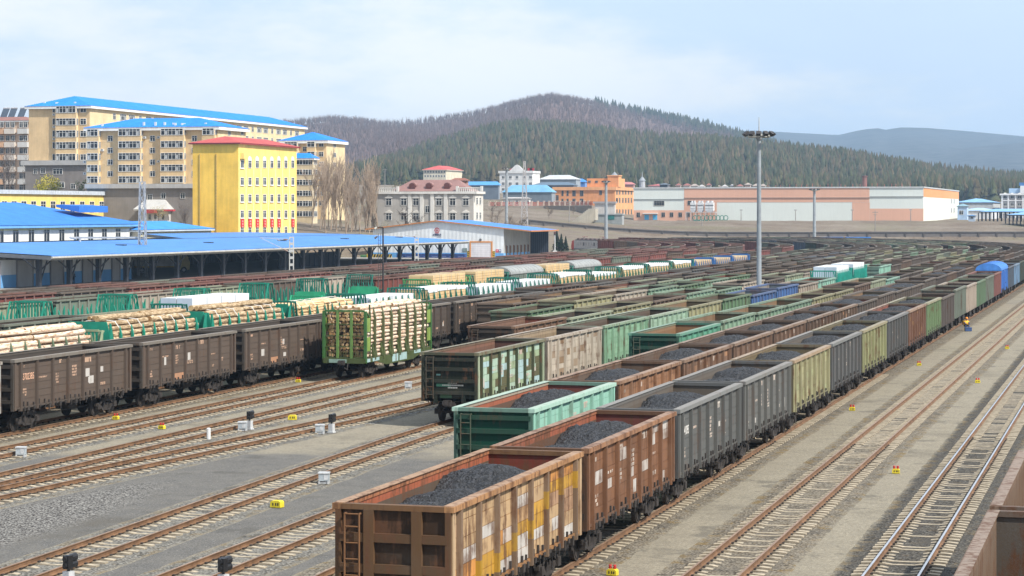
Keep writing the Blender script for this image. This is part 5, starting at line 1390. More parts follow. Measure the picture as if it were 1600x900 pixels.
for i, p in enumerate(cols_):
    if i == 6: continue
    Y = Yat(p, b.X1); sc = dep(b.X1, Y) / F; z = H - (348.5 - HZ) * sc; bm_ = MB()
    bm_.box(b.X1 + .13, b.X1 + .2, Y - .85, Y + .85, z - .95, z + .85, (.62, .03, .035))
    for q in range(3):
        zz = z + .55 - q * .6
        for u in (-.35, .05): bm_.box(b.X1 + .2, b.X1 + .215, Y + u, Y + u + .32, zz - .2, zz - .12, (.75, .6, .5)); bm_.box(b.X1 + .2, b.X1 + .213, Y + u + .1, Y + u + .18, zz - .36, zz + .08, (.75, .6, .5))
    b.part('red_banner', bm_, MW)
mb = MB()
for p in (312, 338): x = Xat(p, b.Y0); mb.tube((x, b.Y0 - .12, 1), (x, b.Y0 - .12, b.zf(240)), .08, n=6, col=(.35, .25, .08))
for k in range(26): 
    x = Xat(338, b.Y0); mb.box(x - .25, x + .25, b.Y0 - .16, b.Y0 - .1, 2 + k * .7, 2.06 + k * .7, (.4, .3, .1))
b.part('wall_ladder', mb, MST)
mb = MB(); Y = Yat(378, b.X1); mb.box(b.X1, b.X1 + .9, Y - 1.1, Y + 1.1, b.zf(248), b.zf(239), YR); b.part('balcony', mb, MW)
# low yellow building
b = Bld('yellow_hall', 'long low yellow building with white windows behind the blue-roofed hall', -200, -60, 216, 0, 'building', Xc=-238.)
sc = dep(b.X1, b.Y1) / F
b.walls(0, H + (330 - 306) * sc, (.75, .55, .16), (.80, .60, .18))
for k in range(22):
    p = 204 - 15.2 * k
    if p < -40: break
    b.rwin(p, 0, 5, 0.1) if False else b.rwinY(Yat(p, b.X1), H - (323 - HZ) * dep(b.X1, Yat(p, b.X1)) / F, 2.2, 2.4)
mb = MB(); mb.box(b.X0, b.X1 + .5, b.Y0, b.Y1 + .4, b.z1 + .003, b.z1 + .9, (.20, .36, .62), cols={'e': (.5, .55, .62)}); b.part('roof', mb, MST)
mb = MB(); Yc = Yat(179, b.X1); mb.box(b.X1 - 3, b.X1 - 1, Yc - 1.5, Yc + 1.5, b.z1 + .9, b.z1 + 2.6, (.08, .25, .6)); mb.box(b.X1 - 3.2, b.X1 - .8, Yc - 2, Yc + 2, b.z1 + 2.6, b.z1 + 2.9, (.5, .5, .5)); b.part('chimney', mb, MW)
# white hall with blue hipped roof
b = Bld('white_hall', 'white hall with a row of windows and a broad blue hipped roof', -420, -250, 217, 0, 'building', Xc=-188.)
b.setY0(190.); b.X0 = -222.
sc = dep(b.X1, b.Y1) / F
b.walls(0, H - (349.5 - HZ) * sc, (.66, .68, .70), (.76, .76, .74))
for p in (0.5, 24, 48.5, 72.5, 96, 119, 141, 162.5, 184, 205.5): b.rwinY(Yat(p, b.X1), H - (367 - HZ) * dep(b.X1, Yat(p, b.X1)) / F, 2.0, 2.7, 'sill')
mb = MB(); mb.box(b.X1, b.X1 + .06, b.Y0, b.Y1, b.z1 - .9, b.z1 - .45, (.80, .66, .30)); mb.box(b.X1, b.X1 + .5, b.Y0, b.Y1, b.z1 - .45, b.z1 - .25, (.20, .42, .72)); b.part('cornice', mb, MW)
b.hip(4.1, BL2, over=1., fascia=(.16, .38, .72), fh=.5)
mb = MB(); Yd = Yat(133, b.X1 - 6); mb.ext([(b.X1 - 9, b.z1 + 3.2), (b.X1 - 4.2, b.z1 + 2.2), (b.X1 - 4.2, b.z1 + 3.4), (b.X1 - 9, b.z1 + 3.7)], 'y', Yd - 6, Yd + 6, (.04, .17, .5)); b.part('dormer', mb, MW)
# small blue roof
b = Bld('low_shed', 'low pale shed with blue roof and dark parapet below the yellow office', 150, 218, 330, 0, 'shed', Xc=-186.)
b.setY0(Yat(219, b.X1)); b.X0 = -200.
sc = dep(b.X1, b.Y1) / F
b.walls(0, H - (357 - HZ) * sc, (.62, .58, .48), (.70, .63, .42))
b.hip(1.6, (.05, .26, .66), over=.6, fh=.4, fascia=(.55, .6, .66))
# white house with red trim
b = Bld('small_white_house', 'small white house with grey roof and red awnings between yellow hall and office', 216, 262, 270, 520, 'house')
b.walls(3, b.zf(327), (.58, .57, .55), (.62, .6, .58))
for p in (234, 243, 255): b.fwin(p, 339, 4, 8)
b.hip(2.3, (.50, .49, .47), over=.8, fh=.3)
mb = MB(); x0, x1 = Xat(229, b.Y0), Xat(247, b.Y0); mb.box(x0, x1, b.Y0 - .9, b.Y0 - .01, b.zf(333), b.zf(327.5), (.42, .06, .07)); x0, x1 = Xat(259, b.Y0), Xat(274, b.Y0); mb.box(x0, x1, b.Y0 - 1.2, b.Y0 - .01, b.zf(330), b.zf(327.5), (.6, .06, .08)); b.part('red_awning', mb, MW)
# grey building with mauve roof
b = Bld('grey_mansion', 'grey classical two-storey building with mauve roof and three dormers', 589.5, 740, 755, 545, 'building')
GW = (.42, .395, .365); WH = (.66, .64, .60)
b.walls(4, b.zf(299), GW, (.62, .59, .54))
for p in (607.5, 631, 650, 686, 707.5, 728):
    b.fwin(p, 315.5, 8.5, 10, 'hood'); b.fwin(p, 338.5, 8.5, 10, 'hood')
b.fwin(668, 327, 6.5, 10)
for p in (745, 750): b.rwin(p, 314, 2.6, 10); b.rwin(p, 337, 2.6, 10)
mb = MB()
for p in (640.5, 659, 675.5, 696.5): x = Xat(p, b.Y0); mb.box(x - .45, x + .45, b.Y0 - .25, b.Y0 - .002, 5, b.z1 - .6, WH)
b.part('pilaster', mb, MW)
mb = MB(); mb.box(b.X0 - .5, b.X1 + .5, b.Y0 - .5, b.Y1 + .3, b.z1 - .6, b.z1 - .003, WH)
for pa, pb_ in ((590, 622), (715, 753)):
    x0, x1 = Xat(pa, b.Y0), Xat(pb_, b.Y0)
    mb.box(x0, x1, b.Y0 - .4, b.Y0 - .1, b.z1 + .75, b.z1 + 1., WH)
    for x in np.arange(x0, x1, .5): mb.box(x, x + .22, b.Y0 - .35, b.Y0 - .15, b.z1, b.z1 + .75, WH)
    for x in (x0, x1): mb.box(x - .3, x + .3, b.Y0 - .5, b.Y0, b.z1, b.z1 + 1.3, WH)
b.part('parapet', mb, MW)
MV = (.27, .155, .14)
x0, x1 = Xat(612, b.Y0), Xat(733, b.Y0); b.hip(2.9, MV, over=.1, fascia=MV, fh=.1, x0=x0, x1=x1, z=b.z1 + .05)
for p in (642.5, 668.5, 697):
    x = Xat(p, b.Y0); mb = MB(); z = b.z1 + .75
    mb.ext([(x - .75, z), (x + .75, z)] + [(x + .75 * math.cos(t), z + .7 + .65 * math.sin(t)) for t in np.linspace(0, math.pi, 8)], 'y', b.Y0 + .6, b.Y0 + 4, (.12, .045, .04))
    mb.ext([(x + .95 * math.cos(t), z + .72 + .8 * math.sin(t)) for t in np.linspace(0, math.pi, 8)], 'y', b.Y0 + .9, b.Y0 + 4.2, MV); b.part('dormer', mb, MW)
# cream school far behind
b = Bld('cream_school', 'cream three-storey building with red roof on the slope below the wood', 661.5, 697, 724, 1330, 'building')
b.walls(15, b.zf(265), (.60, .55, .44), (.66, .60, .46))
for p in np.linspace(664.5, 694.5, 8):
    for r_ in (268.3, 275): b.fwin(p, r_, 2.2, 3.2)
b.hip(2.6, (.55, .10, .09), over=.8, fascia=(.7, .66, .55), fh=.4)
# white building
b = Bld('white_office', 'white three-storey building with pediment and red roof signs on the hillside', 780.5, 832, 843.5, 1140, 'building')
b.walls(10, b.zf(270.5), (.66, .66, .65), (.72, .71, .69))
for p in (786.5, 797.5, 808, 829, 819):
    for r_ in (277, 287, 296): b.fwin(p, r_, 4, 4, 'sill')
mb = MB(); mb.box(b.X0 - .5, b.X1 + .4, b.Y0 - .5, b.Y1, b.z1 + .003, b.z1 + 1.2, (.66, .66, .65)); x = Xat(808, b.Y0)
mb.ext([(x - 4, b.z1 + 1.2), (x + 4, b.z1 + 1.2), (x + 1, b.z1 + 4), (x, b.z1 + 4.4), (x - 1, b.z1 + 4)], 'y', b.Y0 - .5, b.Y0 + .6, (.7, .7, .69)); b.part('parapet', mb, MW)
mb = MB()
for p in (800, 828, 831): x = Xat(p, b.Y0); mb.box(x - 1.2, x + 1.2, b.Y0, b.Y0 + .3, b.z1 + 1.3, b.z1 + 2.6, (.5, .04, .05))
b.part('roof_sign', mb, MW)
# sheds round the white building
def shed(label, pl, pc, pr, d, ptop, pbot, wall, roof, rise=1.5, name='shed', wins=()):
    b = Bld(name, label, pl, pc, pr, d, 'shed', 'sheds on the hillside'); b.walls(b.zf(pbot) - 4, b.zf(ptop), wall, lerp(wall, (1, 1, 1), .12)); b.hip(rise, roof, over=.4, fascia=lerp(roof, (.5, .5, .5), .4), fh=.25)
    for (p, r_, w, h) in wins: b.fwin(p, r_, w, h)
    return b
shed('dark wall shed with long blue roof left of the white building', 728, 779, 781, 1000, 289, 300, (.15, .18, .22), (.10, .32, .66), 1.6)
shed('long shed with silver white roof right of the white building', 842, 900, 907, 1200, 280, 292, (.20, .24, .28), (.50, .52, .54), 2.4)
shed('dark blue-grey shed below the silver-roofed one', 832, 896, 902, 1080, 289, 298, (.07, .10, .14), (.12, .17, .23), 1.4)
shed('grey shed with light blue roof below the white building', 786, 862, 868, 980, 300, 318, (.16, .19, .22), (.16, .36, .55), 3.2)
shed('bright blue shed behind the orange building', 894, 914, 917, 1250, 284, 292, (.08, .20, .5), (.06, .25, .75), 1.8)
shed('red-roofed house right of the orange tower', 962, 990, 992, 1300, 288, 296, (.42, .2, .16), (.50, .20, .19), 1.4)
shed('pink and white house behind the pale factory end', 1013, 1040, 1046, 1250, 290, 298, (.55, .40, .38), (.45, .14, .14), 1.0)
shed('dark open shed behind the factory roof', 1031, 1043, 1046, 1200, 288, 298, (.05, .06, .08), (.16, .2, .26), .6)
shed('small white house with red band in front of the blue sheds', 786, 826, 829, 905, 310, 325, (.58, .56, .52), (.45, .42, .4), .5, 'small_white_house', [(825, 316, 3, 5), (795, 316, 3, 5), (808, 316, 3, 5)])
shed('red brick shed beside the mauve roof', 705, 729, 732, 700, 282, 300, (.27, .12, .08), (.26, .11, .08), .8)
# orange building
b = Bld('orange_hall', 'orange three-storey building with a tower left of the factory', 865.5, 961, 1012, 1010, 'building')
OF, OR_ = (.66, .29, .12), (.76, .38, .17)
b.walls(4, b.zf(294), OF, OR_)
for p, r_, w, h in ((871, 309, 3.5, 8), (879, 302, 3, 8), (887, 302, 3, 8), (897, 302, 5, 8.5), (909, 302, 5, 8.5), (938.5, 300, 4, 8.5), (879, 313.5, 3, 6), (887, 313.5, 3, 6), (897, 313.5, 4.5, 6), (909, 313.5, 5, 6), (964, 313, 2.5, 6)): b.fwin(p, r_, w, h, 'dark')
for p in (963.8, 968, 973, 977.5, 982, 986.5): 
    for r_ in (300, 313, 331): b.rwin(p, r_, 2, 7.5, 'dark')
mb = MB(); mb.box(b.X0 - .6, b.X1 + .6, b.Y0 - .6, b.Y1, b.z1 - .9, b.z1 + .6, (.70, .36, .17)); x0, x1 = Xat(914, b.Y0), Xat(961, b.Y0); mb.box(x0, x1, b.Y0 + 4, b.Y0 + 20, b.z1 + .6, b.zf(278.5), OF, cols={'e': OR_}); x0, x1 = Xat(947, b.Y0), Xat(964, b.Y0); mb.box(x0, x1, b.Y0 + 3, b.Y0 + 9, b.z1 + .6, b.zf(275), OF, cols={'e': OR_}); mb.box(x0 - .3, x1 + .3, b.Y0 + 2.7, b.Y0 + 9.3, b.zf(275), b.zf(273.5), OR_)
b.part('tower', mb, MW)
mb = MB(); xm = (x0 + x1) / 2; mb.tube((xm, b.Y0 + 6, b.zf(273.5)), (xm, b.Y0 + 6, b.zf(268)), 1.6, .15, 8, (.25, .27, .3)); mb.tube((xm, b.Y0 + 6, b.zf(268)), (xm, b.Y0 + 6, b.zf(255)), .08, .05, 5, (.3, .3, .3)); b.part('spire', mb, MST)
for p in (921, 932): b.fwin(p, 284, 4, 3, 'dark', Y=b.Y0 + 3.9)
# long factory
FROT = 0
b = Bld('long_factory', 'long pink and pale grey factory hall on top of the earth bank', 990, 1443, 1498, 850, 'factory', rot=R(-FROT))
PG, PK, PO = (.66, .70, .66), (.66, .385, .275), (.74, .33, .14)
b.walls(5, b.zf(293.5), PG, (.74, .76, .68), MFC)
def fpanel(pa, pb_, ya, yb, c, name='cladding_panel', o=.06):
    x0, x1 = b.Xf(pa), b.Xf(pb_); pm = (pa + pb_) / 2; mb = MB(); mb.box(x0, x1, b.Y0 - o, b.Y0 - .002, b.zp(yb, pm), min(b.zp(ya, pm), b.z1 - .01), c); b.part(name, mb, MFC)
fpanel(990, 1069, 328.5, 345.3, PK); fpanel(1069, 1358.5, 293.6, 316, PK); fpanel(1069, 1120, 316.2, 345.3, PK); fpanel(1331.5, 1359, 316.2, 345.3, PK); fpanel(1359.2, 1442.8, 326, 345.3, PK)
fpanel(990, 1069, 310.8, 312, (.30, .32, .32), 'gutter', .25); fpanel(1069, 1359, 308.6, 309.8, (.30, .22, .18), 'gutter', .3); fpanel(1359.3, 1443, 306.5, 307.5, (.34, .35, .34), 'gutter', .3)
mb = MB(); mb.box(b.X1, b.X1 + .06, b.Y0, b.Y1, b.zf(307.5), b.zf(293.6), PO); b.part('cladding_panel', mb, MFC)
mb = MB(); mb.box(b.X0 - .3, b.X1 + .3, b.Y0 - .3, b.Y1 + .3, b.z1 + .003, b.z1 + .5, (.52, .54, .54)); b.part('roof', mb, MST)
for p, r_, w, h in ((1030, 317.5, 15, 6.5), (1080, 317, 10, 6.5), (997.5, 335.8, 5, 7), (1036.5, 335.5, 5, 6.5), (1049.5, 335.5, 5, 6.5), (1063, 335.5, 5, 6.5), (1075.5, 335, 4.5, 7)): b.fwin(p, r_, w, h, 'dark', off=.07)
for p in (1486.5, 1490.5):
    for r_ in (314.5, 328.5): b.rwin(p, r_, 1.5, 7, 'slit', off=.01)
for p in (1010.5, 1023.5): fpanel(p - 3.5, p + 3.5, 335.5, 343.5, (.10, .42, .70), 'door', .1)
fpanel(1005, 1028, 333, 334.3, (.62, .62, .6), 'door_canopy', 1.2)
rp = MB(); 
for p in range(1200, 1425, 10): x = Xat(p + rnd.uniform(-3, 3), b.Y0); rp.tube((x, b.Y0 + 3, b.z1 + .5), (x, b.Y0 + 3, b.z1 + rnd.uniform(1.2, 1.9)), .09, n=5, col=(.4, .12, .10))
b.part('roof_vents', rp, MST)['kind'] = 'stuff'
FAC = b
for i, (p, w) in enumerate(((1086.5, 8), (1098, 9), (1112, 13))):
    x = Xat(p, FAC.Y0); sc = dep(x, FAC.Y0) / F; hw = w * sc / 2; y = FAC.Y0 - 4
    o = empty('cooling_unit', (x, y, FAC.zf(331)), 0, 'white boxy cooling unit on the steel stand, %s from the left' % ordn(i + 1), 'cooling unit', 'cooling units by the factory'); hz = 14.5 * sc
    mb = MB(); mb.box(-hw, hw, -1.3, 1.3, .5, hz, (.66, .67, .68)); mb.box(-hw, hw, -1.35, -1.3, hz * .62, hz * .75, (.2, .21, .22)); mb.box(-hw, hw, -1.35, -1.3, hz * .3, hz * .36, (.3, .31, .32)); mb.build('casing', MST, o)
    mb = MB()
    for q in (-.5, .5): mb.tube((q * hw, 0, hz), (q * hw, 0, hz + .7), hw * .4, n=12, col=(.55, .56, .57))
    mb.build('fan', MST, o)
    mb = MB(); mb.ext([(-hw, 0.5), (hw, .5), (hw * .4, -.2), (-hw * .4, -.2)], 'y', -1.2, 1.2, (.5, .5, .52)); mb.build('hopper', MST, o)
x0, x1 = Xat(1076, FAC.Y0), Xat(1122, FAC.Y0); y = FAC.Y0 - 4; st = MB()
for x in np.linspace(x0, x1, 7): 
    for yy in (y - 1.5, y + 1.5): st.box(x - .12, x + .12, yy - .12, yy + .12, 6.8, FAC.zf(331) - .25, (.5, .5, .5))
st.box(x0, x1, y - 1.7, y + 1.7, FAC.zf(331) - .25, FAC.zf(331) - .02, (.55, .55, .55))
tag(st.build('steel_stand', MST), 'pale steel stand under the white cooling units by the factory', 'steel stand')
for i in range(9):
    x = Xat(1086 + i * 6., y - 5); mb = MB(); r_ = .9
    for k in range(14):
        a0, a1 = 2 * math.pi * k / 14, 2 * math.pi * (k + 1) / 14; mb.tube((x + r_ * math.cos(a0), y - 5, 8.2 + r_ * math.sin(a0)), (x + r_ * math.cos(a1), y - 5, 8.2 + r_ * math.sin(a1)), .16, n=5, col=(.05, .22, .16), cap=False)
    mb.box(x - .6, x + .6, y - 5.3, y - 4.7, 7.0, 7.35, (.06, .2, .16))
    tag(mb.build('green_reel', MST), 'green ring-shaped reel lying in the row below the cooling units', 'reel', 'green reels by the factory')
# buildings at the right edge
b = Bld('white_grey_block', 'white and grey building with arched windows at the right edge of the town', 1565, 1660, 1690, 1000, 'building')
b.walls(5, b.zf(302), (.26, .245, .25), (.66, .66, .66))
for p in (1570.5, 1581.5, 1593, 1604, 1615):
    b.fwin(p, 307, 4.5, 6, 'arch'); b.fwin(p, 319, 4.5, 5, 'sill'); b.fwin(p, 330, 4.5, 5, 'sill')
mb = MB()
for p in (1565.8, 1575.5, 1587, 1598.5, 1610): x = Xat(p, b.Y0); mb.box(x - .35, x + .35, b.Y0 - .25, b.Y0 - .002, 6, b.z1 - .9, (.68, .68, .68))
mb.box(b.X0 - .8, b.X1 + .8, b.Y0 - .8, b.Y1, b.z1 - .8, b.z1 - .1, (.70, .70, .70)); mb.box(b.X0, b.X1, b.Y0 - .3, b.Y0 - .002, b.zf(314), b.zf(312.7), (.68, .68, .68)); b.part('cornice', mb, MW)
mb = MB(); x0, x1 = Xat(1576, b.Y0), Xat(1594, b.Y0); mb.box(x0, x1, b.Y0 + 2, b.Y0 + 8, b.z1, b.zf(294), (.35, .5, .68)); x0 = Xat(1594, b.Y0); mb.box(x0, b.X1, b.Y0 + 1, b.Y0 + 9, b.z1, b.zf(290), (.68, .69, .70)); mb.box(Xat(1592, b.Y0), Xat(1606, b.Y0), b.Y0 + 2, b.Y0 + 8, b.zf(290), b.zf(285), (.06, .16, .36)); b.part('roof_house', mb, MW)
shed('wide low shed with light blue roof right of the factory', 1494, 1552, 1563, 1050, 316, 330, (.5, .52, .53), (.22, .42, .68), 1.9)
shed('white shed with pale blue roof below the wide shed', 1499, 1550, 1563, 960, 329, 343, (.62, .64, .66), (.36, .52, .70), 1.2, 'shed', [(1503, 334, 6, 6)])
shed('pale blue shed beside the orange factory end', 1496, 1511, 1513, 900, 322, 346, (.38, .52, .72), (.22, .35, .42), 1.0, 'shed', [(1502, 332, 6, 6)])
shed('small white and blue cabin at the end of the earth bank', 1513, 1522, 1524, 830, 337, 346, (.45, .55, .68), (.10, .22, .42), .4, 'cabin', [(1518.5, 340, 3, 3.5)])
for i, (p0, p1, d, yt, yb, lab) in enumerate(((1534, 1640, 830, 332, 352, 'long open shelter of dark posts with blue roof at the right edge, rear one'), (1577, 1680, 780, 337, 358, 'long open shelter of dark posts with blue roof at the right edge, front one'))):
    (x0, y0), (x1, y1) = at(p0, d), at(p1, d * .97); o = empty('post_shelter', (x0, y0, 0), 0, lab, 'shelter', 'open shelters')
    zt, zb = H - (yt - HZ) * d / F, H - (yb - HZ) * d / F; nx = 18
    for k in range(nx):
        t = k / (nx - 1); mb = MB(); px_, py_ = (x1 - x0) * t, (y1 - y0) * t
        for q in (0, 6): mb.box(px_ - .2 - q * sn, px_ + .2 - q * sn, py_ - .2 + q, py_ + .2 + q, zb - 3, zt, (.03, .035, .05))
        mb.build('post', MST, o)
    mb = MB(); i_ = len(mb.v); nxv = Vector((y1 - y0, x0 - x1, 0)).normalized()
    a = [(0 + nxv.x * 1.5, nxv.y * 1.5), (x1 - x0 + nxv.x * 1.5, y1 - y0 + nxv.y * 1.5), (x1 - x0 - nxv.x * 8, y1 - y0 - nxv.y * 8), (-nxv.x * 8, -nxv.y * 8)]
    mb.face([(p[0], p[1], zt) for p in a], (.05, .06, .08)); tt = [zt + .35, zt + .35, zt + 1.4, zt + 1.4]
    mb.face([(p[0], p[1], q) for p, q in zip(a, tt)], (.22, .45, .74))
    for k in range(4): k2 = (k + 1) % 4; mb.face([(*a[k], zt), (*a[k2], zt), (*a[k2], tt[k2]), (*a[k], tt[k])], (.05, .06, .08))
    mb.build('roof', MST, o)
# retaining walls -------------------------------------------------------------------
def long_wall(name, pts, lab, cat, th, col, cap=None, post=None, ph=0.):
    mb = MB()
    for (a, b_) in zip(pts, pts[1:]):
        v = Vector((b_[0] - a[0], b_[1] - a[1], 0)).normalized(); nx_ = Vector((v.y, -v.x, 0)) * th / 2
        for (z0a, z1a, z0b, z1b, w, c) in [(a[2], a[3], b_[2], b_[3], 1., col)] + ([(a[3], a[3] + .35, b_[3], b_[3] + .35, 1.6, cap)] if cap else []):
            P = [(a[0] + s * nx_.x * w, a[1] + s * nx_.y * w) for s in (1, -1)] + [(b_[0] + s * nx_.x * w, b_[1] + s * nx_.y * w) for s in (-1, 1)]
            q = [(*P[0], z0a), (*P[1], z0a), (*P[2], z0b), (*P[3], z0b), (*P[0], z1a), (*P[1], z1a), (*P[2], z1b), (*P[3], z1b)]
            for f in ((0, 1, 2, 3), (4, 5, 6, 7), (0, 3, 7, 4), (1, 2, 6, 5), (0, 1, 5, 4), (3, 2, 6, 7)): mb.face([q[k] for k in f], c)
    if post:
        for (a, b_) in zip(pts, pts[1:]):
            l = math.hypot(b_[0] - a[0], b_[1] - a[1]); n = max(1, int(l / post)); v = Vector((b_[0] - a[0], b_[1] - a[1], 0)).normalized()
            for k in range(n):
                t = (k + .5) / n; x, y = a[0] + (b_[0] - a[0]) * t, a[1] + (b_[1] - a[1]) * t; z0, z1 = a[2] + (b_[2] - a[2]) * t, a[3] + (b_[3] - a[3]) * t
                mb.tube((x + v.y * th * .6, y - v.x * th * .6, z0), (x + v.y * th * .6, y - v.x * th * .6, z1 + ph), .35, n=4, col=lerp(col, (.05, .05, .05), .4))
    o = mb.build(name, MW); return tag(o, lab, cat)
wp = []
for p, yt in ((815, 343.5), (840, 346), (860, 348), (900, 352), (960, 357.3), (1010, 360.5), (1060, 362.8), (1120, 363.8), (1250, 364), (1400, 363.6), (1600, 363.4), (1800, 363)):
    x, y = at(p, 735); z = H - (yt - HZ) * 735 / F; wp.append((x, y, z - 2.6, z))
long_wall('retaining_wall', wp, 'long grey concrete retaining wall below the earth bank', 'wall', .8, (.15, .135, .128), (.10, .095, .095), 6.0)
wp = []
for p, yt, d in ((765, 322, 880), (850, 321.5, 880), (900, 321.3, 870), (926, 321, 860)):
    x, y = at(p, d); z = H - (yt - HZ) * d / F; wp.append((x, y, z - 5., z))
long_wall('stone_wall', wp, 'brown stone terrace wall below the red and white fence', 'wall', .8, (.24, .205, .17))
fp = []
fr = empty('terrace_fence', (wp[0][0], wp[0][1], wp[0][3]), 0, 'red fence with pale square posts on the stone terrace wall', 'fence')
mb = MB(); mp = MB()
for (a, b_) in zip(wp, wp[1:]):
    n = max(2, int(math.hypot(b_[0] - a[0], b_[1] - a[1]) / 2.4))
    for k in range(n):
        t = k / n; x, y, z = [a[q] + (b_[q] - a[q]) * t - (wp[0][0], wp[0][1], wp[0][3])[q if q < 2 else 2] for q in (0, 1, 3)] if False else (a[0] + (b_[0] - a[0]) * t - wp[0][0], a[1] + (b_[1] - a[1]) * t - wp[0][1], a[3] + (b_[3] - a[3]) * t - wp[0][3])
        pm = MB(); pm.box(-.32, .32, -.32, .32, 0, 1.75, (.60, .46, .38)); pm.box(-.4, .4, -.4, .4, 1.75, 1.95, (.62, .5, .42)); pm.build('post', MW, fr, (x, y, z))
    x0, y0, z0 = a[0] - wp[0][0], a[1] - wp[0][1], a[3] - wp[0][3]; x1, y1, z1 = b_[0] - wp[0][0], b_[1] - wp[0][1], b_[3] - wp[0][3]
    for zz in (.25, .8, 1.4): mb.tube((x0, y0, z0 + zz), (x1, y1, z1 + zz), .16, n=4, col=(.36, .09, .07))
    for k in range(n * 6): t = k / (n * 6); mb.tube((x0 + (x1 - x0) * t, y0 + (y1 - y0) * t, z0 + .2), (x0 + (x1 - x0) * t, y0 + (y1 - y0) * t, z0 + 1.5), .09, n=4, col=(.42, .12, .09))
mb.build('rail', MW, fr)
# steps and small hut left of the factory
b = Bld('grey_hut', 'long low grey hut with a teal door below the orange building', 922, 972, 975, 770, 'hut'); b.walls(2, b.zf(335.5), (.30, .32, .32), (.35, .36, .36)); b.flat((.38, .40, .41), .3, .35)
mb = MB(); x0, x1 = Xat(950, b.Y0), Xat(960, b.Y0); mb.box(x0, x1, b.Y0 - .12, b.Y0 - .002, b.zf(343), b.zf(336.5), (.02, .16, .15)); b.part('door', mb, MST)
b = Bld('pale_house', 'pale flat-roofed house in front of the orange building', 929, 960.5, 962, 880, 'house'); b.walls(5, b.zf(318), (.55, .53, .50), (.6, .58, .55)); b.flat((.33, .31, .31), .5, .8)
mb = MB()
for k in range(12):
    t = k / 12; p = 897 + 30 * t; yy = 348 - 24 * t; x, y = at(p, 765); z = H - (yy - HZ) * 765 / F; x1, _ = at(p + 3.2, 765); mb.box(x - 1., x1 + 1., y - 1.5, y + 2.5, z - 4, z, (.44, .40, .33))
tag(mb.build('stairway', MW), 'pale concrete stairway climbing the bank to the orange building', 'stairway')
# chimneys and far masts
x, y = at(1351, 1150); mb = MB(); mb.tube((x, y, 0), (x, y, H - (275 - HZ) * 1150 / F), 1.6, 1.2, 12, (.26, .12, .10)); mb.tube((x, y, H - (277 - HZ) * 1150 / F), (x, y, H - (274.5 - HZ) * 1150 / F), 1.5, 1.5, 12, (.16, .08, .07)); tag(mb.build('brick_chimney', MW), 'red brick chimney rising behind the factory roof', 'chimney')
x, y = at(1311.5, 1150); mb = MB(); mb.tube((x, y, 0), (x, y, H - (277 - HZ) * 1150 / F), .5, .35, 8, (.06, .05, .06)); tag(mb.build('thin_chimney', MST), 'thin black chimney pipe behind the factory roof', 'chimney')
x, y = at(1003.5, 1200); zt = H - (268 - HZ) * 1200 / F; mb = MB(); mb.tube((x, y, 8), (x, y, zt - 5), 2.0, 1.5, 10, (.42, .43, .46)); mb.tube((x, y, zt - 5), (x, y, zt - 3), 1.9, .5, 10, (.3, .32, .35)); mb.tube((x, y, zt - 3), (x, y, zt), .35, .1, 6, (.3, .32, .35)); tag(mb.build('water_tower', MW), 'small grey round tower with pointed top behind the factory', 'tower')
x, y = at(957, 1180)
# stacked rubble and sheds along the factory roofline are a far settlement
ss = 0
for p in list(range(1056, 1200, 12)):
    d = 1320 + rnd.uniform(-40, 60); w = rnd.uniform(6, 11); c = rnd.choice([(.42, .34, .27), (.5, .46, .42), (.36, .25, .2), (.5, .42, .36)])
    b = Bld('low_house', 'low pale house of the row under the wood, %s from the left' % ordn(ss + 1), p, p + w, p + w + 1.5, d, 'house', 'row of low houses under the wood'); ss += 1
    yt = rnd.uniform(288, 291.5); b.walls(8, b.zf(yt), c, lerp(c, (1, 1, 1), .2)); b.hip(1.2, rnd.choice([(.36, .3, .26), (.30, .12, .1), (.45, .43, .42)]), over=.3, fh=.2)
# ================================================================= goods platform, warehouse
def hexbox(mb, a, b, w, col):   # beam between two points
    mb.tube(a, b, w, n=4, col=col)
NV = (.022, .026, .038)
mb = MB(); mb.box(-184, -134.6, 215, 447, -.3, .88, (.30, .285, .26), cols={'e': (.24, .22, .20)}); tag(mb.build('goods_platform', MW), 'long raised concrete goods platform under the blue canopy', 'platform')
cr = empty('platform_canopy', (-136, 254, .9), 0, 'long blue gabled platform canopy on dark tapered posts', 'canopy')
ox, oy, oz = -136, 254, .9
def cpart(mb, name, mat=MW): return mb.build(name, mat, cr, (-ox, -oy, -oz))
EX, RX, WX, EZ, RZ, Y0c, Y1c = -133.4, -157., -181., 5.15, 6.33, 254., 435.
mb = MB()
for (xa, za, xb, zb) in ((EX, EZ, RX, RZ), (RX, RZ, WX, EZ + .2)):
    q = [(xa, Y0c, za), (xa, Y1c, za), (xb, Y1c, zb), (xb, Y0c, zb)]; mb.face(q, (.055, .225, .60)); mb.face([(x, y, z - .12) for x, y, z in q][::-1], (.10, .11, .12))
mb.box(EX - .05, EX + .05, Y0c, Y1c, EZ - .14, EZ - .01, (.10, .25, .55))
cpart(mb, 'roof', MRX)
mb = MB(); mb.tube((EX + .08, Y0c, EZ - .28), (EX + .08, Y1c, EZ - .28), .16, n=6, col=(.42, .40, .36)); mb.box(EX - .35, EX - .12, Y0c, Y1c, EZ - .62, EZ - .30, (.26, .25, .23)); cpart(mb, 'gutter', MST)
mb = MB()
for y in (Y0c + .03, Y1c - .03): mb.ext([(EX, EZ - .55), (EX, EZ - .1), (RX, RZ - .1), (WX, EZ - .1), (WX, EZ - .55), (RX, RZ - .75)], 'y', y - .05, y + .05, (.12, .13, .15))
cpart(mb, 'gable_trim', MST)
n = 22
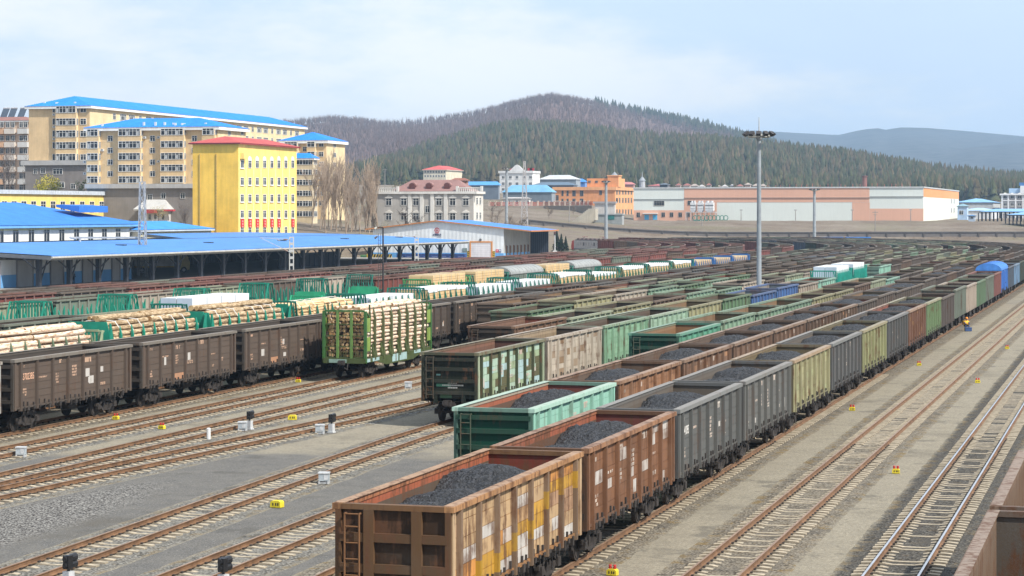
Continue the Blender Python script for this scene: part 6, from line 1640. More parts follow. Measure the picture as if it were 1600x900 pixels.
for k in range(n):
    y = Y0c + 2 + k * (Y1c - Y0c - 4) / (n - 1)
    for xx in (-136.2, -174.):
        mb = MB(); mb.ext([(-.28, 0), (.28, 0), (.42, 4.0), (-.42, 4.0)], 'x', -.28, .28, NV); mb.build('post', MST, cr, (xx - ox, y - oy, 0))
    mb = MB()
    for s in (-1, 1):
        mb.tube((-136.2, y, 3.0), (-136.2, y + s * 4.2, 4.85), .1, n=4, col=NV); 
    mb.tube((-136.2, y, 1.0), (-136.2, y + 2.2, 4.4), .1, n=4, col=NV)
    for t0, t1 in ((0, .5), (.5, 1.)):
        mb.tube((-136.2 - 37.8 * t0, y, 4.8 + 1.2 * (1 - abs(t0 * 2 - 1))), (-136.2 - 37.8 * t1, y, 4.8 + 1.2 * (1 - abs(t1 * 2 - 1))), .14, n=4, col=NV)
    mb.tube((-136.2, y, 4.6), (-174, y, 4.6), .12, n=4, col=NV)
    for q in range(8): xa = -136.2 - 37.8 * q / 8; xb = -136.2 - 37.8 * (q + 1) / 8; mb.tube((xa, y, 4.6), ((xa + xb) / 2, y, 4.8 + 1.2 * (1 - abs((q + .5) / 4 - 1))), .06, n=4, col=NV)
    cpart(mb, 'truss', MST)
mb = MB()
for q in range(5): y = 300 + q * 32; mb.box(-147, -145.6, y, y + 1., 5.75, 5.95, (.05, .07, .1))
cpart(mb, 'roof_vent', MST)
cr.rotation_euler.x = -.0021      # the long roof falls slightly towards the warehouse
# rear canopy section, a little higher
r2 = empty('rear_canopy', (-170, 318, .9), 0, 'rear blue roof rising just above the ridge of the platform canopy', 'canopy'); Yr, Yl = Yat(288, -156.5), Yat(226, -183.)
mb = MB(); q = [(-156.5, Yr, 6.38), (-156.5, 434.5, 6.38), (-183, 434.5, 6.75), (-183, Yl, 6.75)]; mb.face(q, (.055, .225, .60)); mb.face([(x, y, z - .2) for x, y, z in q][::-1], (.05, .055, .06)); mb.face([q[0], q[3], (-183, Yl, 6.1), (-156.5, Yr, 6.2)], (.06, .065, .07)); mb.face([q[0], q[1], (-156.5, 434.5, 6.2), (-156.5, Yr, 6.2)], (.08, .12, .2))
mb.build('roof', MRX, r2, (170, -318, -.9)); r2.rotation_euler.x = -.0021; r2.location.z -= .13
for y in np.arange(Yl + 4, 450, 18):
    mb = MB(); mb.box(-182.3, -181.7, y - .3, y + .3, .9, 6.6, NV); mb.build('post', MST, r2, (170, -318, -.9))
# wall with roller shutters under the canopy
XW = -141.; ya, yb = Yat(-60, XW), Yat(205, XW)
wr = empty('store_wall', (XW, ya, .9), 0, 'white and blue store front with grey roller shutters under the canopy', 'building')
mb = MB(); mb.box(XW - 5, XW, ya, yb, .9, 4.7, (.60, .63, .66)); mb.box(XW, XW + .05, ya, yb, .9, 2.55, (.13, .33, .60)); mb.box(XW, XW + .15, ya, yb, 4.5, 4.75, (.2, .2, .2)); mb.build('wall', MW, wr, (-XW, -ya, -.9))
for p0, p1 in ((-22, -2), (25.5, 50), (78, 98), (128, 143), (174, 186)):
    y0_, y1_ = Yat(p0, XW), Yat(p1, XW); mb = MB(); mb.box(XW + .052, XW + .12, y0_, y1_, .9, 4.3, (.36, .36, .365))
    for z in np.arange(1., 4.3, .18): mb.box(XW + .12, XW + .14, y0_, y1_, z, z + .09, (.38, .38, .385))
    for y in (y0_, y1_): mb.box(XW + .05, XW + .2, y - .12, y + .12, .9, 4.35, (.24, .24, .25))
    mb.build('roller_shutter', MW, wr, (-XW, -ya, -.9))
mb = MB(); y0_, y1_ = yb + .4, Yat(455, -170); mb.box(-170.5, -170, y0_, y1_, .9, 6.0, (.018, .024, .036)); mb.box(-170, -141, y0_, y0_ + .3, .9, 5., (.03, .035, .045))  # deep shade of the open hall is put into this wall's near-black colour
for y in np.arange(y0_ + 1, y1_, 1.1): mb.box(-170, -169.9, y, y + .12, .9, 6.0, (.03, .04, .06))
tag(mb.build('painted_shade_wall', MW), 'back wall coloured near-black as deep shade behind the canopy posts', 'wall')
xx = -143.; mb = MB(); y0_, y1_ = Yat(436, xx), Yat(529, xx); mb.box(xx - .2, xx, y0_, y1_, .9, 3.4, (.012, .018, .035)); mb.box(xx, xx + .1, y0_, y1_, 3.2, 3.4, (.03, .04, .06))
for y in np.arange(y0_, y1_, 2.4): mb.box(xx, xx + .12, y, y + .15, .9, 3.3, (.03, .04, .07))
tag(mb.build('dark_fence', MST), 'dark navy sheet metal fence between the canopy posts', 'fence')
lr = empty('parked_lorry', (-152, Yat(243, -152), .9), R(-60), 'white box lorry with yellow trim parked under the canopy', 'lorry')
mb = MB(); mb.box(-1.25, 1.25, -3.4, 3.4, 1.1, 3.9, (.62, .62, .60)); mb.box(-1.28, 1.28, -3.4, 3.4, .9, 1.12, (.6, .45, .15)); mb.build('cargo_box', MST, lr)
mb = MB(); mb.ext([(3.5, .5), (5.3, .5), (5.4, 1.6), (5.0, 2.7), (3.5, 2.8)], 'x', -1.2, 1.2, (.6, .5, .2)); cb = mb.build('cab', MST, lr); mb = MB(); mb.box(-1.05, 1.05, 5.1, 5.42, 1.7, 2.5, (.03, .03, .04)); mb.build('windscreen', MGL, cb)
for y in (-2.3, 4.4):
    for s in (-1, 1): mb = MB(); mb.tube((s * .95, y, .5), (s * 1.22, y, .5), .5, n=14, col=(.03, .03, .03)); mb.tube((s * 1.22, y, .5), (s * 1.24, y, .5), .25, n=10, col=(.4, .4, .4)); mb.build('wheel', MST, lr)
# pavement in front of the warehouse
m, nt, bb = newmat('pale_concrete_yard'); g = N(nt); v = g.n('ShaderNodeTexCoord').outputs['Object']
g.l(g.mix(g.mapr(g.noise(v, .25, 6), .35, .65, 0, 1), (.40, .36, .30), (.52, .48, .42)), bb.inputs['Base Color']); bb.inputs['Roughness'].default_value = .95
mb = MB(); mb.box(-184, -112, 448, 462, -.3, .2, (.5, .5, .5)); mb.box(-131, -118, 462, 520, -.3, .12, (.5, .5, .5)); tag(mb.build('concrete_yard', m), kind='structure')
# warehouse
WY = 457.; WXr = Xat(787, WY); WXl = Xat(583, WY); WXp = Xat(682.5, WY); sc = dep(WXr, WY) / F
ze, zp, zl = zat(356.5, WXr, WY), zat(345.3, WXp, WY), zat(357, WXl, WY)
w = empty('warehouse', (WXr, WY, .2), 0, 'white metal warehouse with shallow blue gable roof and a railway emblem', 'warehouse')
def wp_(mb, name, mat=MW, parent=None): return mb.build(name, mat, parent or w, (-WXr, -WY, -.2))
WD = 478.
mb = MB(); 
P = [(WXl, .2), (WXr, .2), (WXr, ze), (WXp, zp), (WXl, zl)]
mb.ext(P, 'y', WY, WD, (.66, .69, .71)); wp_(mb, 'wall', MWR)
mb = MB(); zd = 1.75; dl, dr = Xat(736, WY), Xat(767.5, WY)
mb.box(WXl, dl - .9, WY - .05, WY - .002, .2, zd, (.12, .33, .64)); mb.box(dr + .9, WXr, WY - .05, WY - .002, .2, zd, (.12, .33, .64)); wp_(mb, 'blue_dado')
mb = MB(); zt = zat(379, dl, WY); mb.box(dl, dr, WY - .08, WY - .002, .2, zt, (.66, .65, .68))
for z in np.arange(.5, zt - .1, .45): mb.box(dl, dr, WY - .1, WY - .08, z, z + .06, (.6, .59, .62))
wp_(mb, 'roller_door'); mb = MB()
for x0, x1, z0, z1 in ((dl - .3, dl, .2, zt + .3), (dr, dr + .3, .2, zt + .3), (dl, dr, zt, zt + .3)): mb.box(x0, x1, WY - .16, WY - .002, z0, z1, (.58, .25, .08))
wp_(mb, 'door_frame')
for x0 in (dl - .85, dr + .32):
    mb = MB(); n = 5
    mb.box(x0, x0 + .5, WY - .1, WY - .052, .2, 2.2, (.60, .42, .05))
    for k in range(n): z = .3 + k * .38; mb.ext([(x0, z), (x0 + .5, z + .2), (x0 + .5, z + .38), (x0, z + .18)], 'y', WY - .112, WY - .1, (.03, .03, .03))
    wp_(mb, 'hazard_stripe')
# emblem: red ring open at the foot with a rail section inside, blue writing under it
ex, ez = Xat(683, WY), zat(360.3, Xat(683, WY), WY); em = MB(); RED = (.42, .03, .035)
for k in range(20):
    a0, a1 = R(-52) + R(284) * k / 20, R(-52) + R(284) * (k + 1) / 20
    em.face([(ex + r_ * math.cos(a), WY - .1, ez + .05 + r_ * math.sin(a)) for r_, a in ((.42, a0), (.58, a0), (.58, a1), (.42, a1))], RED)
em.box(ex - .26, ex + .26, WY - .1, WY - .06, ez + .05, ez + .2, RED); em.box(ex - .08, ex + .08, WY - .1, WY - .06, ez - .4, ez + .05, RED); em.box(ex - .42, ex + .42, WY - .1, WY - .06, ez - .58, ez - .42, RED)
wp_(em, 'railway_emblem')
em = MB(); BLK = (.02, .03, .12)
for q in range(4):
    x = ex - .95 + q * .5; z = ez - 1.08
    for (u0, u1, v0, v1) in ((0, .4, .3, .36), (0, .4, .14, .2), (0, .4, 0, .06), (.17, .23, 0, .4), (.02, .08, .05, .32), (.32, .38, .05, .32)):
        if (q * 7 + int(u0 * 100) + int(v0 * 50)) % 5: em.box(x + u0, x + u1, WY - .1, WY - .05, z + v0, z + v1, BLK)
em.box(ex + .2, ex + .95, WY - .1, WY - .05, ez - 1.35, ez - 1.27, (.2, .22, .3)); wp_(em, 'wall_lettering')
mb = MB(); x = Xat(726.5, WY); z = zat(390.5, x, WY); mb.box(x - .5, x + .5, WY - .12, WY - .003, z - .4, z + .4, (.14, .18, .18)); mb.box(x - .42, x + .42, WY - .13, WY - .12, z - .32, z + .32, (.2, .25, .24)); wp_(mb, 'notice_board')
mb = MB(); x = Xat(779, WY); z = zat(392, x, WY); mb.box(x - .6, x, WY - .1, WY - .003, z - .32, z + .32, (.55, .05, .08)); mb.box(x + .02, x + .6, WY - .1, WY - .003, z - .32, z + .32, (.12, .14, .25)); mb.box(x + .15, x + .5, WY - .11, WY - .1, z - .1, z + .22, (.6, .6, .6)); mb.box(x - .5, x - .1, WY - .11, WY - .1, z - .05, z + .1, (.7, .5, .5)); wp_(mb, 'safety_sign')
mb = MB(); x = Xat(751, WY); z = zat(374.7, x, WY); mb.tube((x, WY - .25, z), (x, WY - .003, z), .28, n=12, col=(.14, .14, .15)); wp_(mb, 'wall_lamp', MST)
# roof
mb = MB(); OXr = Xat(831, WY); zo = zat(360.2, OXr, WY); YE = Yat(873, OXr); YB = 495.
RF = (.055, .235, .66); OR2 = (.46, .19, .07)
for (xa, za, xb, zb, y1) in ((OXr, zo, WXp, zp + .15, YE), (WXp, zp + .15, WXl - 1.6, zl - .05, YE)):
    q = [(xa, WY - .5, za), (xa, y1, za), (xb, y1, zb), (xb, WY - .5, zb)]; mb.face(q, RF); mb.face([(a, b_, c - .25) for a, b_, c in q][::-1], (.24, .24, .23))
wp_(mb, 'roof', MRX)
mb = MB(); P = [(OXr, zo), (WXp, zp + .15), (WXl - 1.6, zl - .05), (WXl - 1.6, zl - .32), (WXp, zp - .12), (OXr, zo - .27)]; mb.ext(P, 'y', WY - .56, WY - .49, OR2); mb.box(OXr - .02, OXr + .06, WY - .5, YE, zo - .28, zo + .02, OR2); wp_(mb, 'roof_trim')
mb = MB()
mb.box(WXr, WXr + .06, WY + .1, WD, .2, zd, (.16, .38, .66)); mb.box(WXr, WXr + .04, WY + .1, WD, zd, ze, (.30, .30, .29))
for k in range(7): y = WY + 1.5 + k * 2.9; mb.box(WXr + .06, WXr + .14, y, y + .5, .3, 3.4, (.22, .11, .06)); mb.box(WXr + .06, WXr + .12, y + .6, y + 1.2, zd, 3.3, (.05, .05, .055))
wp_(mb, 'dock_doors')
mb = MB(); yD = WD + .02; x1 = Xat(856.5, yD); mb.box(WXr + .1, x1, yD, yD + .3, .2, zo - .3, (.025, .032, .05))
for x in np.arange(WXr + .2, x1, .45): mb.box(x, x + .1, yD - .08, yD, .2, zo - .3, (.045, .055, .08))
wp_(mb, 'dark_screen')
# blue boxes along the warehouse front, striped barrier
for k in range(8):
    p0 = 621 + k * 13.4; yy = WY - 2.2; x0, x1 = Xat(p0, yy), Xat(p0 + 12.6, yy); o = empty('crate_box', ((x0 + x1) / 2, yy, .2), 0, 'navy blue crate in the row along the warehouse front, %s from the left' % ordn(k + 1), 'crate', 'navy crates by the warehouse')
    mb = MB(); hw = (x1 - x0) / 2; mb.box(-hw, hw, -.6, .6, 0, 1.35, (.018, .045, .17)); mb.box(-hw - .02, hw + .02, -.62, .62, 1.3, 1.4, (.03, .07, .22)); mb.box(-hw, -hw + .1, -.64, -.6, 0, 1.3, (.03, .07, .22)); mb.box(hw - .1, hw, -.64, -.6, 0, 1.3, (.03, .07, .22))
    for q in range(4): mb.box(-hw * .6 + q * hw * .32, -hw * .6 + q * hw * .32 + .2, -.615, -.6, .75, .82, (.3, .34, .45)); mb.box(-hw * .6 + q * hw * .32, -hw * .6 + q * hw * .32 + .14, -.615, -.6, .45, .5, (.3, .34, .45))
    mb.build('box', MST, o)
yy = 452.; x0, x1 = Xat(573, yy), Xat(611, yy); mb = MB(); mb.box(x0, x1, yy, yy + .6, .2, 1.5, (.6, .42, .05))
for k in range(9): u = x0 + (x1 - x0) * k / 9; mb.ext([(u, .2), (u + .4, .2), (u + .9, 1.5), (u + .5, 1.5)], 'y', yy - .012, yy, (.03, .03, .03))
tag(mb.build('striped_barrier', MST), 'yellow and black striped barrier beyond the canopy posts', 'barrier')
mb = MB(); x0, x1 = Xat(563, yy), Xat(572, yy); mb.box(x0, x1, yy, yy + 1, .2, 1.3, (.12, .3, .12)); mb.box(x0 + .1, x1 - .1, yy - .02, yy, .4, 1.1, (.05, .14, .06)); tag(mb.build('green_bin', MST), 'green bin left of the striped barrier', 'bin')

# ================================================================= masts and poles
GRYM = (.28, .31, .335)
def high_mast(px, d, ybase, yring, ytop, label, rb, rt, ringr, lamps=12, z0=None):
    x, y = at(px, d); sc = d / F; z0 = (zterr(x, y) if d > 430 else -.25) if z0 is None else z0; zr = H - (yring - HZ) * sc; zt = H - (ytop - HZ) * sc
    r = empty('light_mast', (x, y, z0), 0, label, 'light mast', 'floodlight masts'); L = zr - z0
    mb = MB(); n = 6
    for k in range(n): mb.tube((0, 0, L * k / n), (0, 0, L * (k + 1) / n), rb + (rt - rb) * k / n, rb + (rt - rb) * (k + 1) / n, 14, GRYM, cap=k in (0, n - 1))
    mb.tube((0, 0, 0), (0, 0, .25), rb * 1.9, n=14, col=(.22, .24, .25)); mb.build('pole', MST, r, smooth=False)
    mb = MB(); 
    for k in range(24):
        a0, a1 = 2 * math.pi * k / 24, 2 * math.pi * (k + 1) / 24
        for rr, zz in ((ringr * .72, L - .1), (ringr * .95, L + .02)): mb.tube((rr * math.cos(a0), rr * math.sin(a0), zz), (rr * math.cos(a1), rr * math.sin(a1), zz), .055 * ringr, n=5, col=(.45, .44, .40), cap=False)
    for k in range(6): a = math.pi * k / 3; mb.tube((0, 0, L - .1), (ringr * math.cos(a), ringr * math.sin(a), L), .04 * ringr, n=4, col=(.3, .31, .3))
    mb.tube((0, 0, L - .35), (0, 0, L + .35), rt * 1.7, n=12, col=(.2, .21, .22)); mb.build('lamp_ring', MST, r)
    for k in range(lamps):
        a = 2 * math.pi * k / lamps + .13; mb = MB(); s_ = ringr * .165
        mb.ext([(-s_ * .75, 0), (s_ * .75, 0), (s_ * 1.05, s_ * 1.5), (-s_ * 1.05, s_ * 1.5)], 'x', -s_ * .95, s_ * .95, (.05, .045, .045)); mb.box(-s_ * .8, s_ * .8, s_ * .2, s_ * .4, s_ * .1, s_ * .3, (.5, .48, .44))
        o = mb.build('floodlight', MST, r, (ringr * .92 * math.cos(a), ringr * .92 * math.sin(a), L + .05)); o.rotation_euler = (R(-38), 0, a - math.pi / 2)
    if zt > zr: mb = MB(); mb.tube((0, 0, L), (0, 0, zt - z0), .06 * ringr, .03 * ringr, 6, (.4, .42, .44)); mb.build('lightning_rod', MST, r)
    return r
high_mast(1186, 219, 447, 212.5, 183, 'tall grey floodlight mast rising from the middle of the yard', .27, .185, 1.40, 12)
high_mast(947, 640, 372, 284.5, 282, 'slender grey floodlight mast in front of the orange building', .55, .36, 1.15, 8)
high_mast(1272.5, 690, 372, 297, 295, 'grey floodlight mast in front of the middle of the long factory', .55, .38, 1.5, 8)
high_mast(791.5, 700, 345, 264, 262, 'grey floodlight mast in front of the white hillside building', .5, .36, 1.3, 8)
def lattice(px, d, ytop, wb, wt, label, col, z0=None, band=None):
    x, y = at(px, d); sc = d / F; z0 = (zterr(x, y) if d > 430 else -.25) if z0 is None else z0; L = H - (ytop - HZ) * sc - z0; mb = MB(); n = max(8, int(L / (wb * 1.25))); t = wb * .055
    W = lambda z: (wb + (wt - wb) * z / L) / 2
    for sx in (-1, 1):
        for sy in (-1, 1): mb.tube((sx * wb / 2, sy * wb / 2, 0), (sx * wt / 2, sy * wt / 2, L), t * 1.2, n=4, col=col)
    for k in range(n):
        za, zb = L * k / n, L * (k + 1) / n; a, b_ = W(za), W(zb); c = col if not band or (k * 5 // n) % 2 else band
        for P0, P1 in (((-a, -a), (b_, -b_)), ((a, -a), (-b_, -b_)), ((a, -a), (b_, b_)), ((a, a), (b_, -b_)), ((-a, -a), (-b_, b_)), ((-a, a), (-b_, -b_))): mb.tube((*P0, za), (*P1, zb), t * .8, n=4, col=c)
        for P0, P1 in (((-b_, -b_), (b_, -b_)), ((b_, -b_), (b_, b_)), ((-b_, -b_), (-b_, b_))): mb.tube((*P0, zb), (*P1, zb), t * .8, n=4, col=c)
    r = empty('lattice_mast', (x, y, z0), R(10), label, 'lattice mast'); mb.build('lattice', MST, r); return r, L, x, y, z0
lm_, LL, lx, ly, lz = lattice(222.5, 336, 284, 1.25, .7, 'grey steel lattice mast before the white hall', (.34, .35, .36))
lattice(819.5, 720, 252, 2.2, .5, 'thin lattice tower in front of the white hillside building', (.42, .40, .40))
# portal arm and bracket post tied to the lattice mast
def concrete_pole(px, d, ytop, ybot, label, w=.55, arms=()):
    x, y = at(px, d); sc = d / F; z0 = H - (ybot - HZ) * sc; zt = H - (ytop - HZ) * sc; L = zt - z0
    r = empty('catenary_pole', (x, y, z0), TH, label, 'catenary pole', 'pale catenary poles'); mb = MB(); n = max(4, int(L / 1.)); t = w * .22
    for s in (-1, 1): mb.box(s * w / 2 - t / 2, s * w / 2 + t / 2, -.16, .16, 0, L, (.50, .50, .49))
    for k in range(n + 1): z = L * k / n; mb.box(-w / 2 + t / 2, w / 2 - t / 2, -.15, .15, max(0, z - .2), min(L, z + .2), (.48, .48, .47))
    mb.build('pole', MW, r)
    for (x0, z0_, x1, z1_) in arms:
        mb = MB(); mb.tube((x0, -.2, z0_), (x1, -.2, z1_), .055, n=5, col=(.40, .41, .41)); mb.tube((x0 + (x1 - x0) * .25, -.2, z0_ + (z1_ - z0_) * .25), (x0 + (x1 - x0) * .12, -.2, z0_ + (z1_ - z0_) * .12), .11, n=6, col=(.3, .2, .16)); mb.build('bracket', MST, r)
    return r
concrete_pole(455.5, 352, 370, 424.5, 'pale perforated concrete pole in front of the middle of the canopy', .62, [(0, 5.1, -5, 5.4), (0, 3., -5, 5.4), (-1.8, 4.9, -2.6, 5.3)])
concrete_pole(651, 416, 366, 411, 'pale perforated concrete pole near the far end of the canopy', .62, [(0, 4.9, -2.2, 5.2)])
x, y = at(125, 336); r = empty('portal_frame', (x, y, 0), TH, 'grey hanging post and cross beam tied to the lattice mast', 'catenary frame'); sc = 336 / F
mb = MB(); zb = H - (371.5 - HZ) * sc; zl_ = H - (427 - HZ) * sc
mb.tube((0, 0, zl_), (0, 0, zb), .17, n=8, col=(.40, .41, .42)); mb.build('drop_post', MST, r)
mb = MB(); mb.box(-1.4, 10., -.12, .12, zb - .12, zb + .16, (.40, .40, .39)); mb.tube((-1.6, 0, zb + .1), (-.6, 0, zb - .1), .2, n=7, col=(.45, .44, .42)); mb.build('cross_beam', MST, r)
mb = MB()
for s in (-1, 1): mb.tube((0, 0, zb - 1.3), (s * 1.6, 0, zb - 1.35), .09, n=6, col=(.45, .44, .42)); mb.tube((s * .1, 0, zl_ + 1.4), (s * 1.4, 0, zl_ + 2.3), .1, n=6, col=(.45, .44, .42)); mb.tube((s * 1.4, 0, zl_ + 2.3), (s * 4.4, 0, zb - 1.2), .035, n=4, col=(.3, .31, .32)); mb.tube((s * 1.6, 0, zb - 1.35), (s * 4.6, 0, zb - 1.2), .03, n=4, col=(.3, .31, .32)); mb.box(s * 3.2 - .5, s * 3.2 + .5, -.03, .03, zb - 1.75, zb - 1.35, (.42, .43, .44))
mb.build('cantilever', MST, r)
# thin black lamp pole among the timber wagons
x, y = at(598.5, 202); r = empty('lamp_pole', (x, y, -.25), TH, 'thin black lamp pole with ladder standing among the timber wagons', 'lamp pole'); L = H - (355.5 - HZ) * 202 / F + .25
mb = MB(); mb.tube((0, 0, 0), (0, 0, L), .10, .07, 8, (.035, .03, .03)); mb.tube((0, 0, L), (-.55, 0, L + .03), .05, n=6, col=(.035, .03, .03)); mb.build('pole', MST, r)
mb = MB()
for dx in (-.42, -.24): mb.tube((dx, 0, 0), (dx, 0, L - .55), .022, n=5, col=(.05, .05, .05))
for k in range(22): z = .4 + k * .38; mb.tube((-.42, 0, z), (-.24, 0, z), .018, n=4, col=(.05, .05, .05)) if z < L - .6 else None
mb.build('ladder', MST, r); mb = MB(); mb.tube((-.75, 0, L - .12), (-.55, 0, L + .02), .12, .08, 8, (.5, .48, .42)); mb.tube((-.78, 0, L - 1.0), (-.5, 0, L - .8), .1, .07, 8, (.12, .12, .12)); mb.build('lamp_head', MST, r)
for i, (px, d, yt, lab, z0) in enumerate(((867, 560, 362, 'white signal post on the dark ground right of the warehouse', 0), (601.5, 900, 263, 'wooden utility pole behind the mauve-roofed building', None), (1097, 770, 335, 'thin utility pole on the bank before the factory tanks', None), (1367.5, 742, 329, 'leaning utility pole on the bank before the right part of the factory', None),
      (1158, 810, 328.5, 'low lamp post before the pale wall of the factory, left one', None), (1243, 810, 328.5, 'low lamp post before the pale wall of the factory, middle one', None), (1331.5, 810, 328.5, 'low lamp post at the right end of the pale factory wall', None), (1423, 810, 328, 'low lamp post before the pink part of the factory', None), (889.5, 760, 315, 'thin pole on the bank below the red fence', None))):
    x, y = at(px, d); zb_ = zterr(x, y) if z0 is None else z0; L = H - (yt - HZ) * d / F - zb_; r = empty('utility_pole', (x, y, zb_), TH, lab, 'utility pole'); mb = MB(); wht = i == 0
    mb.tube((0, 0, 0), (0, 0, L), .17, .12, 7, (.6, .6, .6) if wht else (.27, .25, .23)); mb.build('pole', MST, r)
    mb = MB()
    if wht: mb.box(-.3, .3, -.15, .15, L - .9, L, (.05, .05, .05)); mb.tube((0, -.25, L - .3), (0, -.15, L - .3), .12, n=8, col=(.35, .05, .05)); mb.box(-.5, .5, -.5, .5, 0, .8, (.6, .6, .58))
    elif 'lamp' in lab: mb.box(-.5, .5, -.12, .12, L - .1, L + .25, (.3, .3, .3))
    else: mb.box(-.9, .9, -.08, .08, L - .7, L - .5, (.25, .23, .2)); mb.box(-.6, .6, -.08, .08, L - 1.5, L - 1.35, (.25, .23, .2))
    mb.build('signal_head' if wht else ('lamp_head' if 'lamp' in lab else 'crossarm'), MST, r)
# ================================================================= locomotive at the far end of the row
X, Y, h = tpos(XT['T12'], 600.); lo_ = empty('locomotive', (X, Y, -.9), h, 'grey and red electric locomotive standing right of the warehouse', 'locomotive')
mb = MB(); mb.box(-1.5, 1.5, -8, 8, 1.3, 3.7, (.40, .39, .40)); mb.box(-1.52, 1.52, -8, 8, 1.2, 1.5, (.07, .07, .09))
for s in (-1, 1):
    for k in range(9): mb.box(*sorted((s * 1.5, s * 1.53)), -6 + k * 1.4, -5.2 + k * 1.4, 2.3 + (k % 2) * .2, 3.2, (.12, .12, .14) if k in (2, 6) else (.32, .31, .32))
mb.build('body', MST, lo_)
for s in (-1, 1):
    mb = MB(); P = [(8., 1.2), (9.3, 1.2), (9.5, 2.2), (9., 3.6), (8., 3.75)]; mb.ext([(s * a, b_) for a, b_ in P], 'x', -1.5, 1.5, (.45, .06, .05)); cb = mb.build('cab', MST, lo_)
    mb = MB(); mb.ext([(s * 9.44, 2.5), (s * 9.12, 3.4), (s * 9.0, 3.4), (s * 9.3, 2.5)], 'x', -1.25, 1.25, (.02, .02, .03)); mb.build('windscreen', MGL, cb)
mb = MB(); mb.box(-1.2, 1.2, -8, 8, 3.7, 3.95, (.10, .09, .09))
for k in range(7): mb.box(-.9, .9, -7 + k * 2.2, -5.8 + k * 2.2, 3.95, 4.3, (.14, .10, .10))
for s in (-1, 1): mb.tube((0, s * 6, 4.2), (0, s * 4.5, 4.75), .08, n=5, col=(.2, .08, .07)); mb.tube((-.9, s * 4.5, 4.75), (.9, s * 4.5, 4.75), .07, n=5, col=(.2, .08, .07))
mb.build('roof_equipment', MST, lo_)
for s in (-1, 1): mk('bogie', BOGLO, lo_, (0, s * 5.2, .2)); mk('bogie', BOGLO, lo_, (0, s * 2., .2))
for i, (p0, p1) in enumerate(((1279, 1318), (1320, 1361))):
    d = 664; (x0, y0), (x1, y1) = at(p0, d), at(p1, d); o = empty('blue_container', ((x0 + x1) / 2, (y0 + y1) / 2, 0), TH, 'long bright blue container at the far end of the yard, %s one' % ('left', 'right')[i], 'container', 'blue containers'); L = math.hypot(x1 - x0, y1 - y0) / 2 - .2
    mb = MB(); zt = H - (370.3 - HZ) * d / F; mb.box(-L, L, -1.2, 1.2, zt - 2.4, zt, (.03, .17, .50)); 
    for u in np.arange(-L, L, .5): mb.box(u, u + .2, -1.25, -1.2, zt - 2.3, zt - .1, (.035, .2, .55))
    mb.build('shell', MST, o); mb = MB(); mb.box(-L, L, -1., 1., 0, zt - 2.41, (.05, .05, .06)); mb.build('underframe', MU, o)
# ================================================================= small yard equipment
MYEL = flat_mat('worn_yellow_paint', (.62, .50, .03), .6, var=.25, sc=6.); MRED = flat_mat('red_paint', (.45, .035, .03), .5, var=.2, sc=6.)
def ybox(px, py, label, red=True, rz=None):
    x, y = gnd(px, py, -.22); r = empty('yellow_box', (x, y, -.225), rnd.uniform(-.25, .25) if rz is None else rz, label, 'trackside box', 'yellow trackside boxes')
    mb = MB(); mb.ext([(-.22, 0), (.22, 0), (.21, .20), (.14, .25), (-.14, .25), (-.21, .20)], 'y', -.15, .15); 
    for q in (-.12, 0, .09): mb.box(q, q + .05, -.156, -.149, .07, .17, (.04, .04, .03), mat=1)
    mb.build('box', [MYEL, MP], r)
    if red:
        r.scale = (.74, .74, .74)
        for s in (-.1, .1):
            mb = MB(); mb.tube((s, 0, .24), (s, 0, .36), .05, n=8); mb.tube((s, 0, .36), (s, 0, .42), .075, .06, n=8); mb.tube((s - .07, 0, .30), (s + .07, 0, .30), .03, n=6); mb.build('red_knob', MRED, r)
for px, py, lab, red in ((1400, 739, 'yellow box with two red knobs, nearest between the rusty and the polished track', 1), (1331.5, 641, 'yellow box with red knobs beside the coal train, before the rusty track', 1), (1436, 571, 'yellow box with red knobs beside the coal train, level with the seventh wagon', 1), (1527.5, 598, 'yellow box with red knobs between rusty and polished tracks, second nearest', 1), (1573.5, 545, 'yellow box with red knobs between rusty and polished tracks, farthest', 1), (957, 898, 'yellow box with red knobs at the bottom edge right of the first coal wagon', 1),
      (181, 655, 'yellow box with red knobs below the numbered brown gondola', 1), (253, 670, 'yellow box with red knobs below the second brown gondola, beyond the empty track', 1), (466, 597, 'yellow box with red knobs left of the green log wagon', 1), (433, 792, 'plain yellow box on dark gravel left of the first coal wagon', 0), (457, 655.5, 'plain yellow box between the two low signals', 0)): ybox(px, py, lab, red)
MWB = flat_mat('white_painted_steel', (.48, .49, .50), .6, var=.25, sc=4.); MBK = flat_mat('black_signal_paint', (.018, .018, .02), .35, var=.3, sc=5., spec=.5); MGB = flat_mat('grey_cabinet', (.36, .40, .43), .5, var=.2, sc=4.)
def dwarf(px, py, label, face=0.):
    x, y = gnd(px, py, -.22); r = empty('shunt_signal', (x, y, -.225), face, label, 'low signal', 'low black shunting signals')
    mb = MB(); mb.box(-.2, .2, -.2, .2, 0, .62); mb.box(-.26, .26, -.26, .26, .0, .1); mb.build('base', MWB, r)
    mb = MB(); mb.tube((0, 0, .6), (0, 0, .74), .07, n=8)
    for z in (.86, 1.14): mb.box(-.17, .17, -.12, .2, z - .14, z + .14); mb.tube((0, .1, z), (0, -.5, z + .03), .155, .165, 12, cap=True); mb.tube((0, -.5, z + .03), (0, -.52, z + .03), .12, n=12)
    mb.build('signal_head', MBK, r); r.scale = (.62, .62, .72)
    for z in (.86, 1.14): mb = MB(); mb.tube((0, .2, z), (0, .3, z), .12, n=10); mb.build('cover', MBK, r)
    return r
dwarf(390, 671, 'low black signal on a white base between the left empty tracks, left of the pair', R(172)); dwarf(518, 676, 'low black signal on a white base between the left empty tracks, right of the pair', R(172))
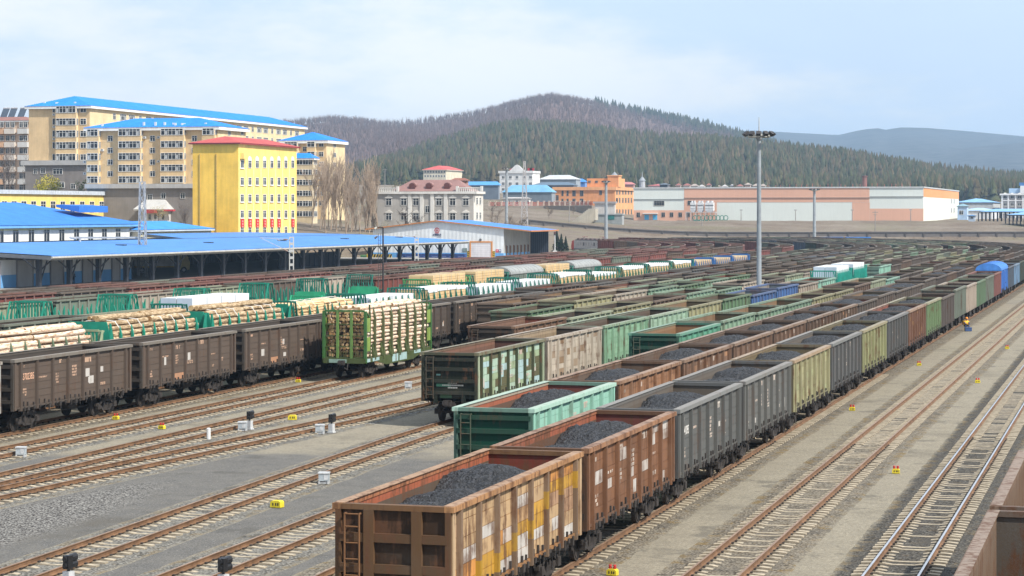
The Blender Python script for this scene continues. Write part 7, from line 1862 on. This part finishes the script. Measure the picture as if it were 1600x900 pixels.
dwarf(107, 916, 'low black signal cut off at the bottom left edge', R(165)); dwarf(349, 921, 'low black signal at the bottom edge left of the first coal wagon', R(165))
def cabinet(px, py, label, rz=.2):
    x, y = gnd(px, py, -.22); r = empty('equipment_cabinet', (x, y, -.225), rz, label, 'equipment cabinet', 'grey trackside cabinets')
    mb = MB(); mb.box(-.34, .34, -.26, .26, .18, .62); mb.build('case', MGB, r)
    mb = MB(); mb.box(-.38, .38, -.30, .30, .62, .69); mb.box(-.38, .38, -.3, .3, .60, .63); l_ = mb.build('lid', MWB, r)
    mb = MB(); mb.box(.02, .3, -.275, -.26, .25, .55); mb.build('door', MWB, r)
    mb = MB()
    for sx in (-1, 1):
        for sy in (-1, 1): mb.box(sx * .3 - .05, sx * .3 + .05, sy * .2 - .05, sy * .2 + .05, 0, .2)
    mb.box(-.3, .3, -.2, .2, .02, .12); mb.build('footing', MWB, r)
    mb = MB(); mb.tube((-.3, -.2, .25), (-.55, -.35, .04), .02, n=5); mb.tube((-.55, -.35, .04), (-1.2, -.3, .02), .02, n=5); mb.build('cable', MBK, r); r.scale = (.6, .6, .68)
for px, py, lab in ((33, 714, 'grey trackside cabinet at the left edge below the brown gondolas'), (379, 673, 'grey cabinet beside the left low signal'), (500, 677.5, 'grey cabinet beside the right low signal'), (506.5, 755.5, 'grey cabinet on dark gravel beside the middle empty track'), (638, 608, 'grey cabinet before the patchy green gondola and log wagon')): cabinet(px, py, lab)
x, y = gnd(326, 686, -.22); mb = MB(); mb.tube((0, 0, 0), (0, 0, .52), .1, n=10, col=(.66, .66, .65)); mb.tube((0, 0, .52), (0, 0, .56), .11, .06, 10, (.66, .66, .65)); tag(mb.build('marker_post', MW, None, (x, y, -.24)), 'short white marker post between the left empty tracks', 'marker post')
# ================================================================= people
def person(loc, rz, label, joints, edges, radii, cloth, extras, group=None):
    me = bpy.data.meshes.new('person'); me.from_pydata(joints, edges, []); o = mk('person', me, None, loc, rz); tag(o, label, 'person', group)
    sk = o.modifiers.new('skin', 'SKIN'); 
    for v, r_ in zip(me.skin_vertices[0].data, radii): v.radius = (r_, r_ * .85)
    me.skin_vertices[0].data[0].use_root = True
    o.modifiers.new('sub', 'SUBSURF').levels = 1; o.modifiers['sub'].render_levels = 1
    me.materials.append(cloth)
    for nm, mb, mt in extras: mb.build(nm, mt, o, smooth=True)
    return o
MDKC = flat_mat('dark_clothes', (.025, .028, .038), .9, var=.3); MBLC = flat_mat('blue_workwear', (.03, .05, .14), .9, var=.3); MSKN = flat_mat('skin', (.42, .25, .17), .6, var=.1)
MVES = flat_mat('orange_vest', (.75, .40, .04), .7, var=.2); MHEL = flat_mat('orange_helmet', (.75, .26, .03), .4, var=.1)
def ball(c, r, n=8, sz=1.):
    mb = MB(); prev = None
    for i in range(n + 1):
        t = math.pi * i / n; ring = [(c[0] + r * math.sin(t) * math.cos(2 * math.pi * k / 12), c[1] + r * math.sin(t) * math.sin(2 * math.pi * k / 12), c[2] + r * sz * math.cos(t)) for k in range(12)]
        if prev:
            for k in range(12): mb.face([prev[k], prev[(k + 1) % 12], ring[(k + 1) % 12], ring[k]])
        prev = ring
    return mb
def face_parts(hc, r=.105):
    h_ = ball(hc, r, 10, 1.2); h_.ext([(hc[1] - r - .03, hc[2] - .03), (hc[1] - r + .02, hc[2] - .03), (hc[1] - r + .02, hc[2] + .04)], 'x', hc[0] - .015, hc[0] + .015)
    e = MB()
    for s in (-1, 1): e.tube((hc[0] + s * .04, hc[1] - r * .93, hc[2] + .02), (hc[0] + s * .04, hc[1] - r * .8, hc[2] + .02), .014, n=6, col=(.02, .02, .02))
    e.box(hc[0] - .03, hc[0] + .03, hc[1] - r * .95, hc[1] - r * .8, hc[2] - .065, hc[2] - .055, (.25, .1, .08))
    for s in (-1, 1): e.box(hc[0] + s * r - .012, hc[0] + s * r + .012, hc[1] - .03, hc[1] + .02, hc[2] - .04, hc[2] + .03, (.4, .24, .17))
    return h_, e
ST = [(0, 0, .95), (0, 0, 1.2), (0, 0, 1.42), (0, -.01, 1.52), (-.19, 0, 1.40), (-.24, -.02, 1.13), (-.20, -.22, 1.02), (.19, 0, 1.40), (.24, -.02, 1.13), (.20, -.22, 1.02), (-.10, 0, .90), (-.11, -.02, .5), (-.12, .02, .08), (-.12, -.14, .05), (.10, 0, .90), (.11, -.02, .5), (.12, .02, .08), (.12, -.14, .05)]
SE = [(0, 1), (1, 2), (2, 3), (2, 4), (4, 5), (5, 6), (2, 7), (7, 8), (8, 9), (0, 10), (10, 11), (11, 12), (12, 13), (0, 14), (14, 15), (15, 16), (16, 17)]
SR = [.16, .15, .16, .06, .075, .055, .04, .075, .055, .04, .10, .07, .05, .04, .10, .07, .05, .04]
for px, d, lab in ((108.5, 300, 'person in a dark jacket standing on the goods platform, left of two'), (115, 299, 'person in dark clothes on the goods platform, right of two')):
    x, y = at(px, d); h_, e_ = face_parts((0, -.02, 1.64)); cp_ = ball((0, .0, 1.70), .115, 6, .8)
    person((x, y, .88), R(70), lab, ST, SE, SR, MDKC, [('head', h_, MSKN), ('face', e_, MP), ('cap', cp_, MDKC)], 'two people on the platform')
CR = [(0, 0, .48), (0, -.10, .70), (0, -.18, .90), (0, -.22, .98), (-.19, -.16, .86), (-.24, -.36, .66), (-.14, -.52, .60), (.19, -.16, .86), (.24, -.36, .66), (.14, -.52, .60), (-.12, -.04, .44), (-.16, -.42, .48), (-.15, -.32, .09), (-.15, -.46, .05), (.12, -.04, .44), (.16, -.42, .48), (.15, -.32, .09), (.15, -.46, .05)]
x, y = gnd(1508, 516.5, -.22); h_, e_ = face_parts((0, -.28, 1.09)); vb = MB(); vb.ext([(-.22, .52), (.22, .52), (.27, .88), (.1, .95), (-.1, .95), (-.27, .88)], 'y', -.28, .13, (.6, .4, .05))
person((x, y, -.22), R(35), 'person in orange vest and helmet crouching beside the coal train', CR, SE, SR, MBLC, [('head', h_, MSKN), ('face', e_, MP), ('helmet', ball((0, -.27, 1.15), .135, 8, .85), MHEL), ('vest', vb, MVES)])
mb = MB(); mb.box(-.3, .3, -.2, .2, 0, .3, (.04, .08, .2)); mb.box(-.32, .32, -.22, .22, .28, .34, (.05, .1, .25)); mb.tube((-.15, 0, .42), (.15, 0, .42), .02, n=5, col=(.1, .1, .1)); mb.tube((-.15, 0, .34), (-.15, 0, .42), .02, n=5, col=(.1, .1, .1)); mb.tube((.15, 0, .34), (.15, 0, .42), .02, n=5, col=(.1, .1, .1))
x2, y2 = gnd(1513, 517, -.22); tag(mb.build('tool_box', MST, None, (x2, y2 - .2, -.225), .3), 'blue tool box on the ground beside the crouching person', 'tool box')
# ================================================================= trees
def bare_tree_meshes(seed, h, spread, col, upright=.7, levels=4, r0=None, nb=(4, 6)):
    rr = random.Random(seed); tr = MB(); cr_ = MB(); r0 = r0 or h * .014
    def grow(mb, p, d, L, r, lv):
        q = p; n = 3
        for k in range(n):
            d = (d + Vector((rr.uniform(-.12, .12), rr.uniform(-.12, .12), rr.uniform(0, .08)))).normalized(); q2 = q + d * (L / n)
            ra, rb = r * (1 - .5 * k / n), r * (1 - .5 * (k + 1) / n); (tr if lv == 0 else cr_).tube(q, q2, ra, rb, 5 if lv < 2 else 3, col, cap=False)
            if lv < levels:
                m = rr.randint(*nb) if lv == 0 else rr.randint(2, 3)
                for _ in range(m if (k > 0 or lv > 0) else 1):
                    a = rr.uniform(0, 6.28); t = rr.random(); s_ = rr.uniform(.5, 1.) * spread
                    dd = (d * upright + Vector((math.cos(a) * s_, math.sin(a) * s_, rr.uniform(.15, .5)))).normalized()
                    if lv == 0 or rr.random() < .75: grow(mb, q + (q2 - q) * t, dd, L * rr.uniform(.34, .55), max(.019, rb * .5), lv + 1)
            q = q2
    grow(None, Vector((0, 0, 0)), Vector((0, 0, 1)), h * .8, r0, 0)
    return tr.mesh('trunk', MBRK), cr_.mesh('crown', MBRK)
MBRK = wall_mat('tree_bark', var=.3, rough=.95, sc=2.)
def plant(name, meshes, px, d, label, sc=1., group=None, z=None, cat='tree'):
    x, y = at(px, d); zz = zterr(x, y) - .1 if z is None else z; r = empty(name, (x, y, zz), rnd.uniform(0, 6.28), label, cat, group); r.scale = (sc, sc, sc)
    for nm, me in meshes: mk(nm, me, r)
    return r
PB = [list(zip(('trunk', 'crown'), bare_tree_meshes(s, 14, .42, (.40, .31, .235), .95, 4, .16))) for s in (1, 2, 3, 4)]
DB = [list(zip(('trunk', 'crown'), bare_tree_meshes(s, 8, 1.0, (.065, .048, .04), .35, 3, .2, (3, 5)))) for s in (11, 12)]
GB = [list(zip(('trunk', 'crown'), bare_tree_meshes(s, 13, .7, (.16, .13, .115), .6, 3, .2))) for s in (21, 22)]
pp = [(500, 548), (509, 535), (517, 552), (526, 541), (534, 556), (541, 533), (549, 545), (556, 552), (563, 538), (570, 550), (577, 543), (585, 556), (592, 548), (487, 560), (545, 562), (504, 562), (513, 566), (522, 564), (531, 568), (552, 566), (561, 563), (574, 566), (581, 564), (589, 566)]
for i, (px, d) in enumerate(pp): plant('bare_poplar', PB[i % 4], px, d, 'tall bare pale poplar in the thicket right of the tan tower', rnd.uniform(.75, 1.1), 'bare poplars beside the tan tower')
plant('bare_tree', DB[0], 633, 512, 'dark bare spreading tree before the left half of the grey mansion', .95, z=3.5); plant('bare_tree', DB[1], 654, 512, 'dark bare spreading tree before the middle of the grey mansion', .8, z=3.8)
for px, d, lab in ((9, 600, 'bare grey tree before the balconied block at the left edge'), (18, 604, 'bare grey tree second from the left edge'), (35, 598, 'bare grey tree left of the tall tan block')): plant('bare_tree', GB[px % 2], px, d, lab, 1.15)
for i, px in enumerate((285, 292)): plant('bare_tree', GB[i], px, 508, 'bare tree before the dark podium, %s' % ('left one', 'right one')[i], .55)
SH = [list(zip(('trunk', 'crown'), bare_tree_meshes(s, 4.5, .9, (.21, .165, .125), .5, 3, .07, (4, 6)))) for s in (31, 32)]
for i in range(26):
    px, d = rnd.choice([(rnd.uniform(758, 830), rnd.uniform(620, 720)), (rnd.uniform(560, 600), rnd.uniform(560, 640)), (rnd.uniform(615, 650), rnd.uniform(700, 900)), (rnd.uniform(835, 900), rnd.uniform(760, 840))])
    plant('bare_shrub', SH[i % 2], px, d, 'bare brown shrub on the slope between the houses', rnd.uniform(.7, 1.5), 'bare shrubs on the slope', cat='shrub')
def leafy(seed, h, w, col, n, bare=.0):
    rr = random.Random(seed); tr = MB(); tr.tube((0, 0, 0), (0, 0, h * .55), h * .03, h * .015, 7, (.12, .09, .07))
    for k in range(7): a = rr.uniform(0, 6.28); z = h * rr.uniform(.25, .5); tr.tube((0, 0, z), (w * .35 * math.cos(a), w * .35 * math.sin(a), z + h * .28), h * .013, h * .005, 5, (.12, .09, .07))
    cl = [(rr.uniform(-1, 1) * w * .34, rr.uniform(-1, 1) * w * .34, h * rr.uniform(.35, .88), rr.uniform(.16, .3) * w) for _ in range(16)]; cr_ = MB()
    for _ in range(n):
        cx, cy, cz, r_ = rr.choice(cl); d = Vector((rr.gauss(0, 1), rr.gauss(0, 1), rr.gauss(0, 1))).normalized() * r_ * rr.uniform(.4, 1.05); c = Vector((cx, cy, cz)) + d
        u = Vector((rr.gauss(0, 1), rr.gauss(0, 1), rr.gauss(0, 1))).normalized(); v = u.orthogonal().normalized(); s_ = rr.uniform(.08, .17) * h / 5; k = rr.uniform(.6, 1.35); cc = tuple(x * k for x in col)
        cr_.face([tuple(c - u * s_), tuple(c + v * s_ * .6), tuple(c + u * s_), tuple(c - v * s_ * .6)], cc)
    return [('trunk', tr.mesh('trunk', MBRK)), ('crown', cr_.mesh('crown', MLF, fix=False))]
plant('willow_tree', leafy(1, 6.4, 6.6, (.42, .36, .05), 2600), 73, 540, 'round yellow-green willow before the dark podium', z=12.6)
plant('budding_tree', leafy(2, 6.5, 3.6, (.26, .27, .09), 500), 127, 545, 'thin budding green tree right of the yellow willow', z=12.4)
plant('budding_tree', leafy(3, 5, 4.4, (.26, .25, .10), 380), 152, 530, 'sparse budding tree at the left foot of the low-roofed block', z=11.5)
plant('budding_bush', leafy(4, 3.4, 4.2, (.45, .34, .12), 500), 248, 512, 'low yellowish budding bush beside the small white house', z=8.5)
plant('budding_tree', leafy(5, 6, 5.2, (.27, .26, .12), 420), 640, 960, 'sparse budding tree behind the mauve roof, left of the cream school', 1.6); plant('budding_tree', leafy(6, 6, 5., (.24, .22, .13), 420), 622, 900, 'sparse olive tree left of the cream school', 1.5)
plant('budding_bush', leafy(7, 4., 5, (.20, .19, .10), 500), 601, 530, 'olive bush at the left foot of the grey mansion', 1.0, z=4.5)
plant('budding_bush', leafy(8, 4., 5, (.22, .21, .13), 400), 769, 780, 'olive bush at the right of the grey mansion', 1.4)
def spruce(seed, h):
    rr = random.Random(seed); tr = MB(); tr.tube((0, 0, 0), (0, 0, h * .9), h * .025, .02, 6, (.1, .07, .05)); cr_ = MB()
    for k in range(420):
        t = rr.random() ** .8; z = h * (.08 + .9 * t); r_ = h * .23 * (1 - t) * rr.uniform(.5, 1.1) + .05; a = rr.uniform(0, 6.28); c, s_ = math.cos(a), math.sin(a); w = h * .03
        cr_.face([(0, 0, z + h * .03), (r_ * c - w * s_, r_ * s_ + w * c, z - h * .02), (r_ * 1.15 * c, r_ * 1.15 * s_, z - h * .05), (r_ * c + w * s_, r_ * s_ - w * c, z - h * .02)], tuple(x * rr.uniform(.6, 1.4) for x in (.030, .045, .032)))
    return [('trunk', tr.mesh('trunk', MBRK)), ('crown', cr_.mesh('crown', MLF, fix=False))]
SP = [spruce(1, 5.), spruce(2, 5.)]
for i, (px, d, s_) in enumerate(((870, 575, 1.2), (877, 568, 1.05), (884, 575, .9))): plant('spruce_tree', SP[i % 2], px, d, 'dark spruce right of the warehouse, %s from the left' % ordn(i + 1), s_, 'spruces by the warehouse')
# ================================================================= air
m = bpy.data.materials.new('haze_air'); m.use_nodes = True; nt = m.node_tree; nt.nodes.clear(); o_ = nt.nodes.new('ShaderNodeOutputMaterial'); pv = nt.nodes.new('ShaderNodeVolumePrincipled')
pv.inputs['Color'].default_value = (.50, .73, 1., 1); pv.inputs['Density'].default_value = .000115; pv.inputs['Anisotropy'].default_value = .0
nt.links.new(pv.outputs[0], o_.inputs['Volume'])
mb = MB(); mb.box(-7200, 7200, -300, 11800, -2.2, 262, (1, 1, 1)); me = mb.mesh('haze', m); tag(mk('haze', me), kind='stuff', label='pale blue haze lying over the yard and the hills', cat='haze')
